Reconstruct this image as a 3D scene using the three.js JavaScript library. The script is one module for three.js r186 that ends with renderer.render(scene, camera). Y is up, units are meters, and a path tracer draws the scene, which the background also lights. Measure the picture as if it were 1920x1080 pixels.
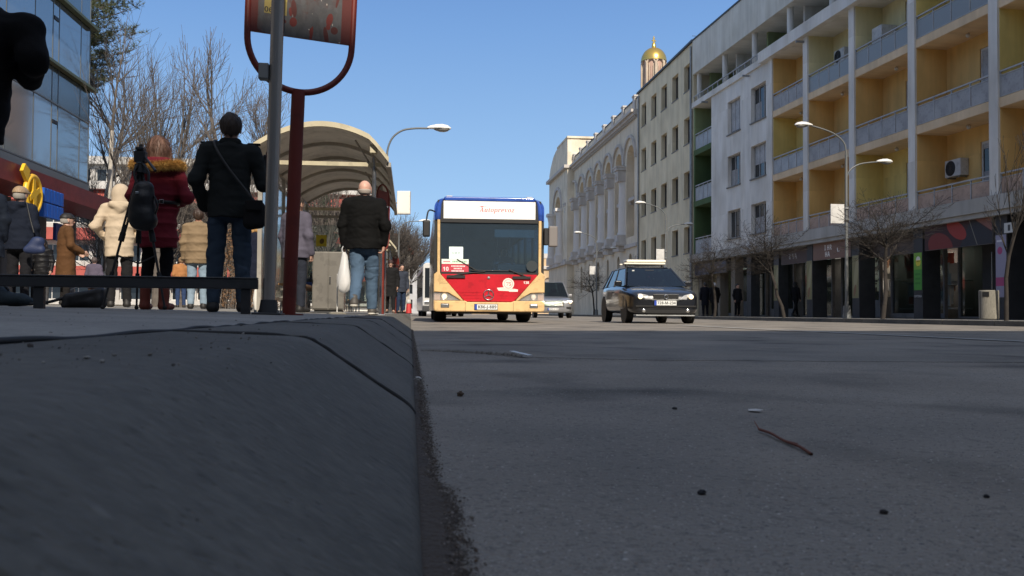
import * as THREE from 'three';
import { mergeGeometries } from 'three/addons/utils/BufferGeometryUtils.js';
import { RectAreaLightUniformsLib } from 'three/addons/lights/RectAreaLightUniformsLib.js';
import { RoundedBoxGeometry } from 'three/addons/geometries/RoundedBoxGeometry.js';

// ---------------------------------------------------------------- camera, sky, sun, exposure
const scene = new THREE.Scene();
const D2R = Math.PI / 180;
const camera = new THREE.PerspectiveCamera(35.24, 16 / 9, 0.05, 4000);
camera.position.set(0, 0.225, 0);
camera.rotation.order = 'YXZ'; camera.focus = 18; camera.userData.fStop = 14;
camera.rotation.set(1.58 * D2R, -6.38 * D2R, 0.35 * D2R);
const renderer = new THREE.WebGLRenderer({ antialias: true });
renderer.toneMapping = THREE.LinearToneMapping;
renderer.toneMappingExposure = 1.0;
renderer.shadowMap.enabled = true;
const SUN_AZ = 8 * D2R, SUN_EL = 38 * D2R;                 // behind the camera, a little to the right
const sd = [Math.sin(SUN_AZ) * Math.cos(SUN_EL), Math.sin(SUN_EL), Math.cos(SUN_AZ) * Math.cos(SUN_EL)];
{
  const W = 256, H = 256, data = new Float32Array(W * H * 4);
  const zen = [0.2, 0.26, 0.4], mid = [0.125, 0.29, 0.66], hor = [0.5, 0.78, 1.06], gnd = [0.11, 0.11, 0.105];
  for (let j = 0; j < H; j++) {
    const el = ((j + 0.5) / H - 0.5) * Math.PI, s = Math.sin(el);
    const c = [0, 1, 2].map(k => {
      if (s < -0.01) return gnd[k];
      const a = Math.pow(Math.max(0, 1 - s / 0.42), 1.35);
      const b = Math.min(1, Math.max(0, (s - 0.3) / 0.7));
      return (mid[k] * (1 - a) + hor[k] * a) * (1 - b) + zen[k] * b;
    });
    for (let i = 0; i < W; i++) {                           // a clear sky is whiter and brighter on the sun's side
      const o = (j * W + i) * 4, az = ((i + 0.5) / W - 0.5) * 2 * Math.PI, ce = Math.cos(el);
      const g = Math.cos(az) * ce * sd[0] + s * sd[1] + Math.sin(az) * ce * sd[2], w = s < -0.01 ? 0 : 0.36 * Math.pow((1 + g) / 2, 3.2) + 0.5 * Math.pow(Math.max(0, g), 24);
      data[o] = c[0] + w; data[o + 1] = c[1] + w * 0.92; data[o + 2] = c[2] + w * 0.76; data[o + 3] = 1;
    }
  }
  const sky = new THREE.DataTexture(data, W, H, THREE.RGBAFormat, THREE.FloatType);
  sky.mapping = THREE.EquirectangularReflectionMapping; sky.magFilter = THREE.LinearFilter; sky.minFilter = THREE.LinearFilter;
  sky.needsUpdate = true;
  scene.background = sky; scene.environment = sky;
}
const sun = new THREE.DirectionalLight(new THREE.Color().setRGB(1, 0.9, 0.76), 5.0);
sun.position.set(Math.sin(SUN_AZ) * Math.cos(SUN_EL) * 150, Math.sin(SUN_EL) * 150, Math.cos(SUN_AZ) * Math.cos(SUN_EL) * 150);
sun.castShadow = true; sun.shadow.radius = 1;
sun.shadow.mapSize.set(4096, 4096);
Object.assign(sun.shadow.camera, { left: -90, right: 90, top: 90, bottom: -90, near: 1, far: 500 });
scene.add(sun); scene.add(sun.target);

// ---------------------------------------------------------------- helpers
function rngOf(seed) { let a = seed >>> 0; return () => { a = (a + 0x6D2B79F5) | 0; let t = Math.imul(a ^ (a >>> 15), 1 | a); t = (t + Math.imul(t ^ (t >>> 7), 61 | t)) ^ t; return ((t ^ (t >>> 14)) >>> 0) / 4294967296; }; }
const V = (x, y, z) => new THREE.Vector3(x, y, z);
const used = {};
function nm(n) { const k = used[n] = (used[n] || 0) + 1; return k === 1 ? n : n + '_' + String(k - 1).padStart(3, '0'); }
function tag(o, label, category, group) { o.userData.label = label; o.userData.category = category; if (group) o.userData.group = group; return o; }
function thing(name, label, category, [x, y, z] = [0, 0, 0], ry = 0, group) {
  const o = new THREE.Group(); o.name = nm(name); o.position.set(x, y, z); o.rotation.y = ry; scene.add(o); return tag(o, label, category, group);
}
function copy(src, label, [x, y, z], ry = 0) {
  const c = src.clone(); c.name = nm(src.name.replace(/_\d{3}$/, '')); c.userData = { ...src.userData, label };
  c.position.set(x, y, z); c.rotation.y = ry; scene.add(c); return c;
}
function shade(m) { m.castShadow = true; m.receiveShadow = true; return m; }
function part(parent, name, geo, mat, label) {
  const m = shade(new THREE.Mesh(Array.isArray(geo) ? join(geo) : geo, mat)); m.name = name; if (label) m.userData.label = label; parent.add(m); return m;
}
function one(name, geo, mat, label, category, group) { const m = part(scene, nm(name), geo, mat); return tag(m, label, category, group); }
function sub(parent, name) { const g = new THREE.Group(); g.name = name; parent.add(g); return g; }
function struct(name, geo, mat) { const m = part(scene, nm(name), geo, mat); m.userData.kind = 'structure'; return m; }
function clean(g) {
  if (g.index) g = g.toNonIndexed();
  for (const k of Object.keys(g.attributes)) if (!['position', 'normal', 'uv'].includes(k)) g.deleteAttribute(k);
  if (!g.attributes.uv) g.setAttribute('uv', new THREE.BufferAttribute(new Float32Array(g.attributes.position.count * 2), 2));
  return g;
}
function join(list) { return list.length === 1 ? list[0] : mergeGeometries(list.map(clean), false); }
function uvm(g) {                                             // texture coordinates in metres, by the way each face points
  g = clean(g); const p = g.attributes.position, n = g.attributes.normal, uv = g.attributes.uv;
  for (let i = 0; i < p.count; i += 3) {
    const ax = Math.abs(n.getX(i) + n.getX(i + 1) + n.getX(i + 2)), ay = Math.abs(n.getY(i) + n.getY(i + 1) + n.getY(i + 2)), az = Math.abs(n.getZ(i) + n.getZ(i + 1) + n.getZ(i + 2));
    for (let j = i; j < i + 3; j++) {
      if (ay >= ax && ay >= az) uv.setXY(j, p.getX(j), p.getZ(j)); else if (ax >= az) uv.setXY(j, p.getZ(j), p.getY(j)); else uv.setXY(j, p.getX(j), p.getY(j));
    }
  }
  return g;
}
function box(x0, x1, y0, y1, z0, z1) { const g = new THREE.BoxGeometry(x1 - x0, y1 - y0, z1 - z0); g.translate((x0 + x1) / 2, (y0 + y1) / 2, (z0 + z1) / 2); return uvm(g); }
function rbox(x0, x1, y0, y1, z0, z1, r = 0.01, n = 2) { const g = new RoundedBoxGeometry(x1 - x0, y1 - y0, z1 - z0, n, r); g.translate((x0 + x1) / 2, (y0 + y1) / 2, (z0 + z1) / 2); return uvm(g); }
function cyl(rt, rb, h, x = 0, y = 0, z = 0, n = 12) { const g = new THREE.CylinderGeometry(rt, rb, h, n); g.translate(x, y + h / 2, z); return uvm(g); }
function bar(p, q, r0, r1 = r0, n = 8) {
  const a = V(...p), b = V(...q), d = b.clone().sub(a), L = d.length();
  const g = new THREE.CylinderGeometry(r1, r0, L, n); g.translate(0, L / 2, 0);
  g.applyQuaternion(new THREE.Quaternion().setFromUnitVectors(V(0, 1, 0), d.normalize())); g.translate(a.x, a.y, a.z); return clean(g);
}
function tube(pts, r, seg = 24, n = 8, closed = false) { return clean(new THREE.TubeGeometry(new THREE.CatmullRomCurve3(pts.map(p => V(...p)), closed), seg, r, n, closed)); }
function poly(pts) { const s = new THREE.Shape(); pts.forEach(([x, y], i) => i ? s.lineTo(x, y) : s.moveTo(x, y)); s.closePath(); return s; }
function hole(pts) { const s = new THREE.Path(); pts.forEach(([x, y], i) => i ? s.lineTo(x, y) : s.moveTo(x, y)); s.closePath(); return s; }
const rect = (x0, x1, y0, y1) => [[x0, y0], [x1, y0], [x1, y1], [x0, y1]];
function archPts(x0, x1, y0, y1, n = 12) { const r = (x1 - x0) / 2, c = (x0 + x1) / 2, o = [[x0, y0], [x1, y0]]; for (let i = 0; i <= n; i++) { const a = Math.PI * i / n; o.push([c + r * Math.cos(a), y1 - r + r * Math.sin(a)]); } return o; }
function ext(pts, holes, depth, z0 = 0, bevel = 0) {
  const s = poly(pts); for (const h of holes) s.holes.push(hole(h));
  const g = new THREE.ExtrudeGeometry(s, { depth: depth - 2 * bevel, bevelEnabled: bevel > 0, bevelSize: bevel, bevelOffset: -bevel, bevelThickness: bevel, bevelSegments: 1, curveSegments: 8 });
  g.translate(0, 0, z0 + bevel); return uvm(g);
}
function lathe(pts, n = 16) { return clean(new THREE.LatheGeometry(pts.map(([x, y]) => new THREE.Vector2(x, y)), n)); }
function at(g, x, y, z, ry = 0, rx = 0, rz = 0) { if (rx) g.rotateX(rx); if (rz) g.rotateZ(rz); if (ry) g.rotateY(ry); g.translate(x, y, z); return g; }
function loft(rings, cap = true, closed = true) {           // rings of equal point counts -> smooth skin
  const n = rings[0].length, pos = [], idx = [];
  for (const r of rings) for (const p of r) pos.push(...p);
  for (let i = 0; i + 1 < rings.length; i++) for (let j = 0; j < (closed ? n : n - 1); j++) { const a = i * n + j, b = i * n + (j + 1) % n; idx.push(a, b, a + n, b, b + n, a + n); }
  if (cap) for (const [i, f] of [[0, 1], [rings.length - 1, 0]]) {
    const c = pos.length / 3, m = [0, 0, 0]; for (const p of rings[i]) for (let k = 0; k < 3; k++) m[k] += p[k] / n; pos.push(...m);
    for (let j = 0; j < n; j++) { const a = i * n + j, b = i * n + (j + 1) % n; f ? idx.push(c, b, a) : idx.push(c, a, b); }
  }
  const g = new THREE.BufferGeometry(); g.setAttribute('position', new THREE.Float32BufferAttribute(pos, 3)); g.setIndex(idx); g.computeVertexNormals(); return uvm(g);
}

// ---------------------------------------------------------------- textures and materials
const hsh = (x, y, s) => { let h = Math.imul(x, 374761393) + Math.imul(y, 668265263) + Math.imul(s, 2147483647); h = Math.imul(h ^ (h >>> 13), 1274126177); return ((h ^ (h >>> 16)) >>> 0) / 4294967296; };
function vn(x, y, per, s) {
  const xi = Math.floor(x), yi = Math.floor(y), fx = x - xi, fy = y - yi, u = fx * fx * (3 - 2 * fx), v = fy * fy * (3 - 2 * fy), m = k => ((k % per) + per) % per;
  const a = hsh(m(xi), m(yi), s), b = hsh(m(xi + 1), m(yi), s), c = hsh(m(xi), m(yi + 1), s), d = hsh(m(xi + 1), m(yi + 1), s);
  return (a * (1 - u) + b * u) * (1 - v) + (c * (1 - u) + d * u) * v;
}
function fbm(x, y, per, oct, s) { let t = 0, a = 0.5, n = 0; for (let o = 0; o < oct; o++) { t += a * vn(x, y, per, s + o); n += a; x *= 2; y *= 2; per *= 2; a *= 0.55; } return t / n; }
const enc = v => { v = Math.min(1, Math.max(0, v)); return Math.round(255 * (v <= 0.0031308 ? 12.92 * v : 1.055 * Math.pow(v, 1 / 2.4) - 0.055)); };
function tex(size, tile, fn, colour = true) {
  const d = new Uint8Array(size * size * 4);
  for (let j = 0; j < size; j++) for (let i = 0; i < size; i++) {
    const c = fn(i / size, j / size), o = (j * size + i) * 4, a = Array.isArray(c) ? c : [c, c, c];
    for (let k = 0; k < 3; k++) d[o + k] = colour ? enc(a[k]) : Math.round(255 * Math.min(1, Math.max(0, a[k]))); d[o + 3] = 255;
  }
  const t = new THREE.DataTexture(d, size, size); t.wrapS = t.wrapT = THREE.RepeatWrapping; t.magFilter = THREE.LinearFilter; t.minFilter = THREE.LinearMipmapLinearFilter; t.generateMipmaps = true;
  t.colorSpace = colour ? THREE.SRGBColorSpace : THREE.NoColorSpace; t.repeat.set(1 / tile, 1 / tile); t.needsUpdate = true; return t;
}
function cells(x, y, per, s) {                               // distance to the nearest scattered point, and its id
  const xi = Math.floor(x), yi = Math.floor(y); let best = 9, id = 0; const m = k => ((k % per) + per) % per;
  for (let a = -1; a <= 1; a++) for (let b = -1; b <= 1; b++) { const cx = m(xi + a), cy = m(yi + b), dx = xi + a + hsh(cx, cy, s) - x, dy = yi + b + hsh(cx, cy, s + 1) - y, q = dx * dx + dy * dy; if (q < best) { best = q; id = hsh(cx, cy, s + 2); } }
  return [Math.sqrt(best), id];
}
const T = {
  asphalt: tex(1536, 3.7, (u, v) => {
    const [d, id] = cells(u * 420, v * 420, 420, 3), [d2, id2] = cells(u * 150, v * 150, 150, 13), f = fbm(u * 5, v * 5, 5, 6, 21), st = fbm(u * 11, v * 7, 11, 4, 26), oil = Math.max(0, fbm(u * 8, v * 8, 8, 3, 29) - 0.62);
    let c = 0.36 + 0.42 * f + 0.16 * (st - 0.5) - oil * 1.1; if (id > 0.5) c += (0.4 - d) * (id - 0.5) * 0.5; if (id2 > 0.88) c += Math.max(0, 0.3 - d2) * 0.6; if (id < 0.08) c *= 0.75;
    return [c * (1.03 + 0.05 * (st - 0.5)), c, c * (0.965 - 0.06 * (st - 0.5))];
  }),
  asphaltB: tex(1024, 1.1, (u, v) => { const [d] = cells(u * 150, v * 150, 150, 5); const [d2] = cells(u * 300, v * 300, 300, 8); return 0.62 - d * 0.45 - d2 * 0.2 + 0.3 * fbm(u * 14, v * 14, 14, 4, 33); }, false),
  conc: tex(1024, 1.9, (u, v) => { const f = 1.5 * fbm(u * 5, v * 5, 5, 6, 41) - 0.25, g = fbm(u * 160, v * 160, 160, 2, 51), [d, id] = cells(u * 70, v * 70, 70, 61); return [1.0, 0.99, 0.97].map(k => k * (0.5 + 0.36 * f + 0.3 * (g - 0.5) - (id > 0.93 ? Math.max(0, 0.3 - d) * 0.9 : 0) + (id < 0.05 ? Math.max(0, 0.22 - d) * 2.4 : 0))); }),
  concB: tex(512, 0.45, (u, v) => { const [d, id] = cells(u * 50, v * 50, 50, 71); return 0.5 + 0.35 * (fbm(u * 60, v * 60, 60, 4, 81) - 0.5) + 0.3 * (fbm(u * 8, v * 8, 8, 3, 91) - 0.5) - (id > 0.9 ? Math.max(0, 0.35 - d) : 0); }, false),
  plaster: tex(512, 5.3, (u, v) => { const f = fbm(u * 4, v * 4, 4, 5, 101), st = fbm(u * 26, v * 2, 26, 3, 111), w = Math.pow(fbm(u * 9, v * 3, 9, 4, 121), 2); return [1, 0.985, 0.955].map((k, i) => (0.74 + 0.26 * f + 0.2 * (st - 0.5) - 0.3 * w) * (1 - (1 - k) * w * 3)); }),
  plasterB: tex(256, 0.6, (u, v) => fbm(u * 30, v * 30, 30, 4, 131), false),
  cloth: tex(256, 0.35, (u, v) => 0.5 + 0.25 * (fbm(u * 8, v * 8, 8, 4, 141) - 0.5) + 0.25 * (fbm(u * 90, v * 90, 90, 1, 151) - 0.5), false),
  clothC: tex(256, 0.6, (u, v) => 0.72 + 0.5 * (fbm(u * 5, v * 5, 5, 5, 161) - 0.3) * 0.6),
  bark: tex(256, 0.7, (u, v) => { const f = fbm(u * 18, v * 5, 5, 4, 171); return [0.5 + 0.6 * f, 0.5 + 0.57 * f, 0.5 + 0.52 * f]; }),
  hair: tex(256, 0.25, (u, v) => { const f = fbm(u * 40, v * 3, 3, 4, 211); return [0.35 + 1.0 * f, 0.33 + 0.95 * f, 0.32 + 0.88 * f]; }),
  grime: tex(512, 2.1, (u, v) => { const f = fbm(u * 6, v * 6, 6, 6, 181), w = fbm(u * 22, v * 22, 22, 3, 191); return 0.62 + 0.4 * f - (w > 0.62 ? 0.12 : 0); }),
  rough: tex(256, 0.8, (u, v) => { const f = 0.6 + 0.55 * (fbm(u * 12, v * 12, 12, 4, 201) - 0.4); return [1, f, 1]; }, false),
};
const L = (r, g, b) => new THREE.Color().setRGB(r, g, b);
function mat(c, rough = 0.8, o = {}) { const m = new THREE.MeshStandardMaterial({ color: L(...c), roughness: rough, metalness: 0, ...o }); return m; }
function phys(c, rough, o = {}) { return new THREE.MeshPhysicalMaterial({ color: L(...c), roughness: rough, ...o }); }
const plaster = (c, o = {}) => mat(c, 0.93, { map: T.plaster, bumpMap: T.plasterB, bumpScale: 0.002, ...o });
const M = {
  steel: mat([0.5, 0.5, 0.49], 0.32, { metalness: 0.95, roughnessMap: T.rough }),
  darkSteel: mat([0.06, 0.062, 0.066], 0.5, { map: T.grime, metalness: 0.3 }),
  galv: mat([0.36, 0.37, 0.37], 0.5, { metalness: 0.5, map: T.grime }),
  red: mat([0.2, 0.024, 0.013], 0.5, { map: T.grime }),
  black: mat([0.012, 0.012, 0.013], 0.55),
  rubber: mat([0.018, 0.018, 0.018], 0.85),
  white: mat([0.72, 0.71, 0.68], 0.55, { map: T.grime }),
  cream: mat([0.62, 0.55, 0.38], 0.6, { map: T.grime }),
  glass: phys([0.92, 0.96, 0.95], 0.03, { transmission: 1, thickness: 0, ior: 1.5 }),
  smoked: phys([0.45, 0.52, 0.52], 0.05, { transmission: 1, thickness: 0, ior: 1.5 }),
  dirtyGlass: phys([0.82, 0.86, 0.84], 0.12, { transmission: 0.9, thickness: 0, ior: 1.5 }),
  darkGlass: mat([0.018, 0.022, 0.026], 0.06),
  chrome: mat([0.75, 0.75, 0.75], 0.12, { metalness: 1 }),
  reflector: mat([0.8, 0.8, 0.78], 0.15, { metalness: 0.9 }),
};
function canvasTex(w, h, draw) {
  const c = document.createElement('canvas'); c.width = w; c.height = h; const x = c.getContext('2d'); draw(x, w, h);
  const t = new THREE.CanvasTexture(c); t.colorSpace = THREE.SRGBColorSpace; t.magFilter = THREE.LinearFilter; return t;
}
function printed(w, h, tw, th, draw, rough = 0.6, o = {}) { return { geo: new THREE.PlaneGeometry(w, h), mat: mat([1, 1, 1], rough, { map: canvasTex(tw, th, draw), ...o }) }; }

// ---------------------------------------------------------------- ground, road, kerbs, pavements
const paveY = x => x > -0.48 ? 0.186 : 0.186 + 0.023 * Math.min(6.02, -0.48 - x);
const groundY = x => x < -0.24 ? paveY(x) : (x < 13 ? 0 : 0.12);
const M_road = mat([0.4, 0.365, 0.315], 0.88, { map: T.asphalt, bumpMap: T.asphaltB, bumpScale: 0.006 });
const M_patch = mat([0.37, 0.345, 0.305], 0.9, { map: T.asphalt, bumpMap: T.asphaltB, bumpScale: 0.005 });
const M_kerb = mat([0.155, 0.147, 0.128], 0.9, { map: T.conc, bumpMap: T.concB, bumpScale: 0.006 });
const M_slab = [0.38, 0.35, 0.4].map(k => mat([k, k * 0.95, k * 0.86], 0.88, { map: T.conc, bumpMap: T.concB, bumpScale: 0.002 }));
const M_dirt = mat([0.085, 0.065, 0.05], 0.97, { map: T.grime, bumpMap: T.asphaltB, bumpScale: 0.006 });
function sheet(x0, x1, z0, z1, y) { const g = new THREE.PlaneGeometry(x1 - x0, z1 - z0); g.rotateX(-Math.PI / 2); g.translate((x0 + x1) / 2, y, (z0 + z1) / 2); return uvm(g); }
struct('ground', sheet(-1500, 1500, -1500, 1500, -0.05), mat([0.16, 0.15, 0.12], 0.95, { map: T.grime }));
struct('road', sheet(-0.02, 13.1, -420, 60, 0), M_road);
{ // newer asphalt laid over the near lane, with a ragged front edge
  const r = rngOf(5), pts = [], edge = [[0.06, 5.25], [0.3, 5.0], [0.55, 4.5], [1.2, 4.2], [3, 4.0], [6, 4.1], [12.9, 4.4]];
  for (let k = 0; k + 1 < edge.length; k++) { const [a, b] = [edge[k], edge[k + 1]], n = Math.ceil(Math.hypot(b[0] - a[0], b[1] - a[1]) / 0.03); for (let i = 0; i < Math.min(n, 120); i++) { const t = i / Math.min(n, 120); pts.push([a[0] + (b[0] - a[0]) * t + (r() - 0.5) * 0.035, a[1] + (b[1] - a[1]) * t + (r() - 0.5) * 0.035]); } }
  pts.push([12.9, 10.3], [6, 10.5], [2.4, 10.2], [1.1, 9.6], [0.55, 8.6], [0.3, 7.4], [0.06, 7.2]);
  const g = new THREE.ExtrudeGeometry(poly(pts), { depth: 0.0018, bevelEnabled: false }); g.rotateX(-Math.PI / 2); g.translate(0, 0.0045, 0);
  { const q = rngOf(15), a = [], b = [], c = [], n = 60; for (let i = 0; i <= n; i++) { const t = i / n, x = 0.06 + 0.5 * t, z = -(5.22 - 0.25 * t - 0.45 * t * t) + (q() - 0.5) * 0.02; const h = 0.008 + 0.009 * q() * (0.4 + t), w = 0.03 + 0.03 * q(); a.push([x, 0.0043, z + w * 0.25]); b.push([x, 0.0043 + h, z]); c.push([x, 0.0046, z - w * 2]); } struct('asphalt_ridge', loft([c, b, a], false, false), M_patch); }
  { const q = rngOf(6), e = []; for (let i = 0; i <= 130; i++) e.push([12.95 - i * 0.0995, 10.9 + 0.25 * Math.sin(i * 0.11) + (q() - 0.5) * 0.12 - (i > 118 ? (i - 118) * 0.05 : 0)]); const h = new THREE.ExtrudeGeometry(poly([[0.012, -40], [12.95, -40], ...e]), { depth: 0.004, bevelEnabled: false }); h.rotateX(-Math.PI / 2); h.translate(0, 0.0004, 0); struct('road_patch', uvm(h), M_road); }
  struct('road_patch', uvm(g), M_patch);
}
const M_line = mat([0.4, 0.4, 0.38], 0.85, { map: T.grime, bumpMap: T.asphaltB, bumpScale: 0.003 });
for (let k = 0; k < 9; k++) struct('lane_marking', sheet(5.08, 5.22, -(17 + k * 9), -(13 + k * 9) + (k ? 0 : 6), k ? 0.004 : 0.0135), M_line);
{ // kerb stones with a wide bevelled and rounded face
  const prof = new THREE.CatmullRomCurve3([[0.014, -0.1], [0.013, 0.0], [0.01, 0.018], [-0.004, 0.034], [-0.05, 0.0655], [-0.1, 0.1], [-0.15, 0.1345], [-0.19, 0.161], [-0.21, 0.171], [-0.235, 0.1755], [-0.3, 0.1785], [-0.478, 0.1855]].map(([x, y]) => V(x, y, 0)), false, 'centripetal').getPoints(44).map(p => [p.x, p.y]);
  prof.push([-0.478, -0.1]);
  const kerb = sub(scene, nm('kerb')); kerb.userData.kind = 'structure';
  for (let k = 0; k < 32; k++) {
    const g = new THREE.ExtrudeGeometry(poly(prof), { depth: 1.545, bevelEnabled: true, bevelSize: 0.01, bevelThickness: 0.012, bevelOffset: -0.01, bevelSegments: 1 });
    const cg = clean(g); const p = cg.attributes.position, n = cg.attributes.normal;
    for (let i = 0; i < p.count; i++) if (Math.abs(n.getZ(i)) < 0.5 && p.getX(i) > -0.47 && p.getY(i) > -0.05) {   // smooth the rounded face
      const x = p.getX(i); let b = 0, bd = 9; for (let j = 1; j < prof.length - 2; j++) { const d = Math.hypot(prof[j][0] - x, prof[j][1] - p.getY(i)); if (d < bd) { bd = d; b = j; } }
      const tx = prof[b + 1][0] - prof[b - 1][0], ty = prof[b + 1][1] - prof[b - 1][1], l = Math.hypot(tx, ty); n.setXYZ(i, ty / l, -tx / l, 0);
    }
    cg.translate(0, (k % 3 - 1) * 0.0012, 0); cg.translate(0, 0, -1.9 + 0.005 - k * 1.6); uvm(cg);
    part(kerb, 'kerb_stone', cg, M_kerb);
  }
  const M_tar = mat([0.035, 0.034, 0.034], 0.8, { map: T.grime });                       // bitumen in the joints
  for (let k = 0; k < 4; k++) { const z = -1.91 - k * 1.6, q = rngOf(200 + k); part(kerb, 'joint_filler', tube(prof.slice(8, -1).filter((p, i) => i % 2 === 0).map(([x, y]) => [x, y - 0.0035 + (q() - 0.5) * 0.006, z + (q() - 0.5) * 0.014]), 0.006, 60, 6), M_tar); }
  { const q = rngOf(231), pts = []; for (let i = 0; i <= 120; i++) { const z = 0.5 - i * 0.11; pts.push([-0.486 + (q() - 0.5) * 0.006, 0.1845 + (q() - 0.5) * 0.0075, z]); } part(kerb, 'joint_filler', tube(pts, 0.0052, 480, 6), M_tar); }
  const g0 = new THREE.ExtrudeGeometry(poly(prof), { depth: 40, bevelEnabled: false }); g0.translate(0, -0.002, -0.31);
  // the same kerb goes on behind and far ahead
  const near = clean(g0); near.translate(0, 0, 0.01); part(kerb, 'kerb_stone', uvm(near), M_kerb);
  const g1 = new THREE.ExtrudeGeometry(poly(prof), { depth: 300, bevelEnabled: false }); g1.translate(0, -0.002, -351.52); part(kerb, 'kerb_run', uvm(clean(g1)), M_kerb);
}
function slopeSheet(x0, x1, z0, z1, lift = 0) { const g = new THREE.PlaneGeometry(1, 1); const p = g.attributes.position; for (let i = 0; i < 4; i++) { const x = p.getX(i) < 0 ? x0 : x1, z = p.getY(i) > 0 ? z0 : z1; p.setXYZ(i, x, paveY(x) + lift, z); } g.computeVertexNormals(); return uvm(g); }
{
  const pv = sub(scene, nm('pavement')); pv.userData.kind = 'structure';
  const r = rngOf(77);
  for (let j = 0; j < 12; j++) for (let i = 0; i < 5; i++) {
    const x1 = -0.492 - i * 1.2, z1 = 1.2 - j * 1.2 - (i % 2) * 0.6, g = rbox(-1.188, 0, -0.06, 0, -1.188, 0, 0.007, 2);
    g.rotateZ(-0.023); g.translate(x1, paveY(x1) + (r() - 0.5) * 0.003, z1); part(pv, 'paving_slab', g, M_slab[Math.floor(r() * 3)]);
  }
  part(pv, 'slab_bed', slopeSheet(-6.5, -0.48, -13.0, 40, -0.012), M_dirt);
  part(pv, 'pavement_run', slopeSheet(-6.5, -0.482, -420, -12.55, -0.001), M_slab[0]);
  struct('square', sheet(-200, -6.49, -420, 60, 0.324), mat([0.38, 0.36, 0.32], 0.9, { map: T.conc }));
}
{
  const kr = sub(scene, nm('kerb')); kr.userData.kind = 'structure';
  for (let k = 0; k < 70; k++) part(kr, 'kerb_stone', rbox(13.0, 13.16, -0.05, 0.12, -k - 0.992 - 4, -k - 4, 0.012, 2), M_kerb);
  part(kr, 'kerb_run', box(13.0, 13.16, -0.05, 0.118, -420, -74.01), M_kerb);
  struct('pavement', sheet(13.155, 60, -420, 60, 0.118), mat([0.38, 0.36, 0.32], 0.9, { map: T.conc }));
}
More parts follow.
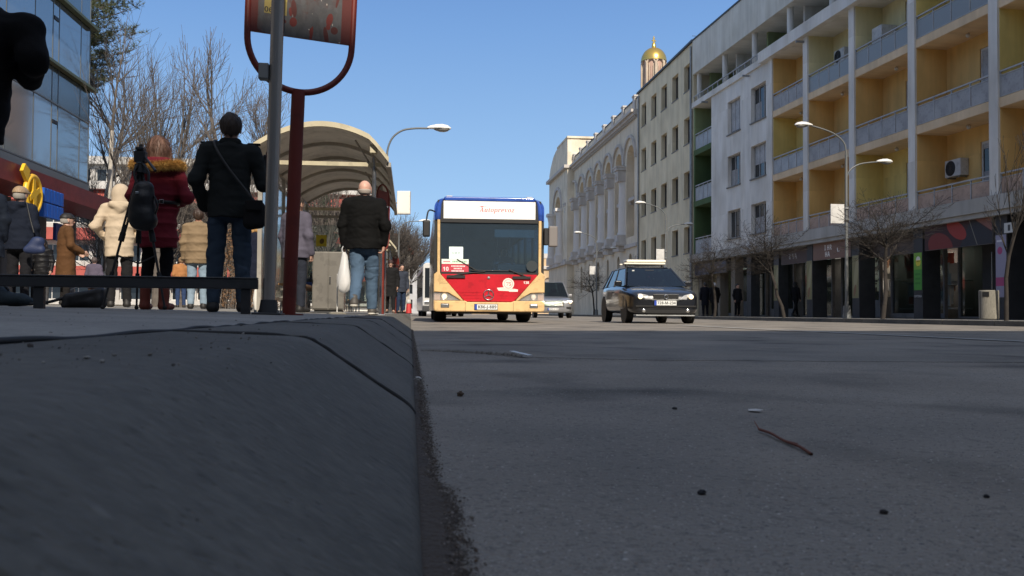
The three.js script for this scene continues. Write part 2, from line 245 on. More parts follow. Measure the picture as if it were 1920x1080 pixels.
{ // dirt and grit gathered along the kerb foot, and loose stones worked out of the asphalt
  const r = rngOf(9), L0 = [], L1 = [], N = 1500;
  for (let i = 0; i <= N; i++) { const z = 0.4 - i * 0.008, d = -z; const w = 0.009 + 0.014 * r() * r() + (d < 1.3 ? 0.022 * Math.min(1, (1.3 - d) * 3) : 0) + 0.03 * Math.max(0, fbm(z * 14 + 50, 3, 999, 4, 5) - 0.35); L0.push([0.006, 0.0105, z]); L1.push([0.012 + w, 0.0045, z]); }
  const mid = L0.map((p, i) => [0.012 + (L1[i][0] - 0.012) * 0.45, 0.0095 + r() * 0.003, p[2]]);
  const dirt = loft([L1, mid, L0], false, false);
  const o = struct('kerb_dirt', dirt, M_dirt); o.userData.kind = 'stuff';
  const base = new THREE.IcosahedronGeometry(1, 0);
  const put = (name, n, cols, f, label) => {
    const im = new THREE.InstancedMesh(base, mat([1, 1, 1], 0.9), n); im.name = nm(name); const m = new THREE.Matrix4(), q = new THREE.Quaternion();
    for (let i = 0; i < n; i++) { const [x, y, z, s, fl] = f(i); q.setFromEuler(new THREE.Euler(r() * 0.5, r() * 6.3, r() * 0.5)); m.compose(V(x, y, z), q, V(s * (0.7 + r() * 0.7), s * fl, s * (0.7 + r() * 0.6))); im.setMatrixAt(i, m); const c = cols[Math.floor(r() * cols.length)], k = 0.75 + r() * 0.5; im.setColorAt(i, L(c[0] * k, c[1] * k, c[2] * k)); }
    im.castShadow = im.receiveShadow = true; im.userData.kind = 'stuff'; im.userData.label = label; im.userData.category = 'grit'; scene.add(im);
  };
  const greys = [[0.22, 0.205, 0.18], [0.26, 0.24, 0.21], [0.18, 0.17, 0.155], [0.22, 0.205, 0.18], [0.36, 0.34, 0.31], [0.14, 0.135, 0.13], [0.22, 0.18, 0.15]];
  put('asphalt_stones', 60000, greys, () => { const u = r(), d = 0.7 + 5.2 * Math.pow(u, 1.5), x = 0.02 + r() * (0.15 + d * 0.72); const s = 0.0011 + 0.0022 * r() * r() * r() + d * 0.00015; return [x, 0.0044 - s * 0.22 + (x > 0.6 && d > 4.2 ? 0.0016 : 0), -d, s, 0.34 + r() * 0.22]; }, 'grey aggregate stones showing in the near road surface');
  put('kerb_grit', 24000, [[0.1, 0.078, 0.06], [0.13, 0.105, 0.083], [0.07, 0.057, 0.045], [0.1, 0.08, 0.065], [0.09, 0.06, 0.04], [0.22, 0.19, 0.165]], () => { const d = 0.5 + 9 * r() * r(); const w = (d < 1.15 ? 0.042 : 0.024) + 0.02 * r() * r(); return [0.012 + Math.pow(r(), 1.3) * w, 0.005 + r() * 0.005, -d, 0.0005 + 0.0007 * r() + 0.0016 * Math.pow(r(), 14), 0.5]; }, 'brown grit and crumbs lying along the kerb foot');
  put('pavement_crumbs', 900, [[0.1, 0.085, 0.07], [0.2, 0.18, 0.155], [0.06, 0.05, 0.042], [0.3, 0.28, 0.25]], () => { const d = 0.8 + 6 * r() * r(), x = -0.16 - r() * (0.3 + d * 0.5), s = 0.0008 + 0.0028 * Math.pow(r(), 6); return [x, (x > -0.235 ? 0.1355 - (x + 0.15) * 0.66 : x > -0.48 ? 0.1755 - (x + 0.235) * 0.041 : paveY(x)) + s * 0.3, -d, s, 0.55]; }, 'scattered crumbs of grit on the kerb top and near paving');
  // single bits of litter on the near road
  const lump = (name, x, z, s, c, label, cat, sq = 0.7, seed = 1) => { const q = rngOf(seed), g = new THREE.IcosahedronGeometry(1, 2), p = g.attributes.position, memo = {}; for (let i = 0; i < p.count; i++) { const k = [p.getX(i), p.getY(i), p.getZ(i)].map(v => v.toFixed(3)).join(); const f = memo[k] ??= 0.75 + 0.5 * q(); p.setXYZ(i, p.getX(i) * f * s, p.getY(i) * f * s * sq, p.getZ(i) * f * s); } g.computeVertexNormals(); g.translate(x, s * sq * 0.8 + 0.004, z); one(name, clean(g), mat(c, 0.95, { map: T.grime }), label, cat); };
  lump('dirt_clod', 0.133, -2.4, 0.0085, [0.12, 0.08, 0.055], 'small round brown clod on the road near the kerb', 'clod', 0.9, 2);
  lump('pebble', 0.356, -1.083, 0.0048, [0.03, 0.03, 0.034], 'dark pebble on the near road straight below the black car', 'pebble', 0.75, 3);
  lump('pebble', 0.525, -0.962, 0.0046, [0.05, 0.04, 0.038], 'brownish crumb nearest the bottom right corner of the road', 'pebble', 0.6, 4);
  lump('pebble', 0.697, -1.036, 0.0036, [0.03, 0.03, 0.034], 'dark pebble on the near road at the right edge of view', 'pebble', 0.7, 5);
  lump('pebble', 0.61, -2.05, 0.0055, [0.05, 0.05, 0.05], 'grey crumb left of the pale leaf scrap on the road', 'pebble', 0.6, 6);
  lump('stone_chip', 0.026, -2.93, 0.012, [0.62, 0.6, 0.56], 'pale stone chip lying against the kerb foot', 'stone', 0.75, 7);
  one('twig', [tube([[0.652, 0.01, -1.645], [0.648, 0.011, -1.58], [0.639, 0.009, -1.5], [0.634, 0.01, -1.43], [0.626, 0.007, -1.365]], 0.0026, 30, 6), bar([0.652, 0.01, -1.645], [0.66, 0.02, -1.69], 0.0014, 0.0007, 5), bar([0.639, 0.009, -1.5], [0.645, 0.01, -1.46], 0.0022, 0.0008, 5)], mat([0.22, 0.075, 0.045], 0.9, { map: T.bark }), 'thin reddish brown twig lying on the grey road', 'twig');
  const leaf = (pts, y, c, label, name, cat) => { const g = new THREE.ExtrudeGeometry(poly(pts), { depth: 0.0012, bevelEnabled: false }); g.rotateX(-Math.PI / 2); const p = g.attributes.position; const cx = pts[0][0]; for (let i = 0; i < p.count; i++) p.setY(i, p.getY(i) + y + 0.35 * Math.abs(p.getX(i) - cx) * 0.3); g.computeVertexNormals(); one(name, clean(g), mat(c, 0.8), label, cat); };
  leaf([[0.762, 1.985], [0.777, 1.965], [0.792, 1.972], [0.785, 2.0], [0.77, 2.01]], 0.0065, [0.6, 0.57, 0.52], 'pale dry leaf scrap on the road above the twig', 'leaf_scrap', 'leaf');
  { const g = rbox(-0.075, 0.075, 0, 0.006, -0.016, 0.016, 0.002, 1); g.rotateZ(-0.1); g.rotateY(-1.05); g.translate(0.545, 0.022, -4.47); one('plastic_strip', g, mat([0.65, 0.65, 0.64], 0.45), 'flat pale strip of litter lying on the road crack', 'litter'); }
}

// ---------------------------------------------------------------- right side of the street
// a window set in a wall opening: frame, sill and panes; local x along the wall, z outward
function windowAt(parent, x0, x1, y0, y1, zi, o = {}) {
  const g = sub(parent, 'window'), f = o.f ?? 0.07, n = o.panes ?? 2, fm = o.frame ?? M.winFrame;
  const fr = [box(x0, x0 + f, y0, y1, zi, zi + 0.06), box(x1 - f, x1, y0, y1, zi, zi + 0.06), box(x0 + f, x1 - f, y0, y0 + f, zi, zi + 0.06), box(x0 + f, x1 - f, y1 - f, y1, zi, zi + 0.06)];
  const w = (x1 - x0 - 2 * f) / n;
  for (let i = 1; i < n; i++) fr.push(box(x0 + f + w * i - 0.03, x0 + f + w * i + 0.03, y0 + f, y1 - f, zi + 0.002, zi + 0.058));
  part(g, 'frame', fr, fm);
  for (let i = 0; i < n; i++) part(g, 'pane', box(x0 + f + w * i + (i ? 0.03 : 0), x0 + f + w * (i + 1) - (i < n - 1 ? 0.03 : 0), y0 + f, y1 - f, zi + 0.02, zi + 0.03), o.glass ?? M.darkGlass);
  if (o.curtain) part(g, 'curtain', box(x0 + f, x0 + (x1 - x0) * o.curtain, y0 + f, y0 + (y1 - y0) * 0.55, zi + 0.031, zi + 0.033), M.curtain);
  if (o.blind) { const b = []; const yb = y1 - f - (y1 - y0 - 2 * f) * o.blind; for (let y = y1 - f - 0.05; y >= yb; y -= 0.055) b.push(box(x0 + f, x1 - f, y, y + 0.05, zi + 0.034, zi + 0.046)); part(g, 'roller_shutter', b, M.shutter); }
  if (o.sill) part(g, 'sill', box(x0 - 0.06, x1 + 0.06, y0 - 0.06, y0 - 0.003, zi, o.sill), M.sill);
  return g;
}
M.winFrame = mat([0.4, 0.39, 0.37], 0.6, { map: T.grime }); M.winDark = mat([0.13, 0.11, 0.1], 0.7, { map: T.grime }); M.curtain = mat([0.45, 0.44, 0.43], 0.95, { map: T.clothC });
M.shutter = mat([0.55, 0.55, 0.55], 0.6, { map: T.grime }); M.sill = mat([0.3, 0.3, 0.29], 0.8, { map: T.conc });
const P = {
  white: plaster([0.87, 0.84, 0.78]), fascia: plaster([0.76, 0.74, 0.66]), orange: plaster([0.92, 0.6, 0.22]), yellow: plaster([0.92, 0.72, 0.25]), pale: plaster([0.92, 0.82, 0.47]), peach: plaster([0.9, 0.68, 0.44]),
  green: plaster([0.095, 0.155, 0.062]), olive: plaster([0.3, 0.36, 0.18]), concrete: mat([0.52, 0.5, 0.46], 0.92, { map: T.plaster, bumpMap: T.concB, bumpScale: 0.003 }),
  creamB: plaster([0.85, 0.74, 0.52]), creamC: plaster([0.84, 0.74, 0.58]), trimC: plaster([0.62, 0.58, 0.54]), column: plaster([0.8, 0.76, 0.72]), niche: plaster([0.82, 0.65, 0.46]),
  shopDark: mat([0.045, 0.043, 0.042], 0.6, { map: T.grime }), shopGrey: mat([0.2, 0.19, 0.18], 0.7, { map: T.grime }),
};
const railPanel = [phys([0.34, 0.36, 0.36], 0.4, { transmission: 0.3, thickness: 0 }), mat([0.42, 0.42, 0.42], 0.7, { map: T.grime }), mat([0.55, 0.38, 0.28], 0.6, { map: T.grime }), mat([0.42, 0.44, 0.45], 0.5, { map: T.grime })];
function railing(b, x0, x1, y, z, h, n, panelMat) {
  const r = sub(b, 'railing'), w = (x1 - x0) / n, bars = [box(x0, x1, y + h - 0.03, y + h + 0.015, z - 0.03, z + 0.03), box(x0, x1, y + h - 0.14, y + h - 0.115, z - 0.015, z + 0.015), box(x0, x1, y, y + 0.03, z - 0.015, z + 0.015)];
  for (let i = 0; i <= n; i++) { const x = x0 + 0.02 + (x1 - x0 - 0.04) * i / n; bars.push(box(x - 0.017, x + 0.017, y + 0.03, y + h - 0.03, z - 0.018, z + 0.02)); }
  part(r, 'rail_frame', bars, M.railMetal);
  for (let i = 0; i < n; i++) part(r, 'panel', box(x0 + w * i + 0.03, x0 + w * (i + 1) - 0.03, y + 0.035, y + h - 0.15, z - 0.006, z + 0.006), panelMat);
}
M.railMetal = mat([0.5, 0.5, 0.5], 0.5, { map: T.grime });
function acUnit(b, x, y, z, facing) { const g = sub(b, 'air_conditioner'); const w = 0.8, h = 0.55; part(g, 'casing', rbox(x - w / 2, x + w / 2, y, y + h, z, z + 0.3, 0.02), M.white); const ring = []; for (const r of [0.08, 0.14, 0.2, 0.24]) ring.push(at(clean(new THREE.TorusGeometry(r, 0.008, 5, 20)), x - 0.1, y + h / 2, z + 0.305)); part(g, 'fan_grille', ring, M.black); part(g, 'fan', at(clean(new THREE.CircleGeometry(0.23, 20)), x - 0.1, y + h / 2, z + 0.3015), M.darkSteel); part(g, 'bracket', [box(x - 0.3, x - 0.26, y - 0.04, y - 0.002, z - 0.05, z + 0.28), box(x + 0.26, x + 0.3, y - 0.04, y - 0.002, z - 0.05, z + 0.28)], M.galv); }

{ // A: apartment block with coloured balconies over shops
  const b = thing('apartment_building', 'long apartment block with yellow and orange balconies above a row of shops', 'building', [16.02, 0, -39.18], -Math.PI / 2 + 0.0411);
  const G0 = 3.25, LV = [3.25, 6.17, 9.03, 11.95], xs = [0, 3.35, 7.0, 10.8, 14.8, 18.8];
  // plain plastered stretch with two window columns, and the green loggia at its far end
  const wins = []; for (const [y0, y1] of [[4.0, 5.4], [6.6, 8.15], [9.25, 10.9]]) for (const [x0, x1] of [[-4.85, -3.25], [-2.0, -0.35]]) wins.push([x0, x1, y0, y1]);
  part(b, 'wall', ext(rect(-7.08, 0.0, 3.25, 11.7), wins.map(w => rect(...w)), 0.34, -0.34), P.white);
  wins.forEach((w, i) => windowAt(b, ...w, -0.24, { panes: i === 0 ? 3 : 3, sill: 0.06, frame: M.winFrame, blind: i === 4 ? 0.97 : i === 3 ? 0.6 : 0, curtain: [0, 0.6, 0.5, 0, 0, 0.45][i] }));
  for (let k = 0; k < 3; k++) {
    const y0 = LV[k], y1 = LV[k + 1], g = sub(b, 'loggia');
    for (const q of [box(-9.81, -9.6, y0 + 0.3, y1, -1.6, -0.02), box(-7.25, -7.083, y0 + 0.3, y1, -1.6, -0.36)]) part(g, 'side_wall', q, k === 2 ? P.olive : P.green);
    part(g, 'back_wall', box(-9.6, -7.25, y0 + 0.3, y1, -1.75, -1.6), k === 2 ? P.concrete : P.green);
    part(g, 'slab', box(-9.81, -7.083, y0, y0 + 0.3, -1.75, -0.01), k ? P.green : P.concrete);
    railing(b, -9.75, -7.1, y0 + 0.32, -0.06, 0.85, 4, railPanel[3]);
  }
  // balconies
  const cols = [['orange', 'yellow', 'orange'], ['orange', 'orange', 'pale'], ['yellow', 'orange', 'pale'], ['orange', 'orange', 'yellow'], ['orange', 'yellow', 'orange']];
  for (let i = 0; i < 5; i++) {
    part(b, 'pillar', box(xs[i] - 0.005, xs[i] + 0.38, 3.6, 11.7, -1.1, 0.05), P.white);
    for (let k = 0; k < 3; k++) {
      const x0 = xs[i] + 0.38, x1 = xs[i + 1] - 0.005, y0 = LV[k], y1 = LV[k + 1], g = sub(b, 'balcony'), c = P[cols[i][k]];
      part(g, 'slab', box(x0, x1, k ? y0 : y0 + 0.05, y0 + 0.28, -1.1, k ? 0.0 : -0.01), k ? P.peach : P.concrete);
      for (const q of [box(x0, x0 + 0.012, y0 + 0.28, y1, -1.1, -0.02), box(x1 - 0.012, x1, y0 + 0.28, y1, -1.1, -0.02)]) part(g, 'side_wall', q, c);
      const RD = -1.1, d0 = x1 - 1.95, d1 = x1 - 0.5, dy1 = y0 + 2.4;
      part(g, 'back_wall', ext(rect(x0, x1, y0 + 0.28, y1), [rect(d0, d1, y0 + 0.32, dy1)], 0.15, -1.25), c);
      part(g, 'lamp', at(clean(new THREE.SphereGeometry(0.07, 10, 8)), (x0 + x1) / 2, y1 - 0.09, -0.6), M.white);
      windowAt(b, d0, d1, y0 + 0.32, dy1, -1.2, { panes: 2, frame: M.white, blind: [[0.3, 0, 0.9], [0, 0.2, 0.95], [0.15, 0.1, 0.95], [0.1, 0.72, 0.6], [0, 0.4, 0.5]][i][k], glass: M.darkGlass, curtain: (i + k) % 2 ? 0.6 : 0 });
      railing(b, x0, x1, y0 + 0.3, -0.03, 0.74, 4, k === 0 ? railPanel[2] : (k === 2 && i > 0 ? railPanel[0] : (i === 0 && k === 1 ? railPanel[3] : railPanel[1])));
      part(g, 'soffit', box(x0 + 0.012, x1 - 0.012, y1 - 0.008, y1 - 0.001, -1.1, -0.02), k === 2 ? c : P.peach);
    }
  }
  acUnit(b, 4.75, 10.35, -1.09); acUnit(b, 11.9, 4.7, -1.09);
  { const u = sub(b, 'parasol'); part(u, 'folded_cloth', at(lathe([[0.02, 0], [0.12, 0.1], [0.16, 0.6], [0.05, 1.1], [0.01, 1.2]], 10), 12.9, 9.4, -0.5, 0, 0, 0.9), M.darkSteel); }
  part(b, 'storage_box', rbox(7.75, 8.4, 9.32, 10.75, -1.05, -0.45, 0.02), M.white);
  // base band over the shops
  const r = rngOf(3);
  part(b, 'base_band', [box(0.0, 18.8, 3.25, 3.68, -0.3, 0.12), box(-9.81, -0.002, 3.22, 3.5, -0.3, 0.08)], P.concrete);
  part(b, 'soffit_slab', box(-9.81, 18.8, 3.1, 3.245, -3.2, 0.06), P.concrete);
  part(b, 'cornice', [box(-0.6, 18.8, 11.7, 12.2, -1.8, 0.28), box(-9.81, -0.6, 11.7, 12.0, -1.8, 0.1)], P.white);
  // set back top floor behind round columns
  part(b, 'fascia', box(-9.81, 18.8, 13.6, 15.5, -2.2, 0.05), P.fascia);
  part(b, 'roof_edge', box(-9.86, 18.85, 15.5, 15.58, -2.25, 0.1), M.darkSteel);
  for (let i = 0; i < 8; i++) { const x = -9.5 + i * 3.7; part(b, 'column', cyl(0.14, 0.14, 1.42, x, 12.19, -0.25, 14), P.white); if (i < 7) { part(b, 'partition_wall', box(x + 0.2, x + 0.35, 12.2, 13.6, -2.2, -0.75), i % 2 ? P.white : P.olive); windowAt(b, x + 1.5, x + 2.9, 12.25, 13.4, -2.19, { panes: 2, frame: M.winFrame }); } }
  part(b, 'top_back_wall', box(-9.81, 18.8, 12.0, 13.6, -2.6, -2.2), P.olive);
  { const rl = []; for (let i = 0; i <= 40; i++) { const x = -9.7 + i * 0.7; rl.push(box(x - 0.02, x + 0.02, 12.0, 12.32, -0.03, 0.01)); } rl.push(box(-9.8, 18.7, 12.32, 12.36, -0.04, 0.02)); part(b, 'terrace_rail', rl, M.railMetal); }
  for (const x of [-7.5, -2.1, 3.4, 9]) part(b, 'drain_spout', box(x, x + 0.08, 11.5, 11.58, 0.05, 0.4), M.galv);
  part(b, 'mass', [box(-9.81, 18.8, 0.12, 15.4, -12, -3.2), box(18.8, 64, 0.12, 15.4, -12, 0)], P.white);  // second box: unseen length added past the viewer to cut foreground skylight
  part(b, 'rear_wall', [box(-9.81, 18.8, 3.3, 13.6, -3.2, -2.61), box(-9.81, -0.001, 3.3, 11.7, -2.6, -1.76), box(0.0, 18.8, 3.3, 11.7, -2.6, -1.26)], P.white);
  // shop floor
  part(b, 'downpipe', [cyl(0.06, 0.06, 11.6, -9.95, 0.12, 0.06, 8)], M.galv);
  const shop = (x0, x1, opts) => { const g = sub(b, 'shop_window'); part(g, 'frame', [box(x0, x0 + 0.07, 0.14, 2.75, -1.42, -1.3), box(x1 - 0.07, x1, 0.14, 2.75, -1.42, -1.3), box(x0 + 0.07, x1 - 0.07, 2.65, 2.75, -1.42, -1.3), box(x0 + 0.07, x1 - 0.07, 0.14, opts.base, -1.42, -1.3)], opts.frame ?? P.shopGrey); const n = opts.n ?? 2, w = (x1 - x0 - 0.14) / n; for (let i = 0; i < n; i++) part(g, 'pane', box(x0 + 0.07 + w * i + 0.01, x0 + 0.07 + w * (i + 1) - 0.01, opts.base, 2.65, -1.37, -1.36), M.smoked); };
  part(b, 'shop_back_wall', box(-9.81, 18.8, 0.12, 3.1, -2.8, -2.7), P.shopGrey);
  part(b, 'shop_header', box(-9.81, 18.8, 2.76, 3.1, -1.5, -1.35), P.shopDark);
  for (const [x0, x1, ba, n] of [[-9.5, -7.2, 0.3, 2], [-6.9, -5.2, 0.9, 1], [-4.9, -3.3, 0.2, 1], [-2.8, -0.3, 0.5, 2], [0.5, 3.2, 0.2, 2], [3.9, 5.2, 0.2, 1], [5.35, 6.8, 0.8, 1], [7.5, 10.7, 0.3, 2], [11.4, 14.6, 0.2, 2], [15.3, 18.6, 0.3, 2]]) shop(x0, x1, { base: ba, n });
  for (const x of [-9.8, -7.1, -5.15, -3.2, -0.2, 3.3, 6.9, 10.8, 14.8]) part(b, 'shop_pier', box(x, x + 0.5, 0.12, 3.1, -0.75, x > 3 ? -0.12 : -0.3), x > 3 ? P.shopDark : (x < -4 ? plaster([0.3, 0.25, 0.19]) : M.darkSteel));
  // goods and light walls seen through the panes
  const goods = (x0, x1, y0, y1, tones, n, seed) => { const q = rngOf(seed); for (let i = 0; i < n; i++) { const w = 0.18 + q() * 0.35, h = 0.12 + q() * 0.3, x = x0 + q() * (x1 - x0 - w), y = y0 + q() * (y1 - y0 - h); part(b, 'shop_goods', rbox(x, x + w, y, y + h, -2.2 + q() * 0.4, -1.72, 0.015, 1), tones[Math.floor(q() * tones.length)]); } };
  const tn = [[0.6, 0.12, 0.07], [0.65, 0.6, 0.52], [0.5, 0.3, 0.2], [0.6, 0.6, 0.6], [0.12, 0.1, 0.1]].map(c => mat(c, 0.6));
  for (const [x0, x1, y0, y1, seed] of [[5.45, 6.75, 1.15, 2.6, 5], [0.75, 1.5, 0.9, 2.1, 9]]) { const q = rngOf(seed), pr = printed(x1 - x0, y1 - y0, 128, 140, (x, w, h) => { x.fillStyle = '#c9c2b8'; x.fillRect(0, 0, w, h); for (let i = 0; i < 60; i++) { x.fillStyle = ['#8a7a70', '#efe8dc', '#5b4a44', '#d8cfc2', '#2e2a2c'][Math.floor(q() * 5)]; x.fillRect(q() * w, q() * h, 6 + q() * 22, 5 + q() * 14); } }); pr.mat.emissive = L(1, 0.93, 0.82); pr.mat.emissiveMap = pr.mat.map; pr.mat.emissiveIntensity = seed === 5 ? 0.45 : 0.15; pr.geo.translate((x0 + x1) / 2, (y0 + y1) / 2, -1.62); part(b, 'lit_display', pr.geo, pr.mat); }
  part(b, 'red_display', [box(7.7, 9.1, 1.95, 2.45, -1.8, -1.74), box(9.2, 10.5, 2.0, 2.35, -1.8, -1.74)], mat([0.6, 0.09, 0.05], 0.6));
  part(b, 'white_display', [box(7.9, 8.9, 0.6, 1.35, -1.82, -1.76), box(9.3, 10.3, 0.55, 1.3, -1.82, -1.76)], mat([0.7, 0.66, 0.62], 0.6));
  RectAreaLightUniformsLib.init();
  for (const [x, w, k] of [[1.85, 1.6, 3], [6.1, 1.0, 6], [9.1, 2.2, 6], [-8.3, 1.4, 2.5], [-1.6, 1.4, 2.5], [13, 2.0, 1.5]]) { const lg = mat([0.9, 0.88, 0.82], 0.5, { emissive: L(1, 0.93, 0.8), emissiveIntensity: k * 0.3 }); part(b, 'shop_ceiling_light', box(x - w / 2, x + w / 2, 2.66, 2.72, -2.2, -1.9), lg); const ra = new THREE.RectAreaLight(L(1, 0.93, 0.8), k, w, 0.3); ra.position.set(x, 2.65, -2.05); ra.rotation.x = -Math.PI / 2; b.add(ra); }
  goods(7.7, 10.5, 0.5, 2.5, tn, 26, 4); goods(5.4, 6.75, 0.9, 2.5, [tn[1], tn[3], tn[2]], 14, 6); goods(0.7, 3.0, 0.4, 2.2, [tn[4], tn[1]], 6, 8);
  part(b, 'shop_shelf', [box(7.6, 10.6, 0.45, 0.5, -2.4, -1.6), box(7.6, 10.6, 1.4, 1.44, -2.4, -1.7), box(5.4, 6.8, 1.55, 1.6, -2.4, -1.7)], M.white);
  // signs and posters
  const sign = (name, x0, x1, y0, y1, z, tw, draw, o = {}) => { const g = sub(b, name); part(g, 'board', box(x0, x1, y0, y1, z - 0.08, z), o.board ?? P.shopGrey); const th = Math.round(tw * (y1 - y0) / (x1 - x0)); const pr = printed(x1 - x0 - 0.02, y1 - y0 - 0.02, tw, th, draw, o.rough ?? 0.6); pr.geo.translate((x0 + x1) / 2, (y0 + y1) / 2, z + 0.004); part(g, 'print', pr.geo, pr.mat); };
  const bg = (c) => (x, w, h) => { x.fillStyle = c; x.fillRect(0, 0, w, h); };
  sign('shop_sign', 0.55, 3.2, 2.42, 3.05, -0.3, 512, (x, w, h) => { bg('#4c3a34')(x, w, h); x.fillStyle = '#b8b4ae'; x.font = 'bold ' + h * 0.5 + 'px serif'; x.fillText('U VA', w * 0.28, h * 0.66); });
  sign('shop_sign', 3.85, 6.8, 2.42, 3.12, -0.12, 512, (x, w, h) => { bg('#80604f')(x, w, h); x.fillStyle = '#e6e0d8'; x.font = 'bold ' + h * 0.42 + 'px sans-serif'; x.fillText('I HR', w * 0.32, h * 0.48); x.fillText('HA', w * 0.33, h * 0.86); x.fillRect(w * 0.66, h * 0.42, w * 0.02, h * 0.24); x.fillRect(w * 0.66, h * 0.6, w * 0.07, h * 0.06); });
  sign('shop_sign', 11.45, 14.7, 2.32, 3.16, -0.1, 512, (x, w, h) => { bg('#3a1614')(x, w, h); x.fillStyle = '#7c2b22'; x.beginPath(); x.ellipse(w * 0.25, h * 0.9, w * 0.2, h * 0.5, 0.3, 0, 7); x.fill(); x.fillStyle = '#26252b'; x.beginPath(); x.moveTo(w * 0.55, h); x.lineTo(w * 0.72, 0); x.lineTo(w, h * 0.6); x.lineTo(w, h); x.fill(); x.fillStyle = '#8c5d50'; x.beginPath(); x.moveTo(w * 0.74, 0); x.lineTo(w, 0); x.lineTo(w, h * 0.55); x.fill(); x.strokeStyle = '#8a8272'; x.lineWidth = 5; x.beginPath(); x.moveTo(w * 0.68, 0); x.lineTo(w * 0.8, h); x.stroke(); x.fillStyle = '#a03226'; x.beginPath(); x.ellipse(w * 0.5, h * 0.35, w * 0.16, h * 0.3, 0.5, 0, 7); x.fill(); });
  sign('shop_sign', 7.5, 10.7, 2.35, 3.05, -0.6, 256, (x, w, h) => { bg('#5b5049')(x, w, h); x.fillStyle = '#6f6157'; x.fillRect(w * 0.2, h * 0.5, w * 0.5, h * 0.1); });
  sign('shop_sign', -9.7, -5.2, 2.35, 2.95, -0.05, 512, (x, w, h) => { bg('#4b4a55')(x, w, h); x.fillStyle = '#8d8894'; for (let i = 0; i < 7; i++) x.fillRect(w * (0.14 + i * 0.05), h * 0.45, w * 0.03, h * 0.25); x.fillStyle = '#a59aa0'; x.beginPath(); x.arc(w * 0.75, h * 0.5, h * 0.22, 0, 7); x.fill(); });
  const green = sign.bind(null, 'poster');
  green(10.82, 11.28, 1.05, 2.3, -0.11, 256, (x, w, h) => { bg('#4d9a35')(x, w, h); x.fillStyle = '#7fae3a'; x.fillRect(0, 0, w, h * 0.45); x.fillStyle = '#e4cf3e'; x.beginPath(); x.arc(w * 0.55, h * 0.25, w * 0.31, 0, 7); x.fill(); x.fillStyle = '#ece9d6'; x.beginPath(); x.arc(w * 0.55, h * 0.2, w * 0.28, Math.PI, 0); x.fill(); x.strokeStyle = '#2b2b1e'; x.lineWidth = 9; for (const s of [-0.1, 0.1]) { x.beginPath(); x.arc(w * (0.55 + s), h * 0.25, w * 0.08, Math.PI, 0); x.stroke(); } x.beginPath(); x.moveTo(w * 0.5, h * 0.37); x.lineTo(w * 0.62, h * 0.36); x.stroke(); x.fillStyle = '#3d842a'; for (let i = 0; i < 3; i++) x.fillRect(w * 0.12, h * (0.55 + i * 0.12), w * 0.7, h * 0.05); }, { board: P.shopDark });
  green(10.82, 11.28, 0.78, 0.95, -0.11, 256, (x, w, h) => { bg('#201f22')(x, w, h); x.fillStyle = '#b9b9b4'; x.font = 'bold ' + h * 0.72 + 'px sans-serif'; x.fillText('OPTIKA', 4, h * 0.8); }, { board: P.shopDark });
  for (const [x0, x1, z] of [[-0.19, 0.29, -0.29], [3.31, 3.78, -0.11], [6.92, 7.38, -0.11]]) green(x0, x1, 0.85, 2.45, z, 128, (x, w, h) => { bg('#8a8258')(x, w, h); x.fillStyle = '#a49a73'; x.beginPath(); x.ellipse(w * 0.6, h * 0.45, w * 0.3, h * 0.4, 0.2, 0, 7); x.fill(); x.fillStyle = '#8c6a4c'; x.beginPath(); x.ellipse(w * 0.4, h * 0.82, w * 0.2, h * 0.14, 0.3, 0, 7); x.fill(); });
  green(14.82, 15.28, 0.75, 2.55, -0.11, 128, (x, w, h) => { bg('#9c97ab')(x, w, h); x.fillStyle = '#b04a78'; x.fillRect(0, h * 0.68, w, h * 0.14); x.beginPath(); x.arc(w * 0.4, h * 0.25, w * 0.24, 0, 7); x.fill(); x.fillStyle = '#d9d6de'; x.fillRect(w * 0.1, h * 0.08, w * 0.5, h * 0.03); });
  green(15.35, 15.75, 2.55, 2.85, 0.02, 64, (x, w, h) => { bg('#c9c9c4')(x, w, h); x.fillStyle = '#3c3c3c'; x.fillRect(w * 0.4, h * 0.2, w * 0.25, h * 0.6); });
  for (const x of [10.2, 13.2]) part(b, 'ceiling_spot', cyl(0.09, 0.11, 0.04, x, 3.05, -1.0, 12), M.white);
  part(b, 'entrance_door', [box(12.6, 13.3, 0.15, 2.6, -1.34, -1.31)], P.shopDark);
  part(b, 'door_pull', bar([13.15, 0.8, -1.24], [13.15, 2.2, -1.24], 0.02), M.steel);
}
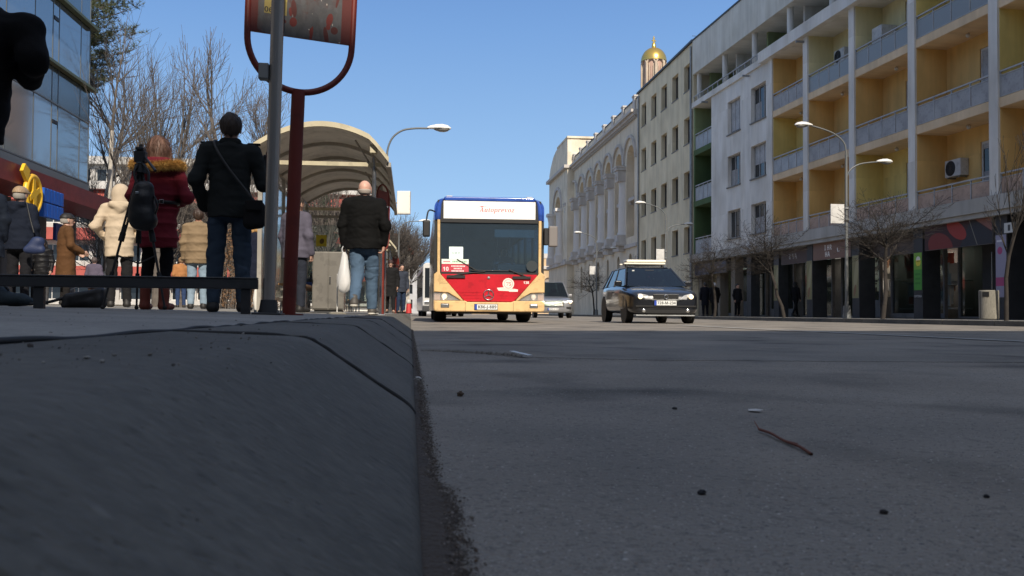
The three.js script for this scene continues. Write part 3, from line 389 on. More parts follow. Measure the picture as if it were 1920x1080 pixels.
{ // B: plain cream office block with four rows of windows
  const b = thing('office_building', 'plain cream block with rows of small dark windows beside the arched facade', 'building', [15.63, 0, -48.98], -Math.PI / 2);
  const W = 12.49, rows = [3.7, 6.85, 9.95, 13.0], cols = [1.15, 3.55, 5.95, 8.35, 10.9], hs = [];
  for (const y of rows) for (const c of cols) hs.push([-c - 0.62, -c + 0.62, y, y + 1.5]);
  part(b, 'wall', ext(rect(-W, -0.0, 0.12, 15.5), hs.map(h => rect(...h)), 0.4, -0.4), P.creamB);
  for (const h of hs) windowAt(b, ...h, -0.3, { panes: 2, frame: M.winDark, sill: 0.03, f: 0.06 });
  part(b, 'roof_edge', box(-W - 0.02, 0.02, 15.5, 15.62, -11, 0.12), M.darkSteel);
  part(b, 'mass', box(-W, -0.01, 0.12, 15.45, -11, -0.41), P.creamB);
  part(b, 'downpipe', [cyl(0.06, 0.06, 15, -W + 0.4, 0.3, 0.07, 8), cyl(0.06, 0.06, 15, -0.3, 0.3, 0.07, 8)], M.galv);
  const an = sub(b, 'aerial'); part(an, 'mast', [bar([-5, 15.6, -2], [-5, 17.6, -2], 0.03), bar([-5.7, 17.0, -2], [-4.3, 17.0, -2], 0.015), bar([-5, 17.4, -2.5], [-5, 17.4, -1.5], 0.015), bar([-5.5, 16.8, -2], [-5.5, 17.2, -2], 0.012), bar([-4.6, 16.8, -2], [-4.6, 17.2, -2], 0.012)], M.darkSteel);
}
{ // C: palace with a tall blind arcade
  const b = thing('palace_building', 'cream palace front with tall round arches on white columns', 'building', [15.63, 0, -61.47], -Math.PI / 2);
  const W = 24.86, N = 7, w0 = 3.66, c0 = 4.5, holes = [], low = [];
  const bays = []; for (let i = 0; i < N; i++) bays.push(-2.6 - i * 3.72 + 0.45);
  for (const c of bays) { holes.push(archPts(c - 1.2, c + 1.2, 5.75, 12.35)); low.push(archPts(c - 0.42, c + 0.42, 2.1, 4.55)); }
  part(b, 'wall', ext(rect(-W, 0, 0.12, 14.1), [...holes, ...low], 0.55, -0.55), P.creamC);
  part(b, 'niche_wall', box(-W, 0, 5.5, 13, -1.0, -0.552), P.niche);
  for (const c of bays) {
    const m = []; for (let i = 0; i <= 16; i++) { const a = Math.PI * i / 16; m.push([c + 1.86 * Math.cos(a), 11.2 + 1.86 * Math.sin(a)]); } const inn = m.map(([x, y]) => [c + (x - c) * 0.9, 11.2 + (y - 11.2) * 0.9]).reverse();
    part(b, 'arch_moulding', ext([...m, ...inn], [], 0.16, 0.0), P.trimC);
    windowAt(b, c - 0.62, c + 0.62, 8.7, 11.3, -0.99 + 0.44, { panes: 2, frame: M.winDark, f: 0.06 });
    windowAt(b, c - 0.62, c + 0.62, 5.95, 8.05, -0.99 + 0.44, { panes: 2, frame: M.winDark, f: 0.06 });
    part(b, 'window_ledge', [box(c - 0.85, c + 0.85, 8.35, 8.6, -0.55, -0.05), box(c - 0.7, c - 0.55, 8.1, 8.35, -0.5, -0.15), box(c + 0.55, c + 0.7, 8.1, 8.35, -0.5, -0.15)], P.trimC);
    const lw = sub(b, 'window'); part(lw, 'pane', ext(archPts(c - 0.42, c + 0.42, 2.1, 4.55), [], 0.03, -0.45), M.darkGlass); part(lw, 'frame', [box(c - 0.03, c + 0.03, 2.1, 4.5, -0.42, -0.38)], M.winDark);
  }
  for (let i = 0; i < N; i++) {
    const c = bays[i] - 1.86, g = sub(b, 'column');
    part(g, 'pedestal', [box(c - 0.62, c + 0.62, 5.2, 5.5, -0.05, 0.75), box(c - 0.5, c + 0.5, 5.5, 6.0, -0.05, 0.62), box(c - 0.4, c + 0.4, 4.8, 5.2, -0.03, 0.5)], P.trimC);
    part(g, 'shaft', at(lathe([[0.5, 6.0], [0.5, 6.15], [0.43, 6.25], [0.42, 7.5], [0.37, 9.75], [0.44, 9.85], [0.4, 9.95]], 18), c, 0, 0.02), P.column);
    part(g, 'capital', [box(c - 0.55, c + 0.55, 10.75, 10.95, -0.05, 0.7), box(c - 0.46, c + 0.46, 9.95, 10.75, -0.04, 0.6), at(clean(new THREE.TorusGeometry(0.22, 0.08, 6, 14)), c, 10.35, 0.6), box(c - 0.58, c + 0.58, 10.95, 11.05, -0.05, 0.75)], P.trimC);
  }
  part(b, 'string_course', box(-W, 0, 4.95, 5.2, -0.1, 0.14), P.trimC);
  part(b, 'cornice', [box(-W, 0, 14.1, 14.3, -0.5, 0.3), box(-W, 0, 14.3, 14.5, -0.5, 0.5)], P.trimC);
  { const d = []; for (let i = 0; i < 60; i++) d.push(box(-0.3 - i * 0.41, -0.12 - i * 0.41, 13.95, 14.1, 0.0, 0.2)); part(b, 'dentils', d, P.trimC); }
  part(b, 'parapet', box(-W, 0, 14.5, 15.3, -0.4, 0.0), P.creamC);
  part(b, 'parapet_cap', box(-W, 0, 15.3, 15.38, -0.45, 0.06), M.darkSteel);
  for (let i = 0; i < 8; i++) { const x = -0.8 - i * 3.4; part(b, 'parapet_post', [box(x - 0.3, x + 0.3, 14.5, 15.5, -0.5, 0.12), box(x - 0.34, x + 0.34, 15.5, 15.62, -0.55, 0.17)], P.trimC); }
  part(b, 'mass', box(-W, -0.01, 0.12, 14.3, -14, -1.001), P.creamC);
  // end pavilion with curved gable
  const x1 = -W - 0.0, x0 = -W - 11.5, cx = (x0 + x1) / 2, gb = [[x0, 0.12], [x1, 0.12], [x1, 17.2], [x0 + 4.5, 17.2], [x0 + 2.6, 16.8], [x0 + 0.8, 15.9], [x0, 15.2]];
  part(b, 'pavilion', ext(gb, [archPts(cx - 2, cx + 2, 5.75, 12.2)], 1.2, -0.55), P.creamC);
  part(b, 'pavilion_block', [box(x0, x1, 0.12, 15.1, -12, -0.552), box(x1 - 6, x1, 15.11, 17.1, -5, -0.552), box(x1 - 6.1, x1 + 0.15, 17.21, 17.4, -5.1, 0.7)], P.creamC);
  part(b, 'pavilion_cornice', [box(x0 - 0.2, x1 + 0.2, 14.3, 14.6, -0.4, 1.0), box(x0 - 0.2, x1 + 0.2, 4.95, 5.25, -0.3, 0.9)], P.trimC);
  { const m = []; for (let i = 0; i <= 16; i++) { const a = Math.PI * i / 16; m.push([cx + 2.9 * Math.cos(a), 10.6 + 2.6 * Math.sin(a)]); } part(b, 'arch_moulding', ext([...m, ...m.map(([x, y]) => [cx + (x - cx) * 0.88, 10.6 + (y - 10.6) * 0.88]).reverse()], [], 0.14, 0.65), P.trimC); }
  windowAt(b, cx - 0.8, cx + 0.8, 6.2, 11.2, -0.551, { panes: 2, frame: M.winDark });
  for (const s of [-2.6, 2.6]) part(b, 'pavilion_column', [at(lathe([[0.5, 6.0], [0.43, 6.25], [0.37, 9.75], [0.5, 10.4]], 14), cx + s, 0, 0.85), box(cx + s - 0.5, cx + s + 0.5, 5.25, 6.0, 0.65, 1.35), box(cx + s - 0.55, cx + s + 0.55, 10.4, 10.7, 0.65, 1.4)], P.column);
}
{ // church bell tower behind the roofs
  const b = thing('church_tower', 'church tower drum with gilded dome and cross above the rooftops', 'tower', [42.6, 3.3, -156.3], 0.3);
  const gold = mat([0.75, 0.5, 0.13], 0.25, { metalness: 0.85 }), stone = mat([0.62, 0.5, 0.38], 0.85, { map: T.plaster }), pink = mat([0.6, 0.4, 0.31], 0.9, { map: T.plaster });
  part(b, 'shaft', [box(-3.1, 3.1, -3.3, 33.2, -3.1, 3.1)], pink);
  part(b, 'shaft_cornice', [box(-3.3, 3.3, 33.2, 34, -3.3, 3.3), cyl(2.3, 2.9, 0.9, 0, 34, 0, 8)], stone);
  const n = 8, R = 2.2;
  part(b, 'drum', cyl(1.95, 1.95, 7.2, 0, 34.8, 0, 8), pink);
  for (let i = 0; i < n; i++) {
    const a = i * Math.PI / 4 + Math.PI / 8, fc = (i + 0.5) * Math.PI / 4 + Math.PI / 8;
    part(b, 'pilaster', at(cyl(0.24, 0.24, 6.4, 0, 0, 0, 10), Math.sin(a) * 2.12, 34.9, Math.cos(a) * 2.12), stone);
    const ar = []; for (let k = 0; k <= 10; k++) { const t = Math.PI * k / 10; ar.push([0.82 * Math.cos(t), 0.82 * Math.sin(t)]); }
    const ring = ext([...ar, ...ar.map(([x, y]) => [x * 0.68, y * 0.68]).reverse()], [], 0.45); part(b, 'drum_arch', at(ring, Math.sin(fc) * 1.7, 41.2, Math.cos(fc) * 1.7, fc), stone);
    part(b, 'belfry_window', at(ext(archPts(-0.26, 0.26, 0, 4.6), [], 0.06), Math.sin(fc) * 1.8, 36.1, Math.cos(fc) * 1.8, fc), M.black);
    part(b, 'window_band', at(join([box(-0.45, -0.3, 0, 5.2, 0, 0.1), box(0.3, 0.45, 0, 5.2, 0, 0.1)]), Math.sin(fc) * 1.8, 35.8, Math.cos(fc) * 1.8, fc), stone);
  }
  const prof = []; for (let k = 0; k <= 12; k++) { const t = k / 12 * Math.PI / 2; prof.push([2.3 * Math.cos(t), 2.55 * Math.sin(t)]); } prof[12][0] = 0.35; prof.push([0.4, 2.7], [0.28, 3.4], [0.0, 3.6]);
  part(b, 'dome', at(lathe(prof, 24), 0, 41.7, 0), gold);
  part(b, 'cross', [bar([0, 44, 0], [0, 46.3, 0], 0.22, 0.1), box(-0.42, 0.42, 45.4, 45.6, -0.07, 0.07), box(-0.22, 0.22, 45.85, 45.98, -0.06, 0.06)], gold);
}
{ // sunlit far building closing the view on the right
  const b = thing('far_building', 'low sunlit cream building at the far end of the street', 'building', [24, 0, -150], 0.05);
  const hs = []; for (let i = 0; i < 7; i++) hs.push(archPts(-12.6 + i * 3.6, -11.2 + i * 3.6, 1.4, 6.2));
  part(b, 'wall', ext(rect(-14, 14, 0, 9.4), hs, 0.5, -0.5), mat([0.7, 0.5, 0.3], 0.9, { map: T.plaster }));
  for (const h of hs) part(b, 'window', ext(h, [], 0.05, -0.4), mat([0.3, 0.25, 0.2], 0.5));
  part(b, 'cornice', [box(-14.3, 14.3, 7.6, 8.1, -0.2, 0.4), box(-14.2, 14.2, 9.4, 10.2, -6, 0.1)], P.trimC); part(b, 'mass', box(-14, 14, 0, 9.3, -8, -0.51), P.creamC);
}
{ // pale block at the very end of the avenue
  const b = thing('far_building', 'pale office block behind trees at the end of the avenue', 'building', [-3, 0, -190], 0);
  const hs = []; for (let r = 0; r < 3; r++) for (let i = 0; i < 9; i++) hs.push(rect(-12.5 + i * 2.8, -10.6 + i * 2.8, 1 + r * 3.1, 2.9 + r * 3.1));
  part(b, 'wall', ext(rect(-13, 13, 0, 9.8), hs, 0.4, -0.4), mat([0.55, 0.55, 0.56], 0.9, { map: T.plaster })); for (const h of hs) part(b, 'window', ext(h, [], 0.05, -0.35), M.darkGlass); part(b, 'mass', box(-13, 13, 0, 9.7, -8, -0.41), P.white);
}
{ // added unseen block left of the viewer, cutting skylight over the near street
  const b = thing('apartment_building', 'added unseen block cutting skylight on the left side of the street beside the viewer', 'building', [-13.5, 0.3, -1], Math.PI / 2);
  part(b, 'wall', box(-17, 16, 0, 14.2, -12, 0), plaster([0.5, 0.47, 0.42])); part(b, 'roof_edge', box(-17.2, 16.2, 14.2, 14.5, -12.2, 0.25), P.concrete);
  for (let r = 0; r < 4; r++) for (let i = 0; i < 8; i++) part(b, 'window', box(-15.5 + i * 4, -13.8 + i * 4, 1.2 + r * 3, 2.7 + r * 3, 0.002, 0.05), M.darkGlass);
}
{ // tall block behind the camera whose shadow lies over the near street
  const b = thing('apartment_building', 'tall plain apartment block standing across the street behind the viewer', 'building', [4, 0, 19.8], Math.PI + 0.162);
  part(b, 'wall', box(-20, 44, 0.3, 24, -14, 0), plaster([0.42, 0.4, 0.36])); part(b, 'roof_edge', box(-20.2, 44.2, 24, 24.3, -14.2, 0.25), P.concrete);
  for (let r = 0; r < 7; r++) for (let i = 0; i < 14; i++) part(b, 'window', box(-17 + i * 4.4, -15.2 + i * 4.4, 2.2 + r * 3.05, 3.7 + r * 3.05, 0.002, 0.05), M.darkGlass);
}

// ---------------------------------------------------------------- left side: glass building, white and red block
{
  const b = thing('glass_building', 'blue glass fronted office building with a dark red canopy at far left', 'building', [-12.3, 0.324, -36.1], Math.PI / 2);
  const gl = [[0.32, 0.35, 0.36], [0.36, 0.39, 0.4], [0.29, 0.32, 0.33]].map(c => mat(c, 0.06, { metalness: 0.75 })), band = [[0.17, 0.21, 0.22], [0.2, 0.24, 0.25]].map(c => mat(c, 0.12, { metalness: 0.7 })), fr = mat([0.16, 0.17, 0.17], 0.45, { metalness: 0.5 });
  const ys = [4.75, 7.05, 8.35, 10.75, 12.05, 14.4, 15.7, 18]; const r = rngOf(12);
  for (let k = 0; k + 1 < ys.length; k++) {
    const tall = k % 2 === 0; let x = 0, j = 0; const ws = [0.95, 2.1, 0.55, 1.5, 2.1, 0.55, 1.5, 2.1, 0.55, 1.5, 2.1, 0.55, 1.5];
    for (const w of ws) { x -= w; const q = 0.004 * (r() - 0.5); const g = box(0.02, w - 0.02, 0.02, ys[k + 1] - ys[k] - 0.02, -0.02, 0); g.rotateY(q); g.rotateX(q * 0.6); g.translate(x, ys[k], 0.0); part(b, tall ? 'glass_pane' : 'spandrel_pane', g, (tall ? gl : band)[Math.floor(r() * (tall ? 3 : 2))]); if (tall && w < 0.6) part(b, 'vent_slot', box(x + 0.06, x + w - 0.06, ys[k] + 1.6, ys[k] + 1.72, 0.0, 0.03), M.black); j++; }
  }
  const mull = []; { let x = 0; for (const w of [0.95, 2.1, 0.55, 1.5, 2.1, 0.55, 1.5, 2.1, 0.55, 1.5, 2.1, 0.55, 1.5]) { mull.push(box(x - 0.02, x + 0.02, 4.7, 18, -0.04, 0.012)); x -= w; } mull.push(box(x - 0.02, x + 0.02, 4.7, 18, -0.04, 0.012)); }
  part(b, 'mullions', mull, fr);
  ys.forEach((y, k) => part(b, 'transom', box(-17.5, 0.03, y - 0.025, y + 0.025, -0.03, k % 4 === 2 || k === 3 ? 0.16 : 0.03), fr));
  for (const y of [8.35, 10.75]) part(b, 'ledge', box(-17.5, 0.25, y - 0.07, y + 0.03, 0.03, 0.24), mat([0.1, 0.12, 0.06], 0.6));
  part(b, 'base_fascia', box(-17.5, 0.05, 4.0, 4.7, -0.3, 0.04), mat([0.14, 0.16, 0.16], 0.4, { metalness: 0.3 }));
  part(b, 'canopy', box(-17.5, 0.9, 3.45, 3.998, -0.2, 1.3), mat([0.22, 0.03, 0.028], 0.5, { map: T.grime }));
  part(b, 'mass', [box(-17.5, -0.03, 4.7, 18, -12, -0.05), box(-17.5, -0.6, 0, 4.7, -12, -2.6)], P.shopGrey);
  for (let i = 0; i < 6; i++) { const x = -0.6 - i * 2.8; part(b, 'column', cyl(0.22, 0.22, 3.44, x, 0, -0.4, 16), mat([0.1, 0.1, 0.11], 0.4)); part(b, 'shop_pane', box(x - 2.4, x - 0.3, 0.2, 3.2, -2.58, -2.56), M.darkGlass); }
  part(b, 'blue_panel', box(-3.0, -1.9, 2.35, 2.95, -0.1, 0.0), mat([0.02, 0.06, 0.3], 0.5));
}
{ // round yellow emblem and blue sign boxes on the canopy
  const s = thing('shop_emblem', 'round yellow emblem with blue lettering boxes on the red canopy', 'sign', [-10.93, 2.9, -27.5], Math.PI / 2); s.scale.setScalar(1.12);
  const y = mat([0.85, 0.5, 0.03], 0.4), bl = mat([0.015, 0.11, 0.5], 0.4);
  part(s, 'ring', [at(clean(new THREE.TorusGeometry(0.45, 0.075, 8, 36)), 0, 0.6, 0.05)], y);
  part(s, 'disc', at(cyl(0.42, 0.42, 0.06, 0, 0, 0, 30), 0, 0.6, 0.0, 0, Math.PI / 2), mat([0.6, 0.33, 0.02], 0.5));
  part(s, 'figure', [at(ext([[-0.1, -0.35], [0.05, -0.35], [0.06, -0.05], [0.3, 0.1], [0.24, 0.2], [0, 0.1], [-0.02, 0.38], [-0.16, 0.38], [-0.16, 0.08], [-0.34, -0.1], [-0.28, -0.2], [-0.12, -0.08]], [], 0.06), 0, 0.6, 0.065)], y);
  part(s, 'wing', at(ext([[-0.45, 0.3], [-0.75, 0.55], [-0.6, 0.75], [-0.3, 0.62]], [], 0.08), 0, 0.55, 0.02), y);
  for (let r = 0; r < 2; r++) for (let i = 0; i < 6; i++) part(s, 'letter_box', rbox(0.66 + i * 0.23, 0.87 + i * 0.23, 0.1 + r * 0.4, 0.47 + r * 0.4, -0.05, 0.08, 0.015, 1), bl);
}
{ // white block with red awning bands behind the trees
  const b = thing('office_block', 'white office block with red sloping bands behind the bare trees', 'building', [-17, 0.3, -74.5], 0.03);
  const redA = mat([0.42, 0.09, 0.07], 0.8, { map: T.plaster }), wh = plaster([0.62, 0.6, 0.57]);
  for (let k = 0; k < 4; k++) {
    const y = 0.4 + k * 3.0, hs = []; for (let i = 0; i < 14; i++) hs.push(rect(-13.6 + i * 1.95, -12.0 + i * 1.95, y + 0.35, y + 1.75));
    part(b, 'storey_wall', ext(rect(-14, 14, y, y + 2.0), hs, 0.35, -0.35), wh);
    for (const h of hs) windowAt(b, h[0][0], h[1][0], h[0][1], h[2][1], -0.3, { panes: 2, frame: M.white, f: 0.09 });
    if (k < 3) part(b, 'red_band', ext([[0, y + 2.0], [1.1, y + 2.0], [0.15, y + 3.0], [0, y + 3.0]], [], 28.6).rotateY(-Math.PI / 2).translate(14.3, 0, 0), redA); else part(b, 'parapet', box(-14.2, 14.2, y + 2.0, y + 2.6, -0.4, 0.5), wh);
  }
  part(b, 'balcony_strip', box(-14.2, 14.2, 9.4, 10.0, -0.01, 0.9), wh);
  part(b, 'mass', box(-14, 14, 0, 11.9, -12, -0.36), P.white);
}
{ // lower pale house seen further right, behind the shelter
  const b = thing('far_building', 'pale low house far behind the bus shelter', 'building', [1.5 - 8, 0.3, -96], 0);
  const hs = []; for (let k = 0; k < 2; k++) for (let i = 0; i < 6; i++) hs.push(rect(-5.6 + i * 2, -4.4 + i * 2, 1 + k * 3, 2.6 + k * 3));
  part(b, 'wall', ext(rect(-6.4, 6.4, 0, 6.4), hs, 0.3, -0.3), plaster([0.6, 0.56, 0.5])); for (const h of hs) windowAt(b, h[0][0], h[1][0], h[0][1], h[2][1], -0.25, { panes: 2, frame: M.white });
  part(b, 'roof', ext([[-6.8, 6.4], [6.8, 6.4], [5, 8.2], [-5, 8.2]], [], 9, -8.5), mat([0.3, 0.1, 0.06], 0.9, { map: T.plaster })); part(b, 'mass', box(-6.3, 6.3, 0, 6.3, -8, -0.31), P.white);
}
// ---------------------------------------------------------------- trees
class Wood { constructor() { this.p = []; this.i = []; } 
  seg(a, b, r0, r1, n) { const d = b.clone().sub(a).normalize(), u = Math.abs(d.y) < 0.9 ? V(0, 1, 0) : V(1, 0, 0), s = d.clone().cross(u).normalize(), t = d.clone().cross(s), o = this.p.length / 3; for (const [c, r] of [[a, r0], [b, r1]]) for (let k = 0; k < n; k++) { const w = 2 * Math.PI * k / n, x = Math.cos(w) * r, y = Math.sin(w) * r; this.p.push(c.x + s.x * x + t.x * y, c.y + s.y * x + t.y * y, c.z + s.z * x + t.z * y); } for (let k = 0; k < n; k++) { const k1 = (k + 1) % n; this.i.push(o + k, o + n + k, o + k1, o + k1, o + n + k, o + n + k1); } }
  geo() { const g = new THREE.BufferGeometry(); g.setAttribute('position', new THREE.Float32BufferAttribute(this.p, 3)); g.setIndex(this.i); g.computeVertexNormals(); return uvm(g); } }
const barkM = [mat([0.12, 0.106, 0.097], 0.95, { map: T.bark }), mat([0.15, 0.132, 0.12], 0.95, { map: T.bark }), mat([0.62, 0.58, 0.52], 0.85, { map: T.bark }), mat([0.042, 0.036, 0.032], 0.95, { map: T.bark })];
function growTree(o) {
  const r = rngOf(o.seed), tr = new Wood(), cr = new Wood(), lv = o.levels ?? 4;
  const rv = k => V(r() - 0.5, r() - 0.5, r() - 0.5).multiplyScalar(k * 2);
  function branch(p, d, len, rad, level, w) {
    const n = level === 0 ? 5 : level < 2 ? 4 : 3; let a = p.clone(), dir = d.clone(), ra = rad;
    for (let k = 0; k < n; k++) {
      dir.add(rv(o.wob ?? 0.12)).add(V(0, (o.up ?? 0.1) * (level ? 1 : 0), 0)).normalize(); const b = a.clone().addScaledVector(dir, len / n), rb = Math.max(o.rmin ?? 0.004, ra * (1 - (level === 0 ? 0.4 : 0.75) / n));
      w.seg(a, b, ra, rb, level === 0 ? 8 : level === 1 ? 5 : 3); a = b; ra = rb;
      if (level < lv && (level > 0 || k >= (o.clear ?? 2))) {
        const m = level === 0 ? (o.limbs ?? 3) : (o.twigs ?? 2) + (r() < 0.5 ? 1 : 0);
        for (let c = 0; c < m; c++) { const ang = (o.ang ?? 0.65) * (0.65 + r() * 0.7), az = r() * 6.283, u = V(Math.cos(az), 0, Math.sin(az)); const ax = dir.clone().cross(u).normalize(); const dd = dir.clone().applyAxisAngle(ax, ang); const f = (o.ratio ?? 0.6) * (0.7 + 0.5 * r()); branch(a, dd, len * (level === 0 ? (o.limbLen ?? 0.55) * (0.75 + 0.5 * r()) : f), ra * (0.5 + 0.2 * r()), level + 1, cr); }
      }
    }
    if (level < lv && level > 0) branch(a, dir, len * 0.6, ra, level + 1, cr); else if (level === 0) branch(a, dir, len * (o.limbLen ?? 0.55), ra * 0.9, 1, cr);
  }
  branch(V(0, 0, 0), V(o.lean ?? 0.02, 1, 0).normalize(), o.trunk, o.r, 0, tr);
  return [tr.geo(), cr.geo()];
}
function bareTree(label, x, z, o, y) { const t = thing('bare_tree', label, 'tree', [x, y ?? groundY(x) - 0.02, z], o.turn ?? 0, o.group); const [a, c] = growTree(o); part(t, 'trunk', a, barkM[o.bark ?? 0]); part(t, 'crown', c, barkM[o.twigBark ?? o.bark ?? 0]); return t; }
bareTree('tall many stemmed bare tree fanning out above the burgundy coat', -8.9, -33.2, { seed: 14, trunk: 3.3, r: 0.2, levels: 4, limbs: 3, clear: 2, limbLen: 0.85, ang: 0.4, up: 0.14, twigs: 1, ratio: 0.52, wob: 0.09, rmin: 0.005, bark: 1, twigBark: 0 });
bareTree('slender upright bare tree behind the man in the dark jacket', -5.7, -28.8, { seed: 24, trunk: 6.3, r: 0.085, levels: 3, limbs: 3, clear: 1, limbLen: 0.24, ang: 0.6, up: 0.2, twigs: 1, ratio: 0.6, rmin: 0.006, bark: 1 });
bareTree('small bare tree just left of the steel post', -4.95, -30.8, { seed: 37, trunk: 5.0, r: 0.075, levels: 3, limbs: 3, clear: 1, limbLen: 0.28, ang: 0.6, up: 0.2, twigs: 2, ratio: 0.6, rmin: 0.006, bark: 1 });
const birch = [[-13.0, -39.8, 41], [-14.3, -43.5, 42], [-12.2, -45.0, 43]];
birch.forEach(([x, z, s], i) => bareTree(['white barked birch nearest the glass building', 'white barked birch second from the glass building', 'white barked birch behind the cream coat'][i], x, z, { seed: s, trunk: 7.5, r: 0.13, levels: 3, limbs: 2, clear: 0, limbLen: 0.36, ang: 0.6, up: 0.05, twigs: 2, ratio: 0.62, rmin: 0.005, bark: 2, twigBark: 1 }));
const bgTrees = [[-11.2, -46, 51, 'spreading bare tree behind the tripod'], [-8.3, -44, 52, 'bare brown tree behind the beige jacket'], [-6.6, -41, 53, 'bare brown tree right of the beige jacket'], [-16.8, -52, 54, 'bare tree furthest back beside the glass building'], [-5.2, -47, 55, 'bare tree behind the steel post'], [-9.8, -54, 56, 'bare tree in front of the white office block'], [-3.9, -40, 57, 'bare tree behind the back of the shelter']];
for (const [x, z, s, l] of bgTrees) bareTree(l, x, z, { seed: s, trunk: 2.9, r: 0.15, levels: 4, limbs: 3, clear: 2, limbLen: 0.66, ang: 0.6, up: 0.1, twigs: 1, ratio: 0.58, rmin: 0.006, bark: 1 });
const farT = [[-2.6, -92, 61, 'bare tree beyond the second shelter nearest the pavement'], [-1.0, -104, 62, 'bare tree over the far pavement left of the bus'], [-3.2, -118, 63, 'far bare tree at the end of the avenue']];
for (const [x, z, s, l] of farT) bareTree(l, x, z, { seed: s, trunk: 3.6, r: 0.2, levels: 4, limbs: 3, clear: 2, limbLen: 0.85, ang: 0.55, up: 0.14, twigs: 2, ratio: 0.6, rmin: 0.012, bark: 0 });
const kerbTrees = [[12.58 + 0.9, -24.7, 71, 0.02, 'leaning bare street tree before the shop with the red display'], [12.53 + 0.9, -31.5, 72, 0.01, 'small bare street tree left of the lamp post by the shops'], [12.54 + 0.9, -39.1, 73, 0.03, 'small bare street tree in front of the green loggia'], [13.5, -19.3, 74, 0.01, 'young bare street tree at the right edge near the litter bin'], [13.5, -50.5, 75, 0.0, 'small bare street tree behind the black car'], [13.5, -66, 76, 0.0, 'small bare street tree in front of the palace columns']];
for (const [x, z, s, lean, l] of kerbTrees) bareTree(l, x, z, s === 74 ? { seed: s, trunk: 2.5, r: 0.05, levels: 3, limbs: 2, clear: 2, limbLen: 0.42, ang: 0.4, up: 0.2, twigs: 1, rmin: 0.005, bark: 3 } : { seed: s, trunk: 2.1, r: 0.07, levels: 4, limbs: 4, clear: 3, limbLen: 0.4, ang: 0.95, up: 0.06, twigs: 1, ratio: 0.62, wob: 0.2, rmin: 0.004, bark: 3, lean: -lean });
function leafy(n, f, size, seed) { // loose small leaf faces through a volume
  const r = rngOf(seed), p = []; for (let i = 0; i < n; i++) { const c = f(r), u = V(r() - 0.5, r() - 0.5, r() - 0.5).normalize().multiplyScalar(size * (0.6 + r() * 0.8)), w = V(r() - 0.5, r() - 0.5, r() - 0.5).cross(u).normalize().multiplyScalar(size * 0.4 * (0.6 + r() * 0.8)); const a = c.clone().add(u), b = c.clone().add(w), d = c.clone().sub(u), e = c.clone().sub(w); for (const q of [a, b, d, a, d, e]) p.push(q.x, q.y, q.z); }
  const g = new THREE.BufferGeometry(); g.setAttribute('position', new THREE.Float32BufferAttribute(p, 3)); g.computeVertexNormals(); return clean(g);
}
{ // pine beside the glass building
  const t = thing('pine_tree', 'dark green pine rising behind the edge of the glass building', 'tree', [-17.1, 0.3, -47.5]), r = rngOf(91), w = new Wood(), tr = new Wood(), needles = [];
  let a = V(0, 0, 0); for (let k = 0; k < 10; k++) { const b = V((r() - 0.5) * 0.3, (k + 1) * 1.9, (r() - 0.5) * 0.3); tr.seg(a, b, 0.3 * (1 - k / 11), 0.3 * (1 - (k + 1) / 11), 8); a = b; }
  for (let k = 0; k < 115; k++) {
    const y = 10.6 + 8.4 * r(), az = r() * 6.283, len = (3.3 - Math.abs(y - 13.6) * 0.22) * (0.55 + 0.6 * r()), d = V(Math.cos(az), 0.12 + r() * 0.25, Math.sin(az)).normalize(); let p = V(0, y, 0);
    for (let s = 0; s < 5; s++) { const q = p.clone().addScaledVector(d, len / 5).add(V((r() - 0.5) * 0.12, (r() - 0.4) * 0.14, (r() - 0.5) * 0.12)); w.seg(p, q, 0.05 * (1 - s / 6), 0.05 * (1 - (s + 1) / 6), 4); p = q;
      if (s > 0) for (let c = 0; c < 7; c++) { const tip = p.clone().add(V(r() - 0.5, r() * 0.55 - 0.15, r() - 0.5).multiplyScalar(0.95)); w.seg(p, tip, 0.012, 0.006, 3); needles.push(tip, p.clone().lerp(tip, 0.55)); } }
  }
  part(t, 'trunk', tr.geo(), barkM[0]); part(t, 'limbs', w.geo(), barkM[0]);
  const pn = []; for (const c of needles) for (let k = 0; k < 12; k++) { const d = V(r() - 0.5, r() - 0.3, r() - 0.5).normalize().multiplyScalar(0.17 + 0.12 * r()), s = V(r() - 0.5, r() - 0.5, r() - 0.5).normalize().multiplyScalar(0.015); pn.push(c.x + s.x, c.y + s.y, c.z + s.z, c.x - s.x, c.y - s.y, c.z - s.z, c.x + d.x, c.y + d.y, c.z + d.z); }
  const g = new THREE.BufferGeometry(); g.setAttribute('position', new THREE.Float32BufferAttribute(pn, 3)); g.computeVertexNormals(); part(t, 'crown', clean(g), mat([0.075, 0.088, 0.036], 0.8));
}
{ const t = thing('conifer', 'dark evergreen seen over the far end of the shelter', 'tree', [-4.4, 0.27, -46]); const r0 = rngOf(95), w = new Wood(); w.seg(V(0, 0, 0), V(0, 6.3, 0), 0.14, 0.02, 7); for (let k = 0; k < 60; k++) { const y = 0.8 + 5.2 * r0(), az = r0() * 6.28, l = (6.6 - y) * 0.26; w.seg(V(0, y, 0), V(Math.cos(az) * l, y + 0.1, Math.sin(az) * l), 0.025, 0.006, 4); } part(t, 'trunk', w.geo(), barkM[0]);
  part(t, 'crown', leafy(5200, r => { const y = 0.6 + 5.6 * Math.pow(r(), 1.3), R = (6.5 - y) * 0.27 * Math.sqrt(r()) * (0.75 + 0.4 * Math.sin(y * 7)), a = r() * 6.28; return V(Math.cos(a) * R, y, Math.sin(a) * R); }, 0.09, 96), mat([0.035, 0.055, 0.03], 0.85)); }
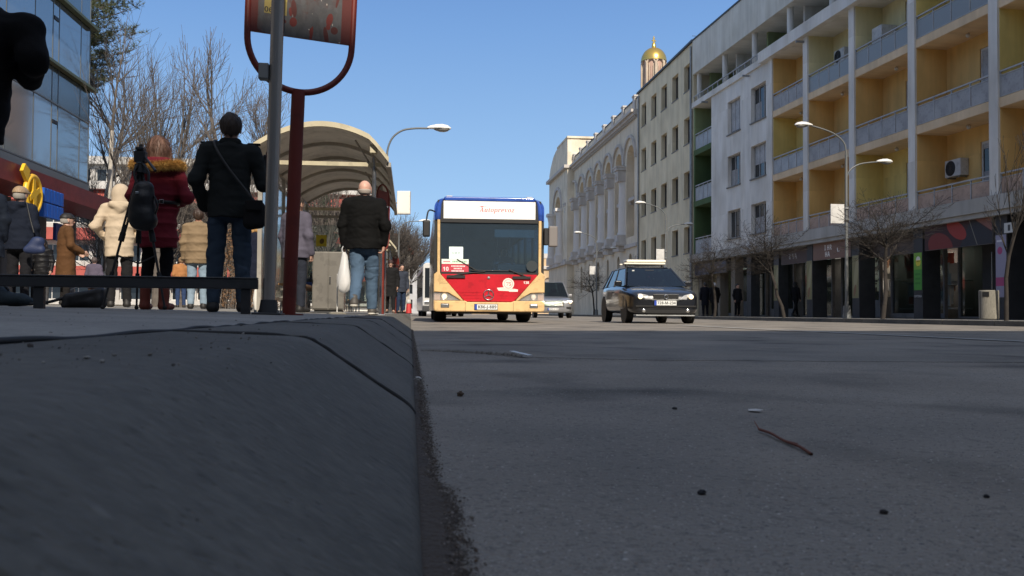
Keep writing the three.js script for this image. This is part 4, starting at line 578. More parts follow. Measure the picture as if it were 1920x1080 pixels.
{ const t = thing('hedge', 'brown dry leaved hedge seen through the shelter back', 'hedge', [-4.7, 0.27, -27.5]); const r0 = rngOf(97), w = new Wood(); for (let k = 0; k < 60; k++) { const x = (r0() - 0.5) * 2.6; w.seg(V(x, 0, (r0() - 0.5) * 0.6), V(x + (r0() - 0.5) * 0.5, 1.6 + r0() * 0.9, (r0() - 0.5) * 0.8), 0.014, 0.004, 4); } part(t, 'stems', w.geo(), barkM[1]);
  part(t, 'foliage', leafy(9000, r => V((r() - 0.5) * 2.8, 0.1 + 2.25 * r(), (r() - 0.5) * 0.9), 0.035, 98), mat([0.2, 0.115, 0.06], 0.9)); }

// ---------------------------------------------------------------- bus stop furniture
{ // red stop sign: post, long ring frame and a peeling panel
  const mkSign = (label, pos, ry, lean) => {
    const s = thing('bus_stop_sign', label, 'sign', pos, ry, 'red bus stop signs'); s.rotation.z = lean;
    part(s, 'post', [cyl(0.056, 0.056, 1.86, 0, 0.012, 0, 16), cyl(0.12, 0.12, 0.012, 0, 0, 0, 16)], M.red);
    const R = 0.43, pts = []; for (let i = 0; i <= 20; i++) { const a = Math.PI + Math.PI * i / 20; pts.push([R * Math.cos(a), 2.29 + R * Math.sin(a), 0]); } for (let i = 0; i <= 20; i++) { const a = Math.PI * i / 20; pts.push([R * Math.cos(a), 3.35 + R * Math.sin(a), 0]); }
    part(s, 'ring_frame', tube(pts, 0.027, 120, 10, true), M.red);
    const pm = mat([1, 1, 1], 0.7, { map: canvasTex(512, 512, (x, w, h) => {
      x.fillStyle = '#4c1710'; x.fillRect(0, 0, w, h); const q = rngOf(8);
      for (let i = 0; i < 900; i++) { const cx = w * (0.1 + 0.82 * q()), cy = h * (0.15 + 0.85 * Math.sqrt(q())), g = 55 + q() * 35; x.fillStyle = `rgba(${g},${g},${g + 2},0.35)`; x.beginPath(); x.ellipse(cx, cy, 5 + q() * 24, 5 + q() * 44, (q() - 0.5) * 0.6, 0, 7); x.fill(); }
      for (let i = 0; i < 22; i++) { const cx = w * (0.1 + 0.82 * q()), cy = h * q() * 0.95; x.fillStyle = q() < 0.6 ? '#64180f' : '#4a130c'; x.beginPath(); x.ellipse(cx, cy, 4 + q() * 15, 8 + q() * 42, (q() - 0.5) * 0.5, 0, 7); x.fill(); }
      for (let i = 0; i < 30; i++) { x.fillStyle = '#a39a90'; x.fillRect(w * q(), h * q(), 2 + q() * 4, 3 + q() * 10); }
      x.fillStyle = '#541610'; x.fillRect(0, 0, w * 0.07, h); x.fillRect(w * 0.9, 0, w * 0.1, h);
      x.fillStyle = '#8a7a3e'; x.fillRect(w * 0.13, h * 0.3, w * 0.22, h * 0.5); x.fillStyle = '#a08f47'; x.fillRect(w * 0.15, h * 0.56, w * 0.2, h * 0.1);
      x.fillStyle = '#2a2418'; x.beginPath(); x.ellipse(w * 0.26, h * 0.52, w * 0.1, h * 0.035, 0, 0, Math.PI); x.fill(); x.font = 'bold 40px sans-serif'; x.fillText('065 4', w * 0.13, h * 0.79); x.fillRect(w * 0.15, h * 0.62, w * 0.16, 8);
    }), bumpMap: T.grime, bumpScale: 0.002 });
    const pg = new THREE.PlaneGeometry(0.83, 0.83); pg.translate(0, 2.73, 0.014); const pg2 = new THREE.PlaneGeometry(0.83, 0.83); pg2.rotateY(Math.PI); pg2.translate(0, 2.73, -0.014);
    part(s, 'panel', box(-0.415, 0.415, 2.315, 3.145, -0.011, 0.011), M.red); part(s, 'panel_print', join([clean(pg), clean(pg2)]), pm);
    part(s, 'top_panel', box(-0.36, 0.36, 3.2, 3.6, -0.01, 0.01), M.red);
    return s;
  };
  const a = mkSign('large red bus stop sign with peeling panel beside the steel post', [-1.0, paveY(-1), -7.66], 0.27, -0.03);
  const c = copy(a, 'red bus stop sign seen nearly edge on behind the walking man', [-0.46, paveY(-0.46), -14.9], 1.18); c.rotation.z = 0; c.scale.setScalar(0.56);
  const e = copy(a, 'small distant red bus stop sign by the second shelter', [-0.55, paveY(-0.55), -33.5], 1.1); e.rotation.z = 0; e.scale.setScalar(0.56);
}
{
  const s = thing('steel_post', 'tall round steel post with a small grey box in the foreground', 'post', [-1.09, paveY(-1.09), -7.17]); s.rotation.z = -0.017;
  part(s, 'pipe', cyl(0.05, 0.05, 3.6, 0, 0.015, 0, 28), mat([0.5, 0.45, 0.4], 0.26, { metalness: 0.7, roughnessMap: T.rough }));
  part(s, 'base_plate', rbox(-0.11, 0.11, 0, 0.014, -0.11, 0.11, 0.004, 1), M.darkSteel);
  part(s, 'collar', [cyl(0.062, 0.075, 0.1, 0, 0.015, 0, 20)], M.darkSteel);
  for (let i = 0; i < 4; i++) part(s, 'bolt', cyl(0.011, 0.011, 0.02, 0.085 * (i & 1 ? 1 : -1), 0.015, 0.085 * (i & 2 ? 1 : -1), 6), M.galv);
  const b = sub(s, 'junction_box'); part(b, 'case', rbox(-0.125, -0.05, 1.82, 1.945, -0.03, 0.05, 0.006, 1), M.galv); part(b, 'lid', rbox(-0.12, -0.055, 1.826, 1.939, 0.051, 0.056, 0.002, 1), mat([0.25, 0.25, 0.24], 0.6));
}
{
  const s = thing('low_rail', 'long low dark steel rail in front of the waiting people', 'rail', [-1.17, 0, -7.17], 0.1);
  const y = paveY(-2); part(s, 'bar', rbox(-4.6, -0.0, y + 0.175, y + 0.252, -0.05, 0.05, 0.008, 2), M.darkSteel); part(s, 'cap_strip', rbox(-4.6, -0.0, y + 0.2525, y + 0.264, -0.056, 0.056, 0.004, 1), mat([0.1, 0.1, 0.1], 0.45, { metalness: 0.4, map: T.grime }));
  for (const x of [-0.09, -1.55, -3.05, -4.45]) part(s, 'leg', rbox(x - 0.035, x + 0.035, paveY(-1.17 + x) - 0.005, y + 0.174, -0.03, 0.03, 0.004, 1), M.darkSteel);
}
function makeShelter() {
  const s = thing('bus_shelter', 'bus shelter with curved roof and glazed back beside the road', 'shelter', [-1.28, paveY(-1.28), -13.1], 0, 'bus shelters');
  const Ln = 6.6, hw = 0.95, y0 = 2.36, rise = 0.34, N = 20, frame = mat([0.42, 0.39, 0.34], 0.5, { metalness: 0.4, map: T.grime });
  const roofM = phys([0.74, 0.68, 0.6], 0.6, { transmission: 0.25, thickness: 0, map: T.grime });
  const prof = t => { const x = -hw + 2 * hw * t, u = t * 2 - 1; return [x, y0 + rise * (1 - u * u) - (t > 0.86 ? (t - 0.86) * 1.1 : 0)]; };
  const panel = (z0, z1, m, name, off, th) => { const o = [], i = []; for (let k = 0; k <= N; k++) { const [x, y] = prof(k / N); o.push([x, y + off]); i.push([x, y + off - th]); } const g = ext([...o, ...i.reverse()], [], z1 - z0, z0); part(s, name, g, m); };
  for (let k = 0; k < 5; k++) panel(-Ln + k * Ln / 5 + 0.01, -Ln + (k + 1) * Ln / 5 - 0.01, roofM, 'roof_panel', 0, 0.012);
  for (let k = 0; k <= 5; k++) panel(-Ln + k * Ln / 5 - 0.03, -Ln + k * Ln / 5 + 0.03, k === 5 ? M.cream : frame, 'roof_rib', k === 5 ? 0.04 : -0.013, k === 5 ? 0.075 : 0.05);
  part(s, 'edge_beam', [box(-hw - 0.04, -hw + 0.03, y0 - 0.09, y0 - 0.02, -Ln, -0.04), box(hw - 0.03, hw + 0.03, y0 - 0.245, y0 - 0.18, -Ln, -0.04)], frame);
  for (const z of [-0.35, -Ln + 0.3]) { part(s, 'cross_beam', box(-hw, hw - 0.12, 2.16, 2.22, z - 0.03, z + 0.03), M.cream); }
  part(s, 'lamp_box', box(0.68, 0.78, 2.32, 2.44, -0.2, -0.05), M.cream);
  for (const z of [-0.35, -3.4, -Ln + 0.3]) { part(s, 'front_post', cyl(0.032, 0.032, 2.3, hw - 0.22, 0, z, 12), M.steel); part(s, 'brace', bar([hw - 0.22, 2.1, z], [hw - 0.5, 2.55, z], 0.014), frame); }
  for (let k = 0; k < 6; k++) { const z = -0.35 - k * 1.19; part(s, 'back_post', box(-hw + 0.02, -hw + 0.08, 0, 2.28, z - 0.03, z + 0.03), frame); if (k < 5) { part(s, 'back_pane', box(-hw + 0.045, -hw + 0.053, 0.25, 2.05, z - 1.15, z - 0.04), M.dirtyGlass); part(s, 'back_rail', [box(-hw + 0.03, -hw + 0.07, 2.05, 2.1, z - 1.16, z - 0.03), box(-hw + 0.03, -hw + 0.07, 0.2, 0.25, z - 1.16, z - 0.03)], frame); } }
  const ez = -Ln + 0.28; part(s, 'end_frame', [box(-hw + 0.09, 0.42, 2.0, 2.06, ez - 0.02, ez + 0.02), box(-hw + 0.09, 0.42, 0.2, 0.25, ez - 0.02, ez + 0.02), box(0.42, 0.47, 0, 2.06, ez - 0.02, ez + 0.02)], frame);
  part(s, 'end_pane', box(-hw + 0.09, 0.42, 0.25, 1.85, ez - 0.004, ez + 0.004), M.dirtyGlass);
  const st = printed(0.22, 0.24, 64, 64, (x, w, h) => { x.fillStyle = '#c2ad2c'; x.fillRect(0, 0, w, h); x.fillStyle = '#5e4a1c'; x.beginPath(); x.ellipse(w * 0.55, h * 0.55, 13, 16, 0.5, 0, 7); x.fill(); }); st.geo.translate(-0.6, 1.52, ez + 0.007); part(s, 'sticker', st.geo, st.mat);
  const wood = mat([0.3, 0.17, 0.08], 0.75, { map: T.bark }), bench = sub(s, 'bench'); for (let i = 0; i < 3; i++) part(bench, 'plank', rbox(-hw + 0.14 + i * 0.13, -hw + 0.26 + i * 0.13, 0.44, 0.475, -Ln + 0.6, -1.6, 0.006, 1), wood);
  for (const z of [-1.9, -3.6, -Ln + 0.9]) part(bench, 'bench_leg', cyl(0.025, 0.025, 0.44, -hw + 0.33, 0, z, 10), M.steel);
  return s;
}
const shel = makeShelter();
shel.userData.label = 'near bus shelter with curved translucent roof behind the red sign';
copy(shel, 'small distant bus shelter behind the walking woman in black', [-1.45, paveY(-1.45), -31.5]);
{
  const c = thing('utility_cabinet', 'grey metal utility cabinet standing at the shelter beside the walking man', 'cabinet', [-1.26, paveY(-1.26), -14.2]);
  const gm = mat([0.24, 0.225, 0.2], 0.45, { metalness: 0.35, map: T.grime });
  part(c, 'case', rbox(-0.23, 0.25, 0.05, 0.94, -0.18, 0.16, 0.01, 2), gm); part(c, 'plinth', box(-0.2, 0.22, 0, 0.05, -0.15, 0.13), M.darkSteel);
  part(c, 'door', rbox(0.02, 0.235, 0.07, 0.925, 0.162, 0.176, 0.004, 1), gm); part(c, 'door', rbox(-0.215, 0.005, 0.07, 0.925, 0.162, 0.176, 0.004, 1), gm); part(c, 'handle', rbox(0.03, 0.05, 0.45, 0.56, 0.178, 0.195, 0.004, 1), M.steel);
}
{
  const p = thing('thin_post', 'thin steel post at the kerb just right of the walking man', 'post', [-0.42, paveY(-0.42), -12.7]); part(p, 'pipe', cyl(0.024, 0.024, 0.95, 0, 0.01, 0, 12), M.steel); part(p, 'foot', cyl(0.07, 0.08, 0.012, 0, 0, 0, 14), M.galv); part(p, 'cap', at(clean(new THREE.SphereGeometry(0.025, 10, 6)), 0, 0.96, 0), M.steel);
  const q = thing('floor_stand', 'thin floor stand on a pale round foot beneath the plastic bag', 'stand', [-0.95, paveY(-0.95), -12.0]); part(q, 'foot', lathe([[0, 0.03], [0.06, 0.028], [0.13, 0.012], [0.135, 0], [0, 0]], 20), mat([0.4, 0.37, 0.3], 0.8, { map: T.conc })); part(q, 'rod', cyl(0.009, 0.009, 0.5, 0, 0.025, 0, 8), M.white);
}
{
  const w = thing('white_box_sign', 'blank white box sign hanging by the end of the shelter roof', 'sign', [-0.16, 2.32, -19.5], -0.15); part(w, 'box', rbox(-0.14, 0.14, 0, 0.5, -0.06, 0.06, 0.015, 2), mat([0.75, 0.72, 0.66], 0.5)); part(w, 'face', box(-0.12, 0.12, 0.025, 0.475, 0.061, 0.066), mat([0.8, 0.77, 0.7], 0.4)); part(w, 'bracket', bar([-0.14, 0.25, 0], [-0.42, 0.2, 0], 0.015), M.galv);
  const r = thing('litter_bin', 'pale grey cylindrical litter bin on the right pavement', 'bin', [13.35, 0.12, -19.7]); part(r, 'drum', lathe([[0, 0.02], [0.2, 0.02], [0.21, 0.05], [0.215, 0.68], [0.205, 0.7], [0.17, 0.7], [0.17, 0.6], [0, 0.6]], 22), mat([0.34, 0.32, 0.27], 0.8, { map: T.conc })); part(r, 'slot', at(box(-0.07, 0.07, 0.55, 0.66, 0.195, 0.222), 0, 0, 0, -0.9), M.black); part(r, 'seam', at(box(-0.008, 0.008, 0.05, 0.68, 0.21, 0.219), 0, 0, 0, -1.6), M.black);
  const k = thing('plastic_bollard', 'small red bollard with white top on the kerb beyond the bus', 'bollard', [-0.05, 0.19, -27]); part(k, 'body', lathe([[0, 0.3], [0.07, 0.3], [0.09, 0.02], [0.12, 0], [0, 0]], 14), mat([0.5, 0.03, 0.03], 0.6)); part(k, 'cap', lathe([[0, 0.42], [0.06, 0.41], [0.08, 0.3], [0, 0.3]], 14), M.white);
}
// ---------------------------------------------------------------- street lamps
function lampHead(parent, x, y, z, dirx, s) {
  const h = sub(parent, 'lamp_head'), up = [], lo = []; const n = 14, R = [[0, 0.05, 0.05], [0.1, 0.1, 0.09], [0.3, 0.17, 0.14], [0.5, 0.19, 0.15], [0.68, 0.15, 0.11], [0.78, 0.05, 0.04]];
  for (const [u, w, t] of R) { const a = [], b = []; for (let k = 0; k < n; k++) { const q = 2 * Math.PI * k / n, c = Math.cos(q), d = Math.sin(q); a.push([x + dirx * u * s, y + (d > 0 ? d * t : d * 0.02) * s, z + c * w * s]); b.push([x + dirx * (0.22 + u * 0.66) * s, y - 0.01 + (d > 0 ? 0 : d * t * 0.75) * s, z + c * w * s * 0.86]); } up.push(a); lo.push(b); }
  part(h, 'housing', loft(up), M.lampWhite); part(h, 'bowl', loft(lo), M.lampBowl);
}
M.lampWhite = mat([0.75, 0.74, 0.7], 0.4); M.lampBowl = mat([0.3, 0.29, 0.26], 0.2); M.lampPost = mat([0.2, 0.21, 0.21], 0.55, { metalness: 0.3, map: T.grime });
function lampL(label, z) {
  const t = thing('street_lamp', label, 'street lamp', [-1.05, paveY(-1.05), z], 0, 'lamps along the left pavement');
  part(t, 'post', [bar([0, 0, 0], [0, 6.6, 0], 0.085, 0.055, 10)], M.lampPost); part(t, 'arm', tube([[0, 6.6, 0], [0.02, 7.0, 0], [0.22, 7.5, 0], [0.62, 7.82, 0], [1.15, 7.93, 0], [1.75, 7.95, 0]], 0.042, 24, 8), M.lampPost); lampHead(t, 1.7, 7.96, 0, 1, 1.3); part(t, 'base', cyl(0.12, 0.14, 0.5, 0, 0, 0, 12), M.lampPost);
}
lampL('tall single arm street lamp rising behind the bus shelter', -39); lampL('distant single arm street lamp left of the bus roof', -79); lampL('furthest single arm street lamp on the left side', -119);
function lampR(label, z) {
  const t = thing('street_lamp', label, 'street lamp', [13.45, 0.118, z], 0, 'two armed lamps along the right pavement');
  part(t, 'post', [bar([0, 0, 0], [0, 5.1, 0], 0.058, 0.04, 10)], M.lampPost);
  part(t, 'arm', tube([[0, 5.1, 0], [-0.06, 5.45, 0], [-0.35, 5.72, 0], [-0.75, 5.88, 0], [-1.15, 5.98, 0]], 0.026, 20, 8), M.lampPost); lampHead(t, -1.1, 5.99, 0, -1, 0.72);
  part(t, 'arm', tube([[0, 4.35, 0], [0.12, 4.62, 0], [0.4, 4.8, 0], [0.8, 4.88, 0], [1.05, 4.9, 0]], 0.023, 20, 8), M.lampPost); lampHead(t, 1.0, 4.91, 0, 1, 0.66);
  part(t, 'notice_board', [rbox(-0.52, -0.08, 2.95, 3.55, -0.02, 0.02, 0.005, 1)], M.white); part(t, 'clamp', [cyl(0.09, 0.09, 0.05, 0, 3.4, 0, 10), cyl(0.09, 0.09, 0.05, 0, 3.05, 0, 10)], M.galv); part(t, 'base', cyl(0.11, 0.13, 0.4, 0, 0, 0, 12), M.lampPost);
}
lampR('two armed street lamp with white board in front of the yellow balconies', -26.8); lampR('two armed street lamp with white board in front of the plain cream block', -46.9); lampR('two armed street lamp with white board in front of the palace columns', -64.9);

// ---------------------------------------------------------------- vehicles (front faces +z)
function wheel(parent, x, z, R, w, rim) {
  const g = sub(parent, 'wheel'), q = a => at(a, x, R, z, 0, 0, Math.PI / 2);
  part(g, 'tyre', q(lathe([[R * 0.62, -w / 2], [R * 0.93, -w / 2], [R, -w * 0.35], [R, w * 0.35], [R * 0.93, w / 2], [R * 0.62, w / 2]], 28)), M.rubber);
  part(g, 'rim', q(lathe([[0, -w * 0.42], [R * 0.3, -w * 0.42], [R * 0.58, -w * 0.3], [R * 0.63, -w * 0.46], [R * 0.63, w * 0.46], [R * 0.58, w * 0.3], [R * 0.3, w * 0.42], [0, w * 0.42]], 20)), rim);
}
const HEAD = mat([0.9, 0.85, 0.75], 0.3, { emissive: L(1, 0.72, 0.4), emissiveIntensity: 2.2 });
function plate(parent, txt, x, y, z, w, h) {
  const p = printed(w, h, 256, Math.round(256 * h / w), (c, W, H) => { c.fillStyle = '#dfe0dc'; c.fillRect(0, 0, W, H); c.fillStyle = '#1d43a8'; c.fillRect(0, 0, W * 0.1, H); c.fillStyle = '#1c1c1e'; c.font = 'bold ' + H * 0.82 + 'px sans-serif'; c.textAlign = 'center'; c.fillText(txt, W * 0.55, H * 0.8); });
  const g = sub(parent, 'number_plate'); part(g, 'holder', rbox(x - w / 2 - 0.01, x + w / 2 + 0.01, y - h / 2 - 0.01, y + h / 2 + 0.01, z - 0.02, z, 0.003, 1), M.black); p.geo.translate(x, y, z + 0.003); part(g, 'print', p.geo, p.mat);
}
function bodyOutline(hw, y0, y1, rTop, n = 8, rBot = 0.06) { const o = [[-hw + rBot, y0], [hw - rBot, y0], [hw, y0 + rBot]]; for (let i = 0; i <= n; i++) { const a = Math.PI / 2 * i / n; o.push([hw - rTop + rTop * Math.cos(a) * 1, y1 - rTop + rTop * Math.sin(a)]); } for (let i = 0; i <= n; i++) { const a = Math.PI / 2 + Math.PI / 2 * i / n; o.push([-hw + rTop + rTop * Math.cos(a), y1 - rTop + rTop * Math.sin(a)]); } o.push([-hw, y0 + rBot]); return o; }
M.busGlass = phys([0.55, 0.6, 0.6], 0.04, { transmission: 1, thickness: 0 });
{ // city bus
  const b = thing('city_bus', 'cream red and blue city bus driving towards the viewer', 'bus', [1.8, 0, -20.75], -0.012);
  const cr = phys([0.9, 0.61, 0.29], 0.35, { map: T.grime, clearcoat: 0.6, clearcoatRoughness: 0.1 }), blue = phys([0.035, 0.105, 0.48], 0.3, { map: T.grime, clearcoat: 0.7, clearcoatRoughness: 0.08 }), red = phys([0.68, 0.012, 0.028], 0.35, { map: T.grime, clearcoat: 0.6, clearcoatRoughness: 0.1 });
  const hw = 1.275, Ln = 12, top = 2.9;
  const shell = (y0, y1, r, z0, z1, m, name, rb) => { const o = bodyOutline(hw, y0, y1, r, 8, rb), i = o.map(([x, y]) => [x * 0.965, (y - (y0 + y1) / 2) * 0.97 + (y0 + y1) / 2]); part(b, name, ext(o, [i.reverse()], z1 - z0, z0), m); };
  // side skirts, window band and roof
  part(b, 'side_panel', [box(-hw, -hw + 0.05, 0.28, 1.12, -Ln, -0.28), box(hw - 0.05, hw, 0.28, 1.12, -Ln, -0.28)], cr);
  for (const s of [-1, 1]) for (let k = 0; k < 7; k++) part(b, 'side_window', box(s < 0 ? -hw + 0.004 : hw - 0.03, s < 0 ? -hw + 0.03 : hw - 0.004, 1.14, 2.36, -0.3 - (k + 1) * 1.66 + 0.02, -0.3 - k * 1.66 - 0.02), M.busGlass);
  for (const s of [-1, 1]) { part(b, 'window_rail', box(s < 0 ? -hw + 0.006 : hw - 0.05, s < 0 ? -hw + 0.05 : hw - 0.006, 2.3, 2.38, -Ln, -0.28), M.black); for (let k = 0; k <= 7; k++) part(b, 'window_pillar', box(s < 0 ? -hw + 0.032 : hw - 0.07, s < 0 ? -hw + 0.07 : hw - 0.032, 1.12, 2.3, -0.36 - k * 1.66, -0.28 - k * 1.66), M.black); }
  { const o = []; for (let i = 0; i <= 10; i++) { const a = Math.PI / 2 * i / 10; o.push([hw - 0.22 + 0.22 * Math.cos(a), top - 0.26 + 0.22 * Math.sin(a)]); } for (let i = 0; i <= 10; i++) { const a = Math.PI / 2 + Math.PI / 2 * i / 10; o.push([-hw + 0.22 + 0.22 * Math.cos(a), top - 0.26 + 0.22 * Math.sin(a)]); } o.push([-hw, 2.36], [-hw + 0.06, 2.36], [-hw + 0.06, 2.6], [-hw + 0.2, 2.8], [hw - 0.2, 2.8], [hw - 0.06, 2.6], [hw - 0.06, 2.36], [hw, 2.36]); part(b, 'roof', ext(o, [], Ln - 0.12, -Ln), blue); }
  part(b, 'floor', box(-hw + 0.05, hw - 0.05, 0.3, 0.36, -Ln, -0.1), M.darkSteel); part(b, 'rear_wall', box(-hw + 0.05, hw - 0.05, 0.36, 2.8, -Ln, -Ln + 0.06), M.galv);
  part(b, 'underbody', [box(-0.95, 0.95, 0.2, 0.295, -Ln + 0.4, -0.2), box(-1.1, -0.75, 0.16, 0.3, -6.6, -3.8)], M.black);
  // front: lower panels
  const F = -0.02;
  part(b, 'bumper', ext([[-1.26, 0.27], [-1.2, 0.25], [1.2, 0.25], [1.26, 0.27], [1.275, 0.34], [1.275, 0.5], [0.57, 0.5], [0.5, 0.47], [-0.5, 0.47], [-0.57, 0.5], [-1.275, 0.5], [-1.275, 0.34]], [], 0.26, F - 0.2, 0.02), cr);
  for (const s of [-1, 1]) {
    const mir = pts => s > 0 ? pts : pts.map(([x, y]) => [-x, y]).reverse();
    part(b, 'front_corner', ext(mir([[0.6, 0.505], [0.66, 0.505], [0.73, 0.56], [0.95, 0.685], [1.274, 0.7], [1.275, 1.1], [1.2, 1.16], [1.16, 1.2], [1.12, 1.1]]), [], 0.24, F - 0.2, 0.012), cr);
    part(b, 'front_pillar', ext(mir([[1.135, 1.1], [1.2, 1.16], [1.205, 2.36], [1.14, 2.36]]), [], 0.18, F - 0.2, 0.01), cr);
    part(b, 'corner_trim', ext(mir([[1.207, 1.17], [1.272, 1.12], [1.272, 2.36], [1.207, 2.36]]), [], 0.14, F - 0.24), M.black);
    const hl = sub(b, 'headlight'); part(hl, 'lens', ext(mir([[0.68, 0.51], [1.272, 0.51], [1.272, 0.685], [0.97, 0.675], [0.76, 0.575]]), [], 0.03, F - 0.02), phys([0.9, 0.9, 0.9], 0.05, { transmission: 0.85, thickness: 0 })); part(hl, 'bowl', ext(mir([[0.68, 0.51], [1.272, 0.51], [1.272, 0.685], [0.97, 0.675], [0.76, 0.575]]), [], 0.02, F - 0.08), M.reflector);
    part(hl, 'lamp', at(lathe([[0, 0.035], [0.035, 0.03], [0.062, 0], [0, 0]], 16), s * 1.03, 0.6, F - 0.055, 0, Math.PI / 2), s < 0 ? HEAD : mat([0.9, 0.85, 0.75], 0.3, { emissive: L(1, 0.75, 0.5), emissiveIntensity: 0.7 }));
    part(hl, 'reflector', at(lathe([[0.06, 0.03], [0.09, 0.05], [0.095, 0], [0.06, 0]], 18), s * 1.03, 0.6, F - 0.058, 0, Math.PI / 2), M.chrome); part(hl, 'indicator', box(s > 0 ? 1.13 : -1.26, s > 0 ? 1.26 : -1.13, 0.515, 0.675, F - 0.055, F - 0.045), mat([0.75, 0.5, 0.35], 0.3));
    part(b, 'fog_light', [rbox(s * 1.02 - 0.085, s * 1.02 + 0.085, 0.345, 0.425, F + 0.045, F + 0.065, 0.01, 1)], M.reflector, 'small rectangular fog light'); part(b, 'fog_surround', rbox(s * 1.02 - 0.1, s * 1.02 + 0.1, 0.33, 0.44, F + 0.03, F + 0.062, 0.01, 1), M.darkSteel);
  }
  part(b, 'front_panel', ext([[-0.56, 0.482], [0.56, 0.482], [1.1, 1.07], [1.1, 1.11], [-1.1, 1.11], [-1.1, 1.07]], [], 0.2, F - 0.19, 0.012), red);
  { const l = []; for (const [y, w] of [[0.55, 0.62], [0.62, 0.68], [0.69, 0.74]]) for (const s of [-1, 1]) l.push(box(s > 0 ? 0.16 : -w, s > 0 ? w : -0.16, y, y + 0.025, F + 0.008, F + 0.016)); part(b, 'grille_bar', l, red); }
  part(b, 'panel_gap', [box(-0.552, -0.546, 0.26, 0.47, F + 0.055, F + 0.0615), box(0.546, 0.552, 0.26, 0.47, F + 0.055, F + 0.0615), box(-1.15, -0.95, 0.895, 0.9, F + 0.036, F + 0.041), box(-0.955, -0.95, 0.9, 1.02, F + 0.036, F + 0.041)], M.black);
  part(b, 'lock', at(lathe([[0, 0.02], [0.03, 0.015], [0.035, 0], [0, 0]], 14), -0.02, 1.03, F + 0.009, 0, Math.PI / 2), M.galv);
  { const e = sub(b, 'star_emblem'); part(e, 'ring', at(clean(new THREE.TorusGeometry(0.115, 0.012, 8, 30)), -0.02, 0.64, F + 0.03), M.chrome); const sp = []; for (let i = 0; i < 3; i++) { const a = Math.PI / 2 + i * 2 * Math.PI / 3; sp.push(bar([-0.02, 0.64, F + 0.03], [-0.02 + 0.115 * Math.cos(a), 0.64 + 0.115 * Math.sin(a), F + 0.03], 0.02, 0.004, 6)); } part(e, 'star', sp, M.chrome); part(e, 'back_plate', at(cyl(0.11, 0.11, 0.004, 0, 0, 0, 24), -0.02, 0.64, F + 0.012, 0, Math.PI / 2), red); }
  const decal = (name, w, h, tw, th, x, y, draw) => { const p = printed(w, h, tw, th, draw, 0.5, { transparent: true, alphaTest: 0.4 }); p.geo.translate(x, y, F + 0.013); part(b, name, p.geo, p.mat); };
  decal('anniversary_emblem', 0.5, 0.36, 256, 184, 0.42, 0.86, (c, W, H) => { c.clearRect(0, 0, W, H); c.fillStyle = '#f3e3d8'; c.beginPath(); c.arc(W * 0.53, H * 0.4, H * 0.37, 0, 7); c.fill(); c.beginPath(); c.moveTo(0, H * 0.66); c.lineTo(W * 0.35, H * 0.62); c.lineTo(W * 0.98, H * 0.76); c.lineTo(W * 0.96, H * 0.96); c.lineTo(W * 0.6, H * 0.98); c.lineTo(W * 0.55, H * 0.86); c.lineTo(W * 0.08, H * 0.84); c.fill(); c.strokeStyle = '#d08070'; c.lineWidth = 5; c.beginPath(); c.arc(W * 0.53, H * 0.4, H * 0.27, 0, 7); c.stroke(); c.fillStyle = '#c8503c'; c.font = 'bold 58px serif'; c.fillText('75', W * 0.42, H * 0.52); c.fillStyle = '#d9a090'; c.fillRect(W * 0.2, H * 0.72, W * 0.6, 5); });
  decal('fleet_number', 0.17, 0.1, 128, 76, 0.86, 0.93, (c, W, H) => { c.clearRect(0, 0, W, H); c.fillStyle = '#f6efe9'; c.font = 'bold 62px sans-serif'; c.fillText('138', 4, 62); });
  plate(b, 'K86-J-889', -0.08, 0.36, F + 0.075, 0.52, 0.12);
  // windscreen, pillars, display
  part(b, 'windscreen_seal', [box(-1.13, 1.13, 1.112, 1.16, F - 0.12, F - 0.01), box(-1.13, 1.13, 2.3, 2.375, F - 0.12, F - 0.02)], M.black);
  part(b, 'windscreen', box(-1.132, 1.132, 1.16, 2.3, F - 0.06, F - 0.05), phys([0.42, 0.55, 0.66], 0.04, { transmission: 0.94, thickness: 0 }));
  part(b, 'display_surround', box(-1.2, 1.2, 2.376, 2.82, F - 0.2, F - 0.07), M.black);
  { const p = printed(2.12, 0.4, 1024, 193, (c, W, H) => { c.fillStyle = '#fbfaf8'; c.fillRect(0, 0, W, H); c.fillStyle = '#cf5a5e'; c.strokeStyle = '#cf5a5e'; c.font = 'italic bold 66px serif'; c.fillText('Autoprevoz', W * 0.385, H * 0.6); c.lineWidth = 4; c.beginPath(); c.moveTo(W * 0.365, H * 0.36); c.quadraticCurveTo(W * 0.41, H * 0.22, W * 0.48, H * 0.33); c.stroke(); c.beginPath(); c.ellipse(W * 0.415, H * 0.3, 16, 7, -0.2, 0, 7); c.fill(); c.fillStyle = '#b9c7d6'; c.beginPath(); c.moveTo(W * 0.33, H * 0.53); c.lineTo(W * 0.38, H * 0.5); c.lineTo(W * 0.35, H * 0.6); c.fill(); }); p.geo.translate(0, 2.595, F - 0.058); const g = sub(b, 'destination_board'); part(g, 'print', p.geo, p.mat); part(g, 'panel', box(-1.065, 1.065, 2.39, 2.8, F - 0.069, F - 0.061), M.white); }
  part(b, 'roof_front', [rbox(-1.05, 1.05, 2.8, 2.9, F - 0.3, F - 0.05, 0.03, 3)], blue);
  for (const s of [-1, 1]) part(b, 'roof_corner', loft([[2.37, 1.275, 1.1], [2.55, 1.27, 1.09], [2.72, 1.24, 1.08], [2.82, 1.17, 1.05], [2.87, 1.06, 1.0]].map(([y, xo, xi]) => { const o = []; for (let k = 0; k < 12; k++) { const a = 2 * Math.PI * k / 12; o.push([s * ((xo + xi) / 2 + (xo - xi) / 2 * Math.cos(a)), y, F - 0.17 + 0.13 * Math.sin(a)]); } return s > 0 ? o : o.reverse(); })), blue);
